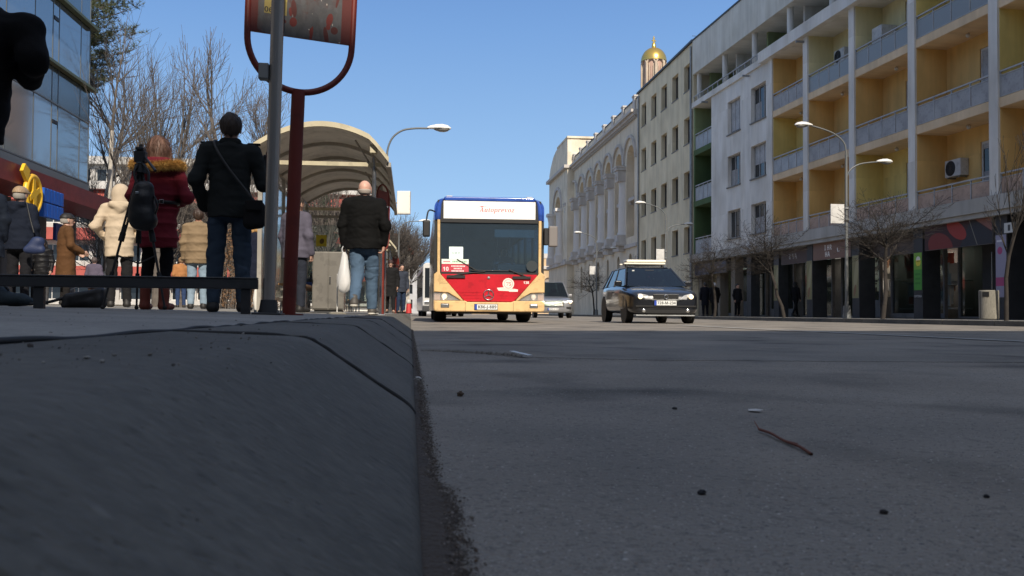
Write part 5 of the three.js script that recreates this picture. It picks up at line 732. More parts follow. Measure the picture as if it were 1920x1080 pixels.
  part(b, 'roof_lamp', [rbox(-1.0, -0.86, 2.9, 2.925, F - 0.2, F - 0.1, 0.008, 1), rbox(0.86, 1.0, 2.9, 2.925, F - 0.2, F - 0.1, 0.008, 1)], M.white);
  for (const [x0, y0, x1, y1, x2, y2] of [[-0.1, 1.15, -0.6, 1.12, -0.98, 1.03], [0.45, 1.2, 0.75, 1.1, 0.95, 1.02]]) part(b, 'wiper', [tube([[x0, y0 + 0.02, F + 0.0], [x1, y1, F + 0.035], [x2, y2, F + 0.045]], 0.014, 10, 6), box(Math.min(x2, x2 + 0.42 * Math.sign(-x2)), Math.max(x2, x2 + 0.42 * Math.sign(-x2)), y2 - 0.01, y2 + 0.05, F + 0.03, F + 0.05)], M.black);
  part(b, 'wiper_blade', [bar([-0.45, 1.2, F - 0.03], [0.55, 1.19, F - 0.03], 0.014), bar([-0.75, 1.45, F - 0.03], [-0.3, 1.2, F - 0.03], 0.012)], M.black);
  // inside
  part(b, 'dashboard', [rbox(-1.15, 1.15, 0.9, 1.22, -0.75, -0.12, 0.04, 2), rbox(0.2, 1.1, 1.2, 1.36, -0.8, -0.3, 0.05, 2)], mat([0.12, 0.13, 0.13], 0.8)); part(b, 'steering_wheel', at(clean(new THREE.TorusGeometry(0.24, 0.017, 8, 26)), 0.45, 1.3, -0.75, 0, -0.9), M.black);
  part(b, 'sun_blind', box(0.12, 1.05, 1.98, 2.16, -0.16, -0.15), mat([0.3, 0.34, 0.34], 0.8)); for (const x of [-0.55, 0.3, 0.62]) part(b, 'grab_pole', cyl(0.018, 0.018, 1.9, x, 0.4, -1.6, 8), M.steel);
  for (let k = 0; k < 5; k++) for (const x of [-0.85, 0.85]) part(b, 'seat', [rbox(x - 0.24, x + 0.24, 0.9, 1.5, -2.6 - k * 1.5, -2.5 - k * 1.5, 0.04, 2), rbox(x - 0.24, x + 0.24, 0.82, 0.92, -2.5 - k * 1.5, -2.1 - k * 1.5, 0.03, 1)], mat([0.12, 0.16, 0.32], 0.9));
  const card = (name, w, h, x, y, z, draw, tw = 256) => { const p = printed(w, h, tw, Math.round(tw * h / w), draw); p.geo.translate(x, y, z); const g = sub(b, name); part(g, 'print', p.geo, p.mat); part(g, 'board', box(x - w / 2, x + w / 2, y - h / 2, y + h / 2, z - 0.006, z - 0.003), M.white); };
  card('route_card', 0.32, 0.28, -0.77, 1.6, F - 0.035, (c, W, H) => { c.fillStyle = '#e9fbf6'; c.fillRect(0, 0, W, H); c.fillStyle = '#6b7f84'; c.font = 'bold 46px serif'; c.fillText('A 60 IT', W * 0.2, H * 0.58); });
  card('route_card', 0.62, 0.11, -0.79, 1.4, F - 0.033, (c, W, H) => { c.fillStyle = '#e6f3e4'; c.fillRect(0, 0, W, H); c.fillStyle = '#7fae86'; for (let i = 0; i < 9; i++) c.fillRect(W * (0.4 + i * 0.06), H * 0.35, W * 0.04, H * 0.35); c.fillStyle = '#d08f92'; c.fillRect(W * 0.06, H * 0.4, W * 0.26, H * 0.28); });
  card('route_card', 0.62, 0.19, -0.79, 1.245, F - 0.031, (c, W, H) => { c.fillStyle = '#c43a4c'; c.fillRect(0, 0, W, H); c.fillStyle = '#f4e4e2'; c.font = 'bold 52px sans-serif'; c.fillText('10', W * 0.04, H * 0.82); for (const [a, n, y] of [[0.36, 10, 0.16], [0.45, 6, 0.45], [0.37, 9, 0.74]]) for (let i = 0; i < n; i++) c.fillRect(W * (a + i * 0.052), H * y, W * 0.036, H * 0.17); }, 256);
  part(b, 'round_mirror', at(cyl(0.13, 0.13, 0.03, 0, 0, 0, 22), 0.98, 1.31, F - 0.02, 0, Math.PI / 2), mat([0.05, 0.06, 0.065], 0.3));
  { const m = sub(b, 'wing_mirror'); part(m, 'case', rbox(-1.54, -1.37, 1.95, 2.33, F - 0.02, F + 0.12, 0.035, 2), M.black); part(m, 'arm', tube([[-1.25, 2.55, F - 0.12], [-1.4, 2.56, F + 0.02], [-1.46, 2.32, F + 0.05]], 0.018, 12, 8), M.black); const n = sub(b, 'wing_mirror'); part(n, 'case', rbox(1.36, 1.57, 1.76, 2.24, F - 0.02, F + 0.1, 0.035, 2), mat([0.2, 0.18, 0.17], 0.6)); part(n, 'arm', [rbox(1.26, 1.365, 1.8, 2.2, F - 0.1, F + 0.02, 0.02, 1)], M.black); }
  for (const z of [-2.7, -8.7]) for (const s of [-1, 1]) wheel(b, s * 1.08, z, 0.48, 0.32, M.galv);
  part(b, 'wheel_arch', [box(-1.276, -1.2, 0.28, 0.96, -3.25, -2.15), box(1.2, 1.276, 0.28, 0.96, -3.25, -2.15), box(-1.276, -1.2, 0.28, 0.96, -9.25, -8.15), box(1.2, 1.276, 0.28, 0.96, -9.25, -8.15)], M.black);
}
{ // second bus further back in the same lane
  const b = thing('city_bus', 'white bus with dark windows waiting behind the cream bus', 'bus', [1.95, 0, -51.5], 0.02);
  const hw = 1.27, wh = phys([0.62, 0.61, 0.58], 0.4, { clearcoat: 0.4 });
  part(b, 'body', ext(bodyOutline(hw, 0.3, 3.05, 0.25), [], 11.8, -11.9, 0.05), wh); part(b, 'windscreen', ext([[-1.15, 1.05], [1.15, 1.05], [1.15, 2.75], [-1.15, 2.75]], [], 0.03, -0.105, 0.01), M.darkGlass);
  part(b, 'side_window', [box(-hw - 0.006, -hw + 0.02, 1.15, 2.6, -11.4, -0.4), box(hw - 0.02, hw + 0.006, 1.15, 2.6, -11.4, -0.4)], M.darkGlass);
  part(b, 'bumper', rbox(-1.28, 1.28, 0.28, 0.62, -0.16, -0.02, 0.04, 2), M.darkSteel); for (const s of [-1, 1]) { part(b, 'headlight', rbox(s * 0.98 - 0.2, s * 0.98 + 0.2, 0.68, 0.88, -0.11, -0.06, 0.03, 2), M.reflector); const m = sub(b, 'wing_mirror'); part(m, 'case', rbox(s * 1.48 - 0.1, s * 1.48 + 0.1, 1.6, 2.1, -0.1, 0.05, 0.03, 2), M.black); part(m, 'arm', bar([s * 1.2, 2.3, -0.15], [s * 1.48, 2.08, -0.03], 0.02), M.black); for (const z of [-2.7, -8.7]) wheel(b, s * 1.1, z, 0.48, 0.3, M.galv); }
}
function car(name, label, pos, ry, o) {
  const c = thing(name, label, 'car', pos, ry), paint = phys(o.col, o.rough ?? 0.28, { clearcoat: 1, clearcoatRoughness: 0.06, metalness: o.metal ?? 0 }), S = o.S, N = 24;
  // lower body: rings along the length; each [z, half width, bottom, top, shoulder]
  const ring = ([z, w, y0, y1]) => { const r = []; for (let k = 0; k < N; k++) { const a = 2 * Math.PI * (k + 0.5) / N, cx = Math.cos(a), sy = Math.sin(a), e = 0.36; r.push([w * Math.sign(cx) * Math.pow(Math.abs(cx), e), (y0 + y1) / 2 + (y1 - y0) / 2 * Math.sign(sy) * Math.pow(Math.abs(sy), e), z]); } return r; };
  part(c, 'body', loft(S.map(ring)), paint);
  // cabin: loop at the belt and at the roof
  const loop = (w, zf, zr, y, n = 32) => { const r = []; for (let k = 0; k < n; k++) { const a = 2 * Math.PI * (k + 0.5) / n, cx = Math.cos(a), sz = Math.sin(a), e = 0.3; r.push([w * Math.sign(cx) * Math.pow(Math.abs(cx), e), y, (zf + zr) / 2 + (zf - zr) / 2 * Math.sign(sz) * Math.pow(Math.abs(sz), e)]); } return r.reverse(); };
  const B = o.belt, Rf = o.roof;
  part(c, 'roof', loft([loop(Rf[0], Rf[1], Rf[2], Rf[3] - 0.05), loop(Rf[0] - 0.03, Rf[1] - 0.04, Rf[2] + 0.04, Rf[3] - 0.012), loop(Rf[0] - 0.2, Rf[1] - 0.3, Rf[2] + 0.3, Rf[3])]), paint);
  const lerp = (t, w, z) => { const wb = B[0] * (1 - t) + Rf[0] * t, zf = B[1] * (1 - t) + Rf[1] * t, zr = B[2] * (1 - t) + Rf[2] * t; return [w * wb, B[3] * (1 - t) + (Rf[3] - 0.05) * t, (zf + zr) / 2 + z * (zf - zr) / 2]; };
  const quad = (a, b, d, e, th = 0.004) => { const u = V(...b).sub(V(...a)), v = V(...e).sub(V(...a)), n = u.cross(v).normalize().multiplyScalar(th); const f = [a, b, d, e], k = f.map(p => [p[0] - n.x, p[1] - n.y, p[2] - n.z]); const pos = []; const tri = (...p) => p.forEach(q => pos.push(...q)); tri(f[0], f[1], f[2]); tri(f[0], f[2], f[3]); tri(k[0], k[2], k[1]); tri(k[0], k[3], k[2]); for (let i = 0; i < 4; i++) { const j = (i + 1) % 4; tri(f[i], k[i], f[j]); tri(f[j], k[i], k[j]); } const g = new THREE.BufferGeometry(); g.setAttribute('position', new THREE.Float32BufferAttribute(pos, 3)); g.computeVertexNormals(); return uvm(g); };
  const tint = o.tint ?? phys([0.3, 0.4, 0.4], 0.03, { transmission: 1, thickness: 0 });
  part(c, 'windscreen', quad(lerp(0, -0.94, 1), lerp(0, 0.94, 1), lerp(1, 0.92, 1), lerp(1, -0.92, 1)), tint);
  part(c, 'rear_window', quad(lerp(0, 0.9, -1), lerp(0, -0.9, -1), lerp(1, -0.9, -1), lerp(1, 0.9, -1)), tint);
  for (const s of [-1, 1]) {
    for (const [z0, z1] of [[0.9, 0.08], [0.02, -0.62], [-0.68, -0.93]]) { const q = [lerp(0.02, s, z0), lerp(0.02, s, z1), lerp(0.97, s, z1), lerp(0.97, s, z0)]; part(c, 'side_window', s > 0 ? quad(...q) : quad(q[1], q[0], q[3], q[2]), tint); }
    for (const z of [0.95, 0.05, -0.65, -0.97]) { const a = lerp(0, s * 0.99, z), d = lerp(1, s * 0.98, z * 0.99); part(c, 'roof_pillar', bar(a, d, 0.032, 0.026, 6), Math.abs(z) > 0.9 ? paint : M.black); }
    const m = sub(c, 'wing_mirror'); part(m, 'case', rbox(s * (B[0] + 0.11) - 0.09, s * (B[0] + 0.11) + 0.09, B[3] + 0.0, B[3] + 0.14, B[1] - 0.42, B[1] - 0.3, 0.035, 2), o.mirror ?? paint);
    for (const z of o.wheels) { wheel(c, s * o.track, z, o.R, 0.19, o.rim ?? M.galv); part(c, 'wheel_arch', at(cyl(o.R * 1.16, o.R * 1.16, 0.03, 0, -0.015, 0, 26), s * (o.track + 0.082), o.R + 0.02, z, 0, 0, Math.PI / 2), M.black); }
    part(c, 'door_handle', [rbox(s > 0 ? o.track + 0.1 : -o.track - 0.125, s > 0 ? o.track + 0.125 : -o.track - 0.1, B[3] - 0.15, B[3] - 0.115, -2.15, -1.98, 0.006, 1)], M.darkSteel);
  }
  part(c, 'cabin_floor', box(-B[0] + 0.05, B[0] - 0.05, B[3] - 0.35, B[3] - 0.3, B[2] + 0.2, B[1] - 0.2), M.black);
  for (const s of [-1, 1]) for (const z of [B[1] - 1.35, B[1] - 2.2]) part(c, 'seat', [rbox(s * 0.36 - 0.22, s * 0.36 + 0.22, B[3] - 0.28, B[3] + 0.22, z - 0.12, z, 0.05, 2), rbox(s * 0.36 - 0.1, s * 0.36 + 0.1, B[3] + 0.24, B[3] + 0.4, z - 0.12, z - 0.04, 0.03, 1)], M.darkSteel);
  part(c, 'dashboard', rbox(-B[0] + 0.08, B[0] - 0.08, B[3] - 0.2, B[3] + 0.03, B[1] - 0.75, B[1] - 0.12, 0.05, 2), M.black);
  part(c, 'steering_wheel', at(clean(new THREE.TorusGeometry(0.17, 0.014, 8, 20)), 0.36, B[3] + 0.08, B[1] - 0.85, 0, -0.4), M.black);
  return c;
}
{
  const c = car('hatchback_car', 'black hatchback with a pale roof sign and lit headlights', [5.9, 0, -20.55], -0.03, {
    col: [0.01, 0.011, 0.014], S: [[-4.05, 0.55, 0.4, 0.85], [-3.98, 0.74, 0.32, 0.95], [-3.6, 0.82, 0.22, 1.0], [-2.6, 0.845, 0.2, 0.98], [-1.4, 0.845, 0.2, 0.94], [-1.1, 0.845, 0.2, 0.92], [-0.6, 0.835, 0.2, 0.85], [-0.25, 0.81, 0.2, 0.78], [-0.08, 0.74, 0.21, 0.72], [0, 0.6, 0.24, 0.62]],
    belt: [0.76, -0.92, -3.95, 0.9], roof: [0.58, -1.75, -3.55, 1.42], wheels: [-0.82, -3.42], track: 0.735, R: 0.31, rim: mat([0.3, 0.3, 0.3], 0.4, { metalness: 0.6 }) });
  for (const s of [-1, 1]) {
    const m = p => s > 0 ? p : p.map(([x, y]) => [-x, y]).reverse(), h = sub(c, 'headlight');
    const g = ext(m([[0.36, 0.56], [0.7, 0.555], [0.76, 0.6], [0.755, 0.68], [0.68, 0.7], [0.5, 0.66]]), [], 0.05, 0, 0.012); g.rotateY(s * 0.42); g.translate(s * -0.03, 0, s > 0 ? 0.2 : 0.2); g.translate(0, 0, -0.02); part(h, 'lens', g, phys([0.95, 0.95, 0.95], 0.05, { transmission: 0.6, thickness: 0 }));
    part(h, 'lamp', at(clean(new THREE.SphereGeometry(0.055, 14, 10)), s * 0.6, 0.625, -0.01), HEAD); part(c, 'fog_light', at(lathe([[0, 0.02], [0.04, 0.015], [0.045, 0], [0, 0]], 14), s * 0.52, 0.3, -0.005, 0, Math.PI / 2), M.reflector);
  }
  part(c, 'grille', [rbox(-0.3, 0.3, 0.58, 0.66, -0.03, 0.015, 0.01, 2)], M.rubber); part(c, 'grille_trim', rbox(-0.3, 0.3, 0.665, 0.685, -0.04, 0.012, 0.006, 1), mat([0.1, 0.1, 0.1], 0.3)); part(c, 'badge', at(clean(new THREE.TorusGeometry(0.045, 0.01, 8, 20)), 0.0, 0.62, 0.022), M.chrome);
  part(c, 'bumper_strip', rbox(-0.72, 0.72, 0.38, 0.42, -0.05, 0.02, 0.012, 2), M.rubber); part(c, 'lower_intake', rbox(-0.5, 0.5, 0.23, 0.33, -0.06, 0.003, 0.02, 2), M.rubber); part(c, 'splitter', rbox(-0.7, 0.7, 0.17, 0.205, -0.22, -0.04, 0.012, 2), M.galv);
  plate(c, '728-M-234', -0.02, 0.48, 0.035, 0.52, 0.11);
  { const r = sub(c, 'roof_sign'); const wm = mat([0.85, 0.8, 0.66], 0.35); part(r, 'board', rbox(-0.52, 0.5, 1.53, 1.6, -2.4, -1.95, 0.03, 2), wm); part(r, 'bar', [rbox(-0.6, 0.46, 1.475, 1.515, -1.98, -1.86, 0.015, 2), rbox(-0.6, 0.46, 1.475, 1.515, -2.5, -2.4, 0.015, 2)], wm); part(r, 'foot', [rbox(-0.56, -0.5, 1.39, 1.474, -1.97, -1.87, 0.01, 1), rbox(0.36, 0.42, 1.39, 1.474, -1.97, -1.87, 0.01, 1)], M.black); }
  part(c, 'mirror_charm', [cyl(0.002, 0.002, 0.12, 0, 1.18, -1.75, 5), at(clean(new THREE.SphereGeometry(0.035, 12, 8)), 0, 1.15, -1.75)], mat([0.5, 0.03, 0.05], 0.5)); part(c, 'mirror', rbox(-0.12, 0.12, 1.27, 1.33, -1.68, -1.65, 0.015, 1), M.black); part(c, 'window_sticker', box(-0.45, -0.39, 1.26, 1.32, -1.62, -1.617), M.white);
}
{
  const c = car('silver_car', 'silver car with chrome grille half hidden behind the bus', [6.75, 0, -42.3], -0.02, {
    col: [0.3, 0.3, 0.31], metal: 0.5, rough: 0.35, S: [[-4.5, 0.6, 0.45, 0.95], [-4.42, 0.82, 0.36, 1.08], [-3.8, 0.92, 0.26, 1.12], [-1.5, 0.93, 0.25, 1.08], [-1.1, 0.93, 0.25, 1.05], [-0.55, 0.92, 0.25, 0.98], [-0.2, 0.88, 0.25, 0.9], [-0.05, 0.8, 0.27, 0.84], [0, 0.68, 0.3, 0.74]],
    belt: [0.85, -1.0, -4.3, 1.02], roof: [0.68, -1.7, -4.1, 1.78], wheels: [-0.9, -3.6], track: 0.82, R: 0.36 });
  for (const s of [-1, 1]) { const h = sub(c, 'headlight'); part(h, 'lens', rbox(s * 0.73 - 0.14, s * 0.73 + 0.14, 0.66, 0.82, -0.1, 0.0, 0.04, 2), M.reflector); part(h, 'lamp', at(clean(new THREE.SphereGeometry(0.06, 12, 8)), s * 0.76, 0.74, -0.02), HEAD); part(c, 'fog_light', rbox(s * 0.68 - 0.12, s * 0.68 + 0.12, 0.42, 0.54, -0.06, 0.01, 0.03, 2), M.rubber); }
  part(c, 'grille', rbox(-0.5, 0.42, 0.52, 0.78, -0.04, 0.015, 0.02, 2), M.darkSteel); { const l = []; for (let k = 0; k < 3; k++) l.push(rbox(-0.48, 0.4, 0.57 + k * 0.075, 0.59 + k * 0.075, 0.01, 0.022, 0.004, 1)); l.push(rbox(-0.54, -0.5, 0.5, 0.8, -0.02, 0.02, 0.01, 1), rbox(0.42, 0.46, 0.5, 0.8, -0.02, 0.02, 0.01, 1)); part(c, 'grille_bar', l, M.chrome); } plate(c, 'M20-A-115', -0.06, 0.42, 0.03, 0.52, 0.11); part(c, 'lower_trim', rbox(-0.85, 0.85, 0.24, 0.32, -0.2, 0.0, 0.02, 2), M.darkSteel);
}

// ---------------------------------------------------------------- people: tapered capsules joined by a smooth minimum, meshed on a grid
const cap = (a, b, ra, rb = ra, s = [1, 1, 1]) => ({ a, b, ra, rb, s });
function sdfGeo(prims, step, { k = 0.04, clip = null, noise = null } = {}) {
  let lo = [9, 9, 9], hi = [-9, -9, -9];
  for (const p of prims) for (let i = 0; i < 3; i++) { lo[i] = Math.min(lo[i], p.a[i] - p.ra * p.s[i], p.b[i] - p.rb * p.s[i]); hi[i] = Math.max(hi[i], p.a[i] + p.ra * p.s[i], p.b[i] + p.rb * p.s[i]); }
  const pad = step * 3 + (noise ? 0.03 : 0.012); lo = lo.map(v => v - pad); const n = hi.map((v, i) => Math.ceil((v + pad - lo[i]) / step) + 1), [nx, ny, nz] = n, f = new Float32Array(nx * ny * nz).fill(0.5);
  for (const p of prims) {
    const m = k + step * 3 + 0.02, i0 = [0, 1, 2].map(i => Math.max(0, Math.floor((Math.min(p.a[i] - p.ra * p.s[i], p.b[i] - p.rb * p.s[i]) - m - lo[i]) / step))), i1 = [0, 1, 2].map(i => Math.min(n[i] - 1, Math.ceil((Math.max(p.a[i] + p.ra * p.s[i], p.b[i] + p.rb * p.s[i]) + m - lo[i]) / step)));
    const A = p.a.map((v, i) => v / p.s[i]), B = p.b.map((v, i) => v / p.s[i]), d = [B[0] - A[0], B[1] - A[1], B[2] - A[2]], dd = d[0] * d[0] + d[1] * d[1] + d[2] * d[2] + 1e-9, ms = Math.min(...p.s);
    for (let z = i0[2]; z <= i1[2]; z++) for (let y = i0[1]; y <= i1[1]; y++) for (let x = i0[0]; x <= i1[0]; x++) {
      const px = (lo[0] + x * step) / p.s[0] - A[0], py = (lo[1] + y * step) / p.s[1] - A[1], pz = (lo[2] + z * step) / p.s[2] - A[2]; let t = (px * d[0] + py * d[1] + pz * d[2]) / dd; t = t < 0 ? 0 : t > 1 ? 1 : t;
      const qx = px - d[0] * t, qy = py - d[1] * t, qz = pz - d[2] * t, v = (Math.sqrt(qx * qx + qy * qy + qz * qz) - p.ra - (p.rb - p.ra) * t) * (ms < 0.99 ? (ms + 1) / 2 : 1);
      const o = (z * ny + y) * nx + x, u = f[o], h = Math.max(k - Math.abs(u - v), 0) / k; f[o] = Math.min(u, v) - h * h * k * 0.25;
    }
  }
  for (let z = 0, o = 0; z < nz; z++) for (let y = 0; y < ny; y++) for (let x = 0; x < nx; x++, o++) if (f[o] < 0.1 && f[o] > -0.1) { const X = lo[0] + x * step, Y = lo[1] + y * step, Z = lo[2] + z * step; if (noise) f[o] += noise(X, Y, Z); if (clip) f[o] = Math.max(f[o], clip(X, Y, Z)); } else if (clip && f[o] <= -0.1) f[o] = Math.max(f[o], clip(lo[0] + x * step, lo[1] + y * step, lo[2] + z * step));
  const pos = [], idx = [], vid = new Int32Array(nx * ny * nz).fill(-1), I = (x, y, z) => (z * ny + y) * nx + x;
  for (let z = 0; z < nz - 1; z++) for (let y = 0; y < ny - 1; y++) for (let x = 0; x < nx - 1; x++) {
    let c = 0, sx = 0, sy = 0, sz = 0, neg = 0; for (let e = 0; e < 8; e++) if (f[I(x + (e & 1), y + (e >> 1 & 1), z + (e >> 2))] < 0) neg++; if (!neg || neg === 8) continue;
    for (let e = 0; e < 8; e++) for (let ax = 0; ax < 3; ax++) if (!(e >> ax & 1)) { const e2 = e | 1 << ax, a = f[I(x + (e & 1), y + (e >> 1 & 1), z + (e >> 2))], b = f[I(x + (e2 & 1), y + (e2 >> 1 & 1), z + (e2 >> 2))]; if ((a < 0) !== (b < 0)) { const t = a / (a - b); sx += (e & 1) + (ax === 0 ? t : 0); sy += (e >> 1 & 1) + (ax === 1 ? t : 0); sz += (e >> 2) + (ax === 2 ? t : 0); c++; } }
    vid[I(x, y, z)] = pos.length / 3; pos.push(lo[0] + (x + sx / c) * step, lo[1] + (y + sy / c) * step, lo[2] + (z + sz / c) * step);
  }
  for (let z = 1; z < nz - 1; z++) for (let y = 1; y < ny - 1; y++) for (let x = 1; x < nx - 1; x++) {
    const a = f[I(x, y, z)] < 0; const q = (p0, p1, p2, p3, fl) => { const v = [p0, p1, p2, p3].map(p => vid[p]); if (v.some(k2 => k2 < 0)) return; fl ? idx.push(v[0], v[1], v[2], v[0], v[2], v[3]) : idx.push(v[0], v[2], v[1], v[0], v[3], v[2]); };
    if (a !== (f[I(x + 1, y, z)] < 0)) q(I(x, y - 1, z - 1), I(x, y, z - 1), I(x, y, z), I(x, y - 1, z), a);
    if (a !== (f[I(x, y + 1, z)] < 0)) q(I(x - 1, y, z - 1), I(x - 1, y, z), I(x, y, z), I(x, y, z - 1), a);
    if (a !== (f[I(x, y, z + 1)] < 0)) q(I(x - 1, y - 1, z), I(x, y - 1, z), I(x, y, z), I(x - 1, y, z), a);
  }
  const g = new THREE.BufferGeometry(); g.setAttribute('position', new THREE.Float32BufferAttribute(pos, 3)); g.setIndex(idx); g.computeVertexNormals(); return uvm(g);
}
const n3 = (x, y, z, s) => { const h = (a, b, c) => hsh(a + 999, b + 999, c * 31 + s); const xi = Math.floor(x), yi = Math.floor(y), zi = Math.floor(z), u = x - xi, v = y - yi, w = z - zi, S = t => t * t * (3 - 2 * t), l = (a, b, t) => a + (b - a) * t; const U = S(u), Q = S(v), R = S(w); return l(l(l(h(xi, yi, zi), h(xi + 1, yi, zi), U), l(h(xi, yi + 1, zi), h(xi + 1, yi + 1, zi), U), Q), l(l(h(xi, yi, zi + 1), h(xi + 1, yi, zi + 1), U), l(h(xi, yi + 1, zi + 1), h(xi + 1, yi + 1, zi + 1), U), Q), R) - 0.5; };
const rid = (x, y, z, s) => Math.pow(Math.max(0, 1 - Math.abs(n3(x, y, z, s)) * 5), 2);
const lerp3 = (a, b, t) => a.map((v, i) => v + (b[i] - v) * t);
function handPrims(w, dir, side, curl) {           // palm, four fingers with a knuckle bend, and a thumb from the side of the palm
  const d = V(...dir).normalize(), fwd = V(0, 0, 1), across = d.clone().cross(V(side, 0, 0)).length() > 0.2 ? fwd.clone().addScaledVector(d, -fwd.dot(d)).normalize() : V(0, 1, 0), inn = V(-side, 0, 0).addScaledVector(d, side * d.x).normalize(), W = V(...w), P = (a, b, c) => W.clone().addScaledVector(d, a).addScaledVector(across, b).addScaledVector(inn, c).toArray(), o = [];
  o.push(cap(P(0, 0, 0), P(0.05, 0.012, 0.004), 0.026, 0.024), cap(P(0.02, -0.012, 0), P(0.075, -0.018, 0.006), 0.02, 0.017), cap(P(0.03, 0.02, 0), P(0.08, 0.022, 0.006), 0.018, 0.016));
  [[0.03, 0.062], [0.011, 0.072], [-0.009, 0.066], [-0.027, 0.052]].forEach(([b, l]) => { const k = P(0.085, b, 0.006), m = P(0.085 + l * 0.55, b, 0.008 + curl * 0.02), t = P(0.085 + l * (1 - curl * 0.45), b, 0.012 + curl * 0.055); o.push(cap(k, m, 0.0098, 0.0088), cap(m, t, 0.0088, 0.0072)); });
  o.push(cap(P(0.02, 0.026, 0.008), P(0.055, 0.05, 0.018), 0.0125, 0.0105), cap(P(0.055, 0.05, 0.018), P(0.085, 0.048, 0.03), 0.0105, 0.008)); return o;
}
const skinM = mat([0.5, 0.3, 0.22], 0.6), eyeM = mat([0.02, 0.015, 0.012], 0.3), lipM = mat([0.35, 0.12, 0.1], 0.6);
const fabric = (c, rough = 0.9, o = {}) => phys(c, rough, { map: T.clothC, bumpMap: T.cloth, bumpScale: 0.003, specularIntensity: 0.35, ...o });
function person(o) {
  const H = (o.h ?? 1.75) / 1.75, st = o.step ?? 0.014, g = thing('person', o.label, 'person', [o.x, o.y ?? groundY(o.x), o.z], o.ry ?? Math.PI, o.group);
  const S = geo => { geo.scale(H, H, H); return geo; }, sh = o.sh ?? 0.185, W = o.wide ?? 1;
  const A = o.arms ?? { L: [[0.245, 1.13, -0.02], [0.235, 0.88, 0.06]], R: [[-0.245, 1.13, -0.02], [-0.235, 0.88, 0.06]] };
  const Lg = o.legs ?? { L: [[0.1, 0.5, 0.01], [0.105, 0.09, -0.02]], R: [[-0.1, 0.5, 0.01], [-0.105, 0.09, -0.02]] };
  const hp = o.head ?? [0, 1.6, 0.02], tilt = hp[2] - 0.02, hip = { L: [0.085, 0.92, 0], R: [-0.085, 0.92, 0] }, nk = [0, 1.46, -0.005 + tilt * 0.4];
  // body
  const trunk = [cap([0, 0.98, 0], [0, 1.3, 0], 0.13 * W, 0.14 * W, [1, 1, 0.68]), cap([0, 1.3, 0], nk, 0.13, 0.055, [1, 1, 0.8]), cap(nk, [hp[0] * 0.6, 1.54, tilt * 0.7], 0.054, 0.05)];
  for (const s of ['L', 'R']) { const q = s === 'L' ? 1 : -1; trunk.push(cap([q * sh * 0.85, 1.4, 0], A[s][0], 0.045, 0.036), cap(A[s][0], A[s][1], 0.034, 0.024), cap(hip[s], Lg[s][0], 0.07, 0.05), cap(Lg[s][0], Lg[s][1], 0.046, 0.034), cap(Lg[s][1], [Lg[s][1][0], Math.max(0.045, Lg[s][1][1] - 0.04), Lg[s][1][2] + 0.08], 0.032, 0.026)); }
  const [hx, hy, hz] = hp, head = [cap([hx, hy + 0.02, hz - 0.025], [hx, hy + 0.025, hz + 0.012], 0.098, 0.094, [0.8, 1, 1]), cap([hx, hy - 0.035, hz + 0.03], [hx, hy - 0.075, hz + 0.052], 0.062, 0.042, [0.9, 1, 1]), cap([hx, hy + 0.008, hz + 0.096], [hx, hy - 0.03, hz + 0.114], 0.011, 0.014), cap([hx - 0.079, hy + 0.01, hz - 0.008], [hx - 0.08, hy - 0.03, hz - 0.002], 0.016, 0.011, [0.5, 1, 1]), cap([hx + 0.079, hy + 0.01, hz - 0.008], [hx + 0.08, hy - 0.03, hz - 0.002], 0.016, 0.011, [0.5, 1, 1]), cap([hx, hy - 0.06, hz - 0.03], [hx * 0.6, 1.5, tilt * 0.6], 0.05, 0.053), cap([hx - 0.033, hy + 0.022, hz + 0.083], [hx + 0.033, hy + 0.022, hz + 0.083], 0.014)];
  const parts = [sdfGeo(trunk, Math.max(st, 0.014), { k: 0.05 }), sdfGeo(head, Math.min(st, 0.008), { k: 0.022 })];
  for (const s of ['L', 'R']) if (!(o.hide ?? []).includes(s)) { const q = s === 'L' ? 1 : -1, d = A[s][1].map((v, i) => v - A[s][0][i]); parts.push(sdfGeo(handPrims(A[s][1], o.handDir?.[s] ?? d, q, o.curl ?? 0.5), st > 0.02 ? 0.009 : 0.006, { k: 0.01 })); }
  part(g, 'body', S(join(parts)), o.skin ?? skinM);
  if (o.face !== false) { const e = []; for (const s of [-1, 1]) e.push(at(clean(new THREE.SphereGeometry(0.0105, 8, 6)), hx + s * 0.033, hy + 0.006, hz + 0.0915)); part(g, 'eyes', S(join(e)), eyeM); part(g, 'mouth', S(at(clean(new THREE.SphereGeometry(0.02, 8, 6).scale(1.1, 0.3, 0.4)), hx, hy - 0.056, hz + 0.098)), lipM); }
  // trousers
  if (o.trousers) { const t = o.trousers, r = t.r ?? 1, pr = [cap([0, 1.0, 0], [0, 0.93, 0], 0.15 * W, 0.155 * W, [1, 1, 0.74])]; for (const s of ['L', 'R']) pr.push(cap(hip[s], Lg[s][0], 0.098 * r, 0.074 * r), cap(Lg[s][0], lerp3(Lg[s][0], Lg[s][1], 0.96), 0.072 * r, 0.06 * r)); const ya = t.end ?? 0.075; part(g, 'trousers', S(sdfGeo(pr, st, { k: 0.035, clip: (x, y) => Math.max(y - 1.06, ya - y), noise: (x, y, z) => 0.012 * n3(x * 9 + y * 6, y * 17, z * 9, 5) + 0.005 * n3(x * 22 - y * 10, y * 34, z * 22, 6) + 0.006 * rid(x * 7 + y * 5, y * 9, z * 7, 7) + 0.004 * rid(x * 8 - y * 7, y * 14, z * 8, 8) })), fabric(t.col, 0.92)); }
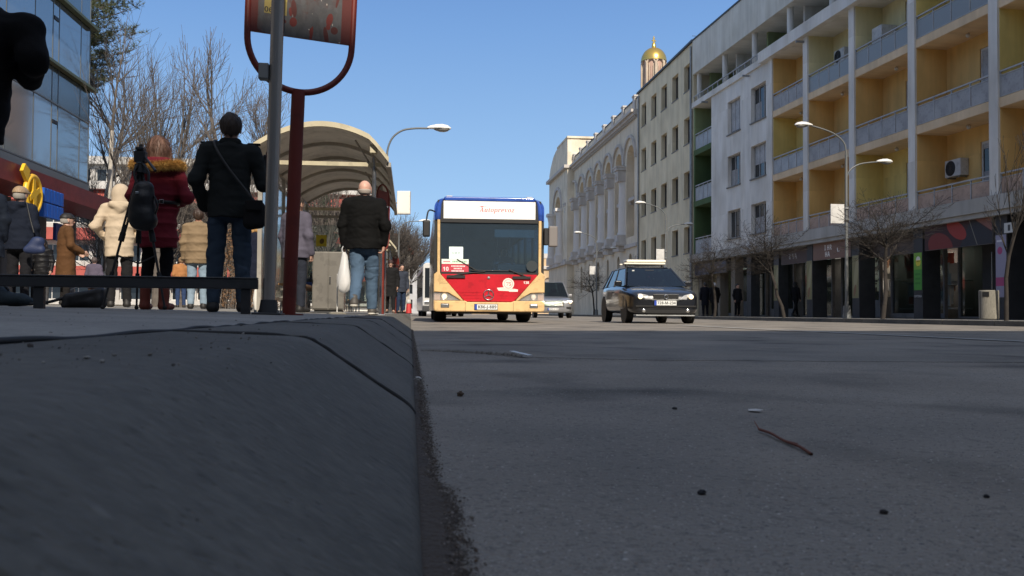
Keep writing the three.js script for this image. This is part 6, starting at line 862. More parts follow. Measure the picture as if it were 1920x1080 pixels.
  // shoes
  for (const s of ['L', 'R']) { const a = Lg[s][1], lift = Math.max(0, a[1] - 0.09), tp = o.toe?.[s] ?? 0, pr = [cap([a[0], 0.04 + lift, a[2] - 0.02], [a[0] + (s === 'L' ? 0.02 : -0.02), 0.038 + lift - tp, a[2] + 0.15], 0.045, 0.04, [1, 0.85, 1]), cap([a[0], 0.05 + lift, a[2] - 0.01], [a[0], (o.boot ?? 0.11) + lift, a[2]], 0.05, 0.052)]; const sh2 = sdfGeo(pr, Math.min(st, 0.011), { k: 0.03, clip: (x, y, z) => (lift > 0 ? lift + 0.006 - tp * (z - a[2]) / 0.15 : 0.006) - y }); part(g, 'shoe', S(sh2), mat(o.shoes ?? [0.02, 0.018, 0.017], 0.6, { map: T.clothC })); if (o.sole) { const pr2 = [cap([a[0], 0.018 + lift, a[2] - 0.025], [a[0] + (s === 'L' ? 0.02 : -0.02), 0.016 + lift - tp, a[2] + 0.155], 0.05, 0.046, [1, 0.4, 1])]; part(g, 'sole', S(sdfGeo(pr2, 0.008, { k: 0.01 })), mat(o.sole, 0.7)); } }
  // jacket or coat
  const j = o.jacket, fl = j.flare ?? 0, r = j.r ?? 1, pr = [cap([0, 1.02, 0], [0, 1.3, -0.005], 0.175 * W * r, 0.185 * W * r, [1, 1, 0.72]), cap([-sh + 0.05, 1.39, 0], [sh - 0.05, 1.39, 0], 0.085 * r, 0.085 * r, [1, 1, 0.95]), cap([0, 1.42, -0.01], [0, 1.475, -0.005 + tilt * 0.3], 0.1, 0.075, [1, 1, 0.9])];
  const hem = j.hem; pr.push(cap([0, 1.05, 0], [0, hem - 0.05, 0.0], 0.175 * W * r, (0.185 + fl) * W * r, [1, 1, 0.78]));
  for (const s of ['L', 'R']) { const q = s === 'L' ? 1 : -1; pr.push(cap([q * sh, 1.4, 0], A[s][0], 0.078 * r, 0.063 * r), cap(A[s][0], A[s][1], 0.062 * r, 0.05 * r)); }
  if (j.hood) pr.push(cap([-0.09, 1.46, -0.1], [0.09, 1.46, -0.1], 0.07, 0.07), cap([0, 1.4, -0.11], [0, 1.48, -0.1], 0.09, 0.07));
  const puff = j.puff ?? 0, wr = [A.L[1], A.R[1]], el = [A.L[0], A.R[0]];
  part(g, j.name ?? 'jacket', S(sdfGeo(pr, st, { k: 0.04, clip: (x, y) => Math.max(hem + 0.004 * Math.sin(x * 30) - y, y - 1.5), noise: (x, y, z) => (puff ? -puff * (0.5 - Math.pow(Math.abs(Math.sin(y * 22)), 0.5)) * (y < (j.puffTop ?? 2) ? -1 : -0.35) * -1 : 0) + 0.018 * n3(x * 7 + y * 5, y * 13, z * 7, 11) + 0.007 * n3(x * 18 - y * 12, y * 28, z * 18, 12) + 0.006 * rid(x * 4 + y * 5, y * 6, z * 5, 13) + 0.003 * rid(x * 7 - y * 6, y * 11, z * 7, 14) })), j.mat ?? fabric(j.col, j.rough ?? 0.85));
  if (j.collar !== false) part(g, 'collar', S(sdfGeo([cap([-0.05, 1.475, -0.045], [0.05, 1.475, -0.045], 0.036), cap([-0.06, 1.47, -0.03], [-0.06, 1.465, 0.05], 0.03), cap([0.06, 1.47, -0.03], [0.06, 1.465, 0.05], 0.03)], Math.min(st, 0.012), { k: 0.03 })), j.collarMat ?? j.mat ?? fabric(j.collarCol ?? j.col, 0.85));
  // hair or hat
  const hr = o.hair; if (hr) {
    const hm = mat(hr.col, hr.rough ?? 0.6, { map: T.hair });
    const ns = (x, y, z) => 0.016 * n3(x * 45, y * 11, z * 45, 21) + 0.012 * n3(x * 100, y * 26, z * 100, 22);
    let pp = [cap([hx, hy + 0.028, hz - 0.034], [hx, hy + 0.035, hz + 0.006], 0.107, 0.101, [0.85, 1, 1])], cl = (x, y, z) => Math.max((z - hz) * 0.75 - (y - hy) * 0.75 - 0.01, (hy - 0.012 - 0.1 * Math.min(1, Math.max(0, (hz - 0.005 - z) / 0.05))) - y);
    if (hr.type === 'long') { pp.push(cap([hx, hy, hz - 0.06], [hx, hy - (hr.len ?? 0.16), hz - 0.07], 0.09, 0.08, [1, 1, 0.75]), cap([hx - 0.07, hy, hz - 0.02], [hx - 0.085, hy - (hr.len ?? 0.16), hz - 0.02], 0.04, 0.045), cap([hx + 0.07, hy, hz - 0.02], [hx + 0.085, hy - (hr.len ?? 0.16), hz - 0.02], 0.04, 0.045)); cl = (x, y, z) => (z - hz) * 0.8 - (y - hy) * 0.35 - 0.045; }
    if (hr.type === 'fringe') { pp[0].ra = 0.116; pp[0].rb = 0.113; cl = (x, y, z) => Math.max((hy + (z > hz ? 0.02 : -0.07)) - y, (z - hz) - 0.12); }
    if (hr.type === 'cap') { cl = (x, y, z) => hy + 0.035 - y; pp.push(cap([hx - 0.03, hy + 0.048, hz + 0.1], [hx + 0.03, hy + 0.048, hz + 0.1], 0.055, 0.055, [1, 0.25, 1])); pp[0].ra = 0.115; pp[0].rb = 0.11; }
    if (hr.type === 'hood') { pp = [cap([hx, hy + 0.03, hz - 0.04], [hx, hy + 0.03, hz + 0.02], 0.135, 0.12, [0.9, 1, 1]), cap([hx, hy - 0.02, hz - 0.05], [hx, hy - 0.14, hz - 0.06], 0.12, 0.12)]; cl = (x, y, z) => z - hz - 0.075; }
    part(g, hr.type === 'cap' ? 'cap' : hr.type === 'hood' ? 'hood' : 'hair', S(sdfGeo(pp, Math.min(st, 0.009), { k: 0.03, clip: cl, noise: hr.type === 'cap' || hr.type === 'hood' ? null : ns })), hr.type === 'hood' ? fabric(hr.col) : hm);
    if (hr.strands) {                                       // loose strands combed down over the hair
      const hg = g.children[g.children.length - 1].geometry, P0 = hg.attributes.position, N0 = hg.attributes.normal, q = rngOf(hr.strands), pp2 = []; for (let i = 0; i < hr.strands; i++) { const t = Math.floor(q() * P0.count / 3) * 3, p = V().fromBufferAttribute(P0, t), n = V().fromBufferAttribute(N0, t), d = V((q() - 0.5) * 0.5, -1, (q() - 0.5) * 0.5); d.addScaledVector(n, -d.dot(n)).normalize(); const s = d.clone().cross(n).normalize().multiplyScalar(0.0024), l = (hr.slen ?? 0.04) * (0.5 + q()), e = p.clone().addScaledVector(d, l).addScaledVector(n, 0.001 + 0.004 * q()); p.addScaledVector(n, 0.0015); pp2.push(p.x + s.x, p.y + s.y, p.z + s.z, p.x - s.x, p.y - s.y, p.z - s.z, e.x, e.y, e.z); }
      const sg = new THREE.BufferGeometry(); sg.setAttribute('position', new THREE.Float32BufferAttribute(pp2, 3)); sg.computeVertexNormals(); part(g, 'hair_strands', clean(sg), mat(hr.col.map(v => v * 0.9), 0.55));
    }
    if (hr.type === 'cap') part(g, 'hair', S(sdfGeo([cap([hx, hy + 0.0, hz - 0.035], [hx, hy + 0.005, hz - 0.005], 0.103, 0.097, [0.82, 1, 1])], 0.009, { clip: (x, y, z) => Math.max(hy - 0.06 - y, y - hy - (hr.bandTop ?? 0.05), z - hz - 0.02) })), mat(hr.hairCol ?? [0.3, 0.28, 0.25], 0.8));
  }
  return g;
}
// ---- the two in front
const man = person({ label: 'man in dark jacket and blue jeans standing with his back turned', x: -1.6, z: -8.25, h: 1.79, step: 0.0085, ry: Math.PI + 0.08, sh: 0.19, wide: 0.96, jacket: { col: [0.03, 0.033, 0.032], hem: 0.82, flare: 0.012, r: 1.0 }, trousers: { col: [0.055, 0.08, 0.115], r: 1.0 }, hair: { col: [0.085, 0.06, 0.045], type: 'short', strands: 1800, slen: 0.035 },
  arms: { L: [[0.28, 1.14, -0.06], [0.225, 0.93, 0.1]], R: [[-0.275, 1.12, 0.02], [-0.26, 1.31, 0.23]] }, legs: { L: [[0.115, 0.5, 0.02], [0.125, 0.09, -0.02]], R: [[-0.11, 0.5, 0.0], [-0.125, 0.09, -0.05]] } });
{ const ep = []; for (const s of [-1, 1]) ep.push(rbox(s * 0.2 - 0.055, s * 0.2 + 0.055, 1.495, 1.51, -0.03, 0.03, 0.006, 1)); part(man, 'epaulettes', ep, fabric([0.016, 0.018, 0.018])); }
{ const b = thing('shoulder_bag', 'black shoulder bag hanging at the right hip of the man in jeans', 'bag', [-1.6, paveY(-1.6), -8.25], Math.PI + 0.08); const m = fabric([0.018, 0.017, 0.017], 0.7);
  part(b, 'pouch', sdfGeo([cap([-0.2, 0.78, -0.17], [-0.2, 0.93, -0.17], 0.055, 0.05, [1.3, 1, 0.9]), cap([-0.27, 0.79, -0.15], [-0.27, 0.93, -0.15], 0.05, 0.045)], 0.01, { k: 0.03 }), m); part(b, 'flap', rbox(-0.3, -0.15, 0.89, 0.98, -0.235, -0.215, 0.008, 1), m);
  part(b, 'strap', tube([[-0.22, 0.98, -0.19], [-0.11, 1.12, -0.175], [0.0, 1.26, -0.165], [0.09, 1.4, -0.14], [0.13, 1.49, -0.08], [0.125, 1.52, 0.0], [0.1, 1.45, 0.1]], 0.013, 30, 6), mat([0.03, 0.028, 0.027], 0.6)); }
{ const c = thing('camera', 'small black video camera held up by the man in jeans', 'camera', [-1.33, paveY(-1.6) + 1.4, -8.55], 0.25); part(c, 'body', rbox(-0.04, 0.04, -0.05, 0.05, -0.1, 0.08, 0.012, 2), M.black); part(c, 'lens', at(cyl(0.032, 0.036, 0.08, 0, 0, 0, 16), 0, 0, -0.1, 0, -Math.PI / 2), M.rubber); part(c, 'screen', rbox(0.045, 0.052, -0.035, 0.035, -0.05, 0.05, 0.003, 1), mat([0.06, 0.12, 0.16], 0.2)); part(c, 'handle', tube([[0, 0.05, -0.06], [0, 0.085, -0.03], [0, 0.085, 0.04], [0, 0.05, 0.07]], 0.009, 12, 6), M.black); }
const woman = person({ label: 'woman in burgundy quilted coat with fur trimmed hood seen from behind', x: -2.4, z: -8.95, h: 1.68, step: 0.0085, ry: Math.PI - 0.06, sh: 0.17, jacket: { name: 'coat', col: [0.27, 0.03, 0.045], hem: 0.62, flare: 0.012, r: 1.05, puff: 0.022, puffTop: 1.12, hood: true }, trousers: { col: [0.014, 0.014, 0.016], r: 0.82 }, shoes: [0.27, 0.055, 0.03], boot: 0.27, hair: { col: [0.17, 0.09, 0.06], type: 'long', len: 0.15, strands: 2600, slen: 0.1 },
  arms: { L: [[0.26, 1.12, 0.0], [0.12, 1.06, 0.23]], R: [[-0.285, 1.11, -0.02], [-0.13, 1.08, 0.22]] }, legs: { L: [[0.1, 0.5, 0.03], [0.11, 0.09, 0.0]], R: [[-0.09, 0.5, 0.0], [-0.08, 0.09, -0.03]] } });
{ // fur ring on the hood
  const r = rngOf(31), p = []; const H = 1.68 / 1.75; const path = new THREE.CatmullRomCurve3([[-0.2, 1.42, 0.06], [-0.22, 1.44, -0.06], [-0.15, 1.425, -0.155], [0, 1.405, -0.19], [0.15, 1.425, -0.155], [0.22, 1.44, -0.06], [0.2, 1.42, 0.06]].map(q => V(...q)));
  for (let i = 0; i < 9500; i++) { const c = path.getPoint(r()), d = V(r() - 0.5, r() - 0.5, r() - 0.5).normalize(), a = c.clone().addScaledVector(d, 0.02), t = c.clone().addScaledVector(d, 0.055 + 0.025 * r()).add(V(0, -0.012 * r(), -0.01)), s = V(r() - 0.5, r() - 0.5, r() - 0.5).cross(d).normalize().multiplyScalar(0.0021); p.push(a.x + s.x, a.y + s.y, a.z + s.z, a.x - s.x, a.y - s.y, a.z - s.z, t.x, t.y, t.z); }
  const g = new THREE.BufferGeometry(); g.setAttribute('position', new THREE.Float32BufferAttribute(p, 3)); g.computeVertexNormals(); g.scale(H, H, H); const core = clean(new THREE.TubeGeometry(path, 40, 0.034, 8)); core.scale(H, H, H);
  part(woman, 'fur_trim', join([clean(g), core]), mat([0.62, 0.36, 0.1], 0.95)); part(woman, 'belt', at(clean(new THREE.TorusGeometry(0.187, 0.014, 6, 40).rotateX(Math.PI / 2).scale(1, 1.3, 0.76)), 0, 1.02, -0.002), M.black);
  part(woman, 'buckle', rbox(-0.1, -0.06, 1.0, 1.04, -0.162, -0.15, 0.004, 1), M.chrome);
}
{ // tripod with a bag hung from it
  const t = thing('tripod', 'black camera tripod standing beside the burgundy coat', 'tripod', [-2.44, paveY(-2.44), -8.5]), Y = 1.27, m = mat([0.02, 0.02, 0.022], 0.45);
  for (const [x, z] of [[-0.27, 0.12], [0.26, 0.1], [-0.1, -0.3]]) { const at2 = k => [x * k, Y * (1 - k) + 0.01 * k, z * k], l = sub(t, 'leg'); for (const s of [-1, 1]) { const o = 0.013 * s; part(l, 'tube', bar([at2(0.02)[0] + o, at2(0.02)[1], at2(0.02)[2]], [at2(0.5)[0] + o, at2(0.5)[1], at2(0.5)[2]], 0.011, 0.011, 8), m); } part(l, 'lower_tube', bar(at2(0.4), at2(0.98), 0.012, 0.01, 8), m); part(l, 'clamp', [bar(at2(0.46), at2(0.52), 0.027, 0.027, 8), bar(at2(0.74), at2(0.78), 0.02, 0.02, 8)], M.black); part(l, 'foot', at(clean(new THREE.SphereGeometry(0.02, 10, 6)), ...at2(0.99)), M.rubber); part(l, 'spreader', bar(at2(0.62), [0, 0.42, 0], 0.007, 0.007, 6), m); }
  part(t, 'centre_column', cyl(0.018, 0.018, 0.75, 0, 0.75, 0, 10), m); part(t, 'crown', [cyl(0.05, 0.06, 0.08, 0, Y - 0.03, 0, 12)], m); part(t, 'head', [rbox(-0.05, 0.05, Y + 0.06, Y + 0.17, -0.05, 0.05, 0.015, 2), rbox(-0.035, 0.035, Y + 0.17, Y + 0.2, -0.06, 0.06, 0.008, 1)], m); part(t, 'pan_handle', bar([0.04, Y + 0.12, 0.03], [0.19, Y - 0.04, 0.22], 0.01, 0.013, 8), m); part(t, 'level', box(-0.02, 0.02, Y + 0.055, Y + 0.062, 0.04, 0.055), M.chrome);
  const b = thing('backpack', 'black backpack hung from the tripod beside the burgundy coat', 'bag', [-2.4, paveY(-2.4), -8.4]), bm = mat([0.012, 0.012, 0.013], 0.38, { bumpMap: T.cloth, bumpScale: 0.004 });
  part(b, 'sack', sdfGeo([cap([0, 0.82, 0], [0.02, 1.08, 0], 0.1, 0.075, [1.15, 1, 0.8]), cap([0.06, 0.8, 0], [0.03, 1.0, 0], 0.08, 0.07)], 0.01, { k: 0.05, noise: (x, y, z) => 0.016 * n3(x * 14, y * 14, z * 14, 41) }), bm); part(b, 'strap', [tube([[-0.04, 1.12, 0], [-0.07, 1.24, -0.02], [-0.045, 1.32, -0.06]], 0.012, 14, 6), tube([[0.06, 1.12, 0], [0.05, 1.24, -0.02], [-0.02, 1.33, -0.06]], 0.012, 14, 6), tube([[0.1, 1.05, 0.01], [0.15, 0.93, 0.03], [0.1, 0.8, 0.02]], 0.009, 14, 6)], bm); part(b, 'buckle', rbox(-0.03, 0.0, 1.03, 1.05, 0.075, 0.085, 0.003, 1), M.chrome);
}
person({ label: 'person in a black jacket standing very near at the left edge', x: -2.43, z: -4.85, h: 1.82, hide: ['R', 'L'], step: 0.013, ry: Math.PI - 0.1, sh: 0.3, wide: 1.2, jacket: { col: [0.006, 0.006, 0.007], hem: 0.84, flare: 0.0, r: 1.12 }, trousers: { col: [0.01, 0.01, 0.012] }, hair: { col: [0.03, 0.02, 0.015], type: 'short' }, arms: { L: [[0.3, 1.12, -0.05], [0.2, 0.95, 0.12]], R: [[-0.36, 1.26, -0.04], [-0.25, 1.2, 0.16]] } }).rotation.z = 0.13;
// ---- the waiting crowd
person({ label: 'bald man in black jacket and blue jeans walking away with a plastic bag', x: -0.6, z: -11.74, h: 1.77, step: 0.0085, ry: Math.PI - 0.12, sh: 0.205, wide: 1.14, skin: mat([0.62, 0.36, 0.27], 0.5), jacket: { col: [0.005, 0.005, 0.005], hem: 0.83, flare: 0.02, r: 1.08 }, trousers: { col: [0.1, 0.16, 0.24], r: 1.12 }, shoes: [0.09, 0.08, 0.07], sole: [0.6, 0.57, 0.5], toe: { L: 0, R: 0 }, head: [0, 1.59, 0.05], hide: [],
  arms: { L: [[0.275, 1.13, 0.0], [0.245, 0.86, 0.04]], R: [[-0.28, 1.12, -0.08], [-0.26, 0.9, -0.02]] }, handDir: { L: [0, -1, 0.05] }, curl: 1, legs: { L: [[0.07, 0.52, -0.04], [0.05, 0.19, -0.35]], R: [[-0.08, 0.5, 0.14], [-0.08, 0.09, 0.18]] }, hair: { col: [0.55, 0.52, 0.48], type: 'cap', hairCol: [0.42, 0.36, 0.31], bandTop: 0.0 } }).children.filter(c => c.name === 'cap').forEach(c => c.removeFromParent());
{ const b = thing('plastic_bag', 'white plastic carrier bag in the hand of the bald walking man', 'bag', [-0.845, paveY(-0.8), -11.74]), pm = phys([0.85, 0.85, 0.84], 0.35, { transmission: 0.3, thickness: 0, side: THREE.DoubleSide });
  const rings = []; const r = rngOf(55); for (const [y, w, d] of [[0.8, 0.03, 0.02], [0.74, 0.04, 0.025], [0.62, 0.055, 0.04], [0.5, 0.075, 0.06], [0.4, 0.085, 0.075], [0.33, 0.08, 0.07], [0.29, 0.05, 0.045], [0.275, 0.015, 0.015]]) { const o = []; for (let k = 0; k < 18; k++) { const a = -2 * Math.PI * k / 18, q = 0.85 + 0.3 * r(); o.push([Math.cos(a) * w * q, y + (r() - 0.5) * 0.01, Math.sin(a) * d * q]); } rings.push(o); } part(b, 'sack', loft(rings, false), pm); part(b, 'handle', [tube([[-0.025, 0.79, 0], [-0.03, 0.84, 0], [-0.008, 0.875, 0.0], [0.012, 0.86, 0], [0.025, 0.79, 0]], 0.007, 16, 6)], pm); part(b, 'contents', sdfGeo([cap([0, 0.38, 0], [0.01, 0.46, 0], 0.05, 0.035)], 0.01), mat([0.55, 0.4, 0.32], 0.8)); }
person({ label: 'man in navy jacket with a beige cap and a blue shoulder bag', x: -5.75, z: -14.1, h: 1.76, wide: 1.12, jacket: { col: [0.012, 0.017, 0.032], hem: 0.8, r: 1.08, hood: true }, trousers: { col: [0.018, 0.018, 0.022] }, hair: { col: [0.4, 0.29, 0.18], type: 'cap' }, ry: Math.PI - 0.2 });
{ const b = thing('shoulder_bag', 'bright blue shoulder bag beside the man with the beige cap', 'bag', [-5.45, paveY(-5.45), -13.85], 0.2); part(b, 'pouch', sdfGeo([cap([0, 0.84, 0], [0.05, 0.92, 0], 0.085, 0.08, [1.2, 1, 0.7]), cap([-0.09, 0.8, 0], [0.1, 0.8, 0], 0.05)], 0.012, { noise: (x, y, z) => 0.012 * n3(x * 14, y * 14, z * 14, 3) }), mat([0.015, 0.028, 0.085], 0.6)); part(b, 'strap', tube([[0, 1.05, 0], [-0.06, 1.25, -0.05], [-0.13, 1.5, -0.15]], 0.012, 12, 6), M.black); }
person({ label: 'person in a long dark blue coat cut by the left edge', x: -5.5, z: -12.4, h: 1.7, wide: 1.12, jacket: { name: 'coat', col: [0.014, 0.02, 0.034], hem: 0.62, r: 1.12, flare: 0.03 }, trousers: { col: [0.015, 0.015, 0.018] }, hair: { col: [0.1, 0.09, 0.08], type: 'short' }, ry: Math.PI + 0.4 });
person({ label: 'man in long brown coat and dark flat cap', x: -6.55, z: -18.15, h: 1.77, wide: 1.05, ry: Math.PI - 1.0, jacket: { name: 'coat', col: [0.13, 0.062, 0.026], hem: 0.42, r: 1.08, flare: 0.03 }, trousers: { col: [0.02, 0.018, 0.018] }, hair: { col: [0.012, 0.011, 0.011], type: 'cap' }, arms: { L: [[0.24, 1.12, 0.02], [0.2, 1.0, 0.24]], R: [[-0.24, 1.12, 0.02], [-0.2, 1.0, 0.24]] } });
person({ label: 'dark haired woman in black quilted jacket facing the viewer', x: -8.85, z: -23.0, h: 1.66, ry: 0.25, sh: 0.17, jacket: { col: [0.014, 0.014, 0.016], hem: 0.72, r: 1.06, puff: 0.02, rough: 0.45 }, trousers: { col: [0.09, 0.09, 0.095] }, hair: { col: [0.012, 0.008, 0.008], type: 'long', len: 0.1 }, arms: { L: [[0.24, 1.13, 0.0], [0.22, 0.9, 0.1]], R: [[-0.26, 1.13, 0.0], [-0.24, 0.98, 0.22]] } });
person({ label: 'person in cream coat and hood standing behind the tripod', x: -4.05, z: -13.2, h: 1.72, ry: Math.PI + 0.3, jacket: { name: 'coat', col: [0.68, 0.55, 0.4], hem: 0.72, r: 1.08, puff: 0.012, hood: true }, trousers: { col: [0.02, 0.02, 0.022] }, hair: { col: [0.66, 0.54, 0.4], type: 'hood' }, arms: { L: [[0.33, 1.14, -0.05], [0.2, 1.0, 0.12]], R: [[-0.28, 1.14, -0.03], [-0.2, 0.98, 0.12]] } });
person({ label: 'man in beige quilted jacket and pale jeans seen from behind', x: -3.6, z: -15.9, h: 1.73, wide: 1.08, ry: Math.PI + 0.1, jacket: { col: [0.3, 0.215, 0.13], hem: 0.78, r: 1.1, puff: 0.02 }, trousers: { col: [0.3, 0.4, 0.5], r: 1.02 }, hair: { col: [0.05, 0.03, 0.022], type: 'short' }, skin: mat([0.42, 0.2, 0.14], 0.6) });
person({ label: 'person in an orange jacket far off below the bare trees', x: -7.55, z: -31, h: 1.7, step: 0.02, ry: Math.PI + 0.4, jacket: { col: [0.5, 0.23, 0.09], hem: 0.8, r: 1.05 }, trousers: { col: [0.04, 0.07, 0.16] }, hair: { col: [0.3, 0.2, 0.12], type: 'short' } });
person({ label: 'far person in a purple grey jacket and brown skirt seen from behind', x: -10.4, z: -31.3, h: 1.68, step: 0.02, ry: Math.PI, wide: 1.1, jacket: { name: 'coat', col: [0.14, 0.12, 0.17], hem: 0.66, r: 1.12 }, trousers: { col: [0.09, 0.06, 0.05], r: 1.25 }, hair: { col: [0.1, 0.08, 0.08], type: 'short' } });
person({ label: 'blond person in a navy coat left of the steel post', x: -2.85, z: -16.9, h: 1.66, ry: Math.PI - 0.4, wide: 1.1, jacket: { name: 'coat', col: [0.012, 0.016, 0.035], hem: 0.6, r: 1.12, flare: 0.02 }, trousers: { col: [0.016, 0.015, 0.016] }, hair: { col: [0.5, 0.3, 0.12], type: 'long', len: 0.06 } });
person({ label: 'person in a grey violet jacket half hidden by the red post', x: -1.68, z: -13.6, h: 1.74, ry: Math.PI - 0.6, wide: 1.1, jacket: { col: [0.13, 0.12, 0.16], hem: 0.8, r: 1.1 }, trousers: { col: [0.03, 0.035, 0.05] }, hair: { col: [0.05, 0.04, 0.035], type: 'short' } });
person({ label: 'woman in long black coat walking towards the viewer on the pavement', x: -0.62, z: -28.2, h: 1.66, step: 0.014, ry: 0.05, jacket: { name: 'coat', col: [0.016, 0.016, 0.017], hem: 0.55, r: 1.1, flare: 0.03 }, trousers: { col: [0.02, 0.02, 0.022] }, hair: { col: [0.04, 0.015, 0.012], type: 'fringe' }, shoes: [0.3, 0.2, 0.15], legs: { L: [[0.1, 0.52, 0.1], [0.1, 0.1, 0.12]], R: [[-0.1, 0.5, -0.05], [-0.1, 0.13, -0.25]] } });
person({ label: 'person in blue grey jacket just behind the woman in black', x: -0.32, z: -31.2, h: 1.7, step: 0.018, ry: 0.4, jacket: { col: [0.05, 0.06, 0.085], hem: 0.75 }, trousers: { col: [0.03, 0.05, 0.1] }, hair: { col: [0.03, 0.02, 0.02], type: 'short' } });
person({ label: 'person in brown jacket waiting at the kerb nearest the second bus', x: -0.4, z: -34.5, h: 1.76, step: 0.018, ry: Math.PI - 0.7, jacket: { col: [0.05, 0.035, 0.028], hem: 0.78 }, trousers: { col: [0.02, 0.025, 0.04] }, hair: { col: [0.2, 0.15, 0.12], type: 'cap' } });
person({ label: 'bus driver seated behind the windscreen of the cream bus', x: 2.25, y: 0.1, z: -21.95, h: 1.75, step: 0.02, ry: 0, jacket: { col: [0.3, 0.33, 0.4], hem: 0.9 }, trousers: { col: [0.02, 0.02, 0.025], end: 0.3 }, hair: { col: [0.04, 0.03, 0.025], type: 'short' }, arms: { L: [[0.25, 1.15, 0.1], [0.16, 1.15, 0.36]], R: [[-0.25, 1.15, 0.1], [-0.16, 1.15, 0.36]] }, legs: { L: [[0.11, 0.9, 0.42], [0.11, 0.5, 0.5]], R: [[-0.11, 0.9, 0.42], [-0.11, 0.5, 0.5]] } });
// ---- right pavement
person({ label: 'person in dark coat walking left of the white haired one by the shops', x: 14.75, z: -44.3, h: 1.72, step: 0.022, ry: Math.PI, jacket: { name: 'coat', col: [0.012, 0.013, 0.02], hem: 0.55, r: 1.1 }, trousers: { col: [0.014, 0.014, 0.02] }, hair: { col: [0.02, 0.018, 0.016], type: 'short' } });
person({ label: 'white haired person in black jacket walking past the shops', x: 15.1, z: -43.9, h: 1.7, step: 0.022, ry: Math.PI + 0.1, wide: 1.15, jacket: { col: [0.012, 0.012, 0.013], hem: 0.7, r: 1.15 }, trousers: { col: [0.014, 0.014, 0.016] }, hair: { col: [0.6, 0.6, 0.6], type: 'short' } });
person({ label: 'dark clothed person before the shop door left of the brown sign', x: 15.2, z: -41.0, h: 1.55, step: 0.022, ry: 0.3, jacket: { col: [0.02, 0.02, 0.023], hem: 0.75 }, trousers: { col: [0.015, 0.015, 0.016] }, hair: { col: [0.02, 0.015, 0.012], type: 'short' } });
person({ label: 'slim dark figure striding under the arcade beside the beige poster', x: 16.9, z: -38.4, h: 1.58, step: 0.022, ry: Math.PI / 2 + 0.4, jacket: { col: [0.01, 0.01, 0.011], hem: 0.8, r: 0.9 }, trousers: { col: [0.012, 0.012, 0.013], r: 0.85 }, hair: { col: [0.015, 0.012, 0.01], type: 'long', len: 0.1 }, legs: { L: [[0.09, 0.52, 0.14], [0.09, 0.11, 0.2]], R: [[-0.09, 0.5, -0.08], [-0.09, 0.14, -0.32]] } });
// ---- bags and goods on the ground
{ const b = thing('equipment_bag', 'black equipment bag lying behind the low rail', 'bag', [-3.05, paveY(-3.05), -8.9], 0.2); const m = mat([0.016, 0.015, 0.015], 0.6, { bumpMap: T.cloth, bumpScale: 0.004 }); part(b, 'case', sdfGeo([cap([-0.15, 0.03, -0.08], [-0.13, 0.1, -0.07], 0.03), cap([0.16, 0.03, -0.08], [0.15, 0.15, -0.06], 0.03), cap([-0.15, 0.03, 0.08], [-0.13, 0.1, 0.07], 0.03), cap([0.16, 0.03, 0.08], [0.15, 0.15, 0.06], 0.03), cap([-0.13, 0.1, 0], [0.15, 0.16, 0], 0.035, 0.035, [1, 1, 2.4]), cap([-0.12, 0.06, 0], [0.13, 0.07, 0], 0.06, 0.075, [1, 1, 1.5])], 0.011, { k: 0.04, clip: (x, y) => 0.004 - y, noise: (x, y, z) => 0.014 * n3(x * 12, y * 12, z * 12, 8) }), m); part(b, 'strap', tube([[-0.14, 0.1, 0.05], [-0.3, 0.05, 0.08], [-0.5, 0.03, 0.06], [-0.62, 0.02, 0.0]], 0.016, 20, 6), m); part(b, 'zip', tube([[-0.1, 0.17, 0.08], [0.0, 0.2, 0.075], [0.12, 0.19, 0.08]], 0.005, 10, 5), M.galv); }
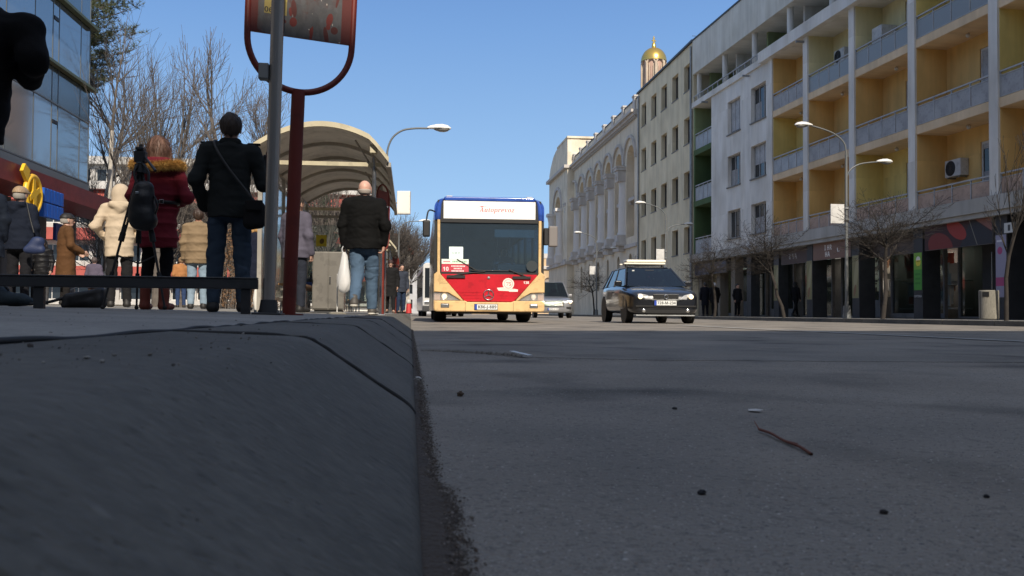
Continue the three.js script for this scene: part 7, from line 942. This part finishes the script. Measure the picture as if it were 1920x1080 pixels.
{ const b = thing('holdall', 'dark teal holdall at the left edge behind the low rail', 'bag', [-3.75, paveY(-3.75), -8.8], -0.1); const m = mat([0.012, 0.026, 0.034], 0.8, { map: T.clothC, bumpMap: T.cloth, bumpScale: 0.004 }); part(b, 'sack', sdfGeo([cap([-0.28, 0.05, 0], [0.25, 0.04, 0], 0.06, 0.05, [1, 1, 2]), cap([-0.25, 0.13, 0], [0.0, 0.12, 0], 0.07, 0.06, [1, 1, 1.5]), cap([0.0, 0.1, 0], [0.2, 0.07, 0], 0.06, 0.04, [1, 1, 1.5])], 0.013, { k: 0.04, clip: (x, y) => 0.004 - y, noise: (x, y, z) => 0.02 * n3(x * 9, y * 9, z * 9, 18) }), m); part(b, 'handle', tube([[-0.1, 0.16, 0.03], [-0.05, 0.2, 0.05], [0.06, 0.19, 0.05], [0.1, 0.14, 0.03]], 0.012, 14, 6), M.black); }
{ const b = thing('travel_bag', 'dark bag with a blue panel lying on the shelter bench', 'bag', [-1.95, paveY(-1.28) + 0.475, -18.2], 0.2); part(b, 'sack', sdfGeo([cap([-0.02, 0.11, -0.2], [0.0, 0.11, 0.2], 0.11, 0.1)], 0.014, { clip: (x, y) => 0.003 - y, noise: (x, y, z) => 0.02 * n3(x * 9, y * 9, z * 9, 28) }), mat([0.02, 0.02, 0.024], 0.8)); part(b, 'panel', rbox(-0.12, 0.12, 0.03, 0.12, 0.28, 0.3, 0.008, 1), mat([0.03, 0.07, 0.24], 0.6)); part(b, 'handle', tube([[0, 0.2, -0.1], [0, 0.3, -0.05], [0, 0.3, 0.05], [0, 0.2, 0.1]], 0.014, 12, 6), M.black); }
{ const b = thing('shopping_bag', 'bright red and blue shopping bag on the ground left of the steel post', 'bag', [-2.32, paveY(-2.32), -14.6], 0.2); part(b, 'sack', loft([[0, 0.09], [0.03, 0.12], [0.2, 0.14], [0.33, 0.12], [0.36, 0.1]].map(([y, w]) => { const o = []; for (let k = 0; k < 12; k++) { const a = -2 * Math.PI * k / 12; o.push([Math.cos(a) * w, y, Math.sin(a) * w * 0.6]); } return o; })), mat([1, 1, 1], 0.5, { map: canvasTex(128, 128, (c, W, H) => { c.fillStyle = '#e9e6df'; c.fillRect(0, 0, W, H); c.fillStyle = '#c01c20'; c.fillRect(0, 0, W, H * 0.3); c.fillStyle = '#27479c'; c.fillRect(W * 0.2, H * 0.62, W * 0.5, H * 0.25); }), })); part(b, 'handle', tube([[-0.06, 0.36, 0], [-0.04, 0.46, 0], [0.04, 0.46, 0], [0.06, 0.36, 0]], 0.008, 12, 5), M.white); }

renderer.render(scene, camera);
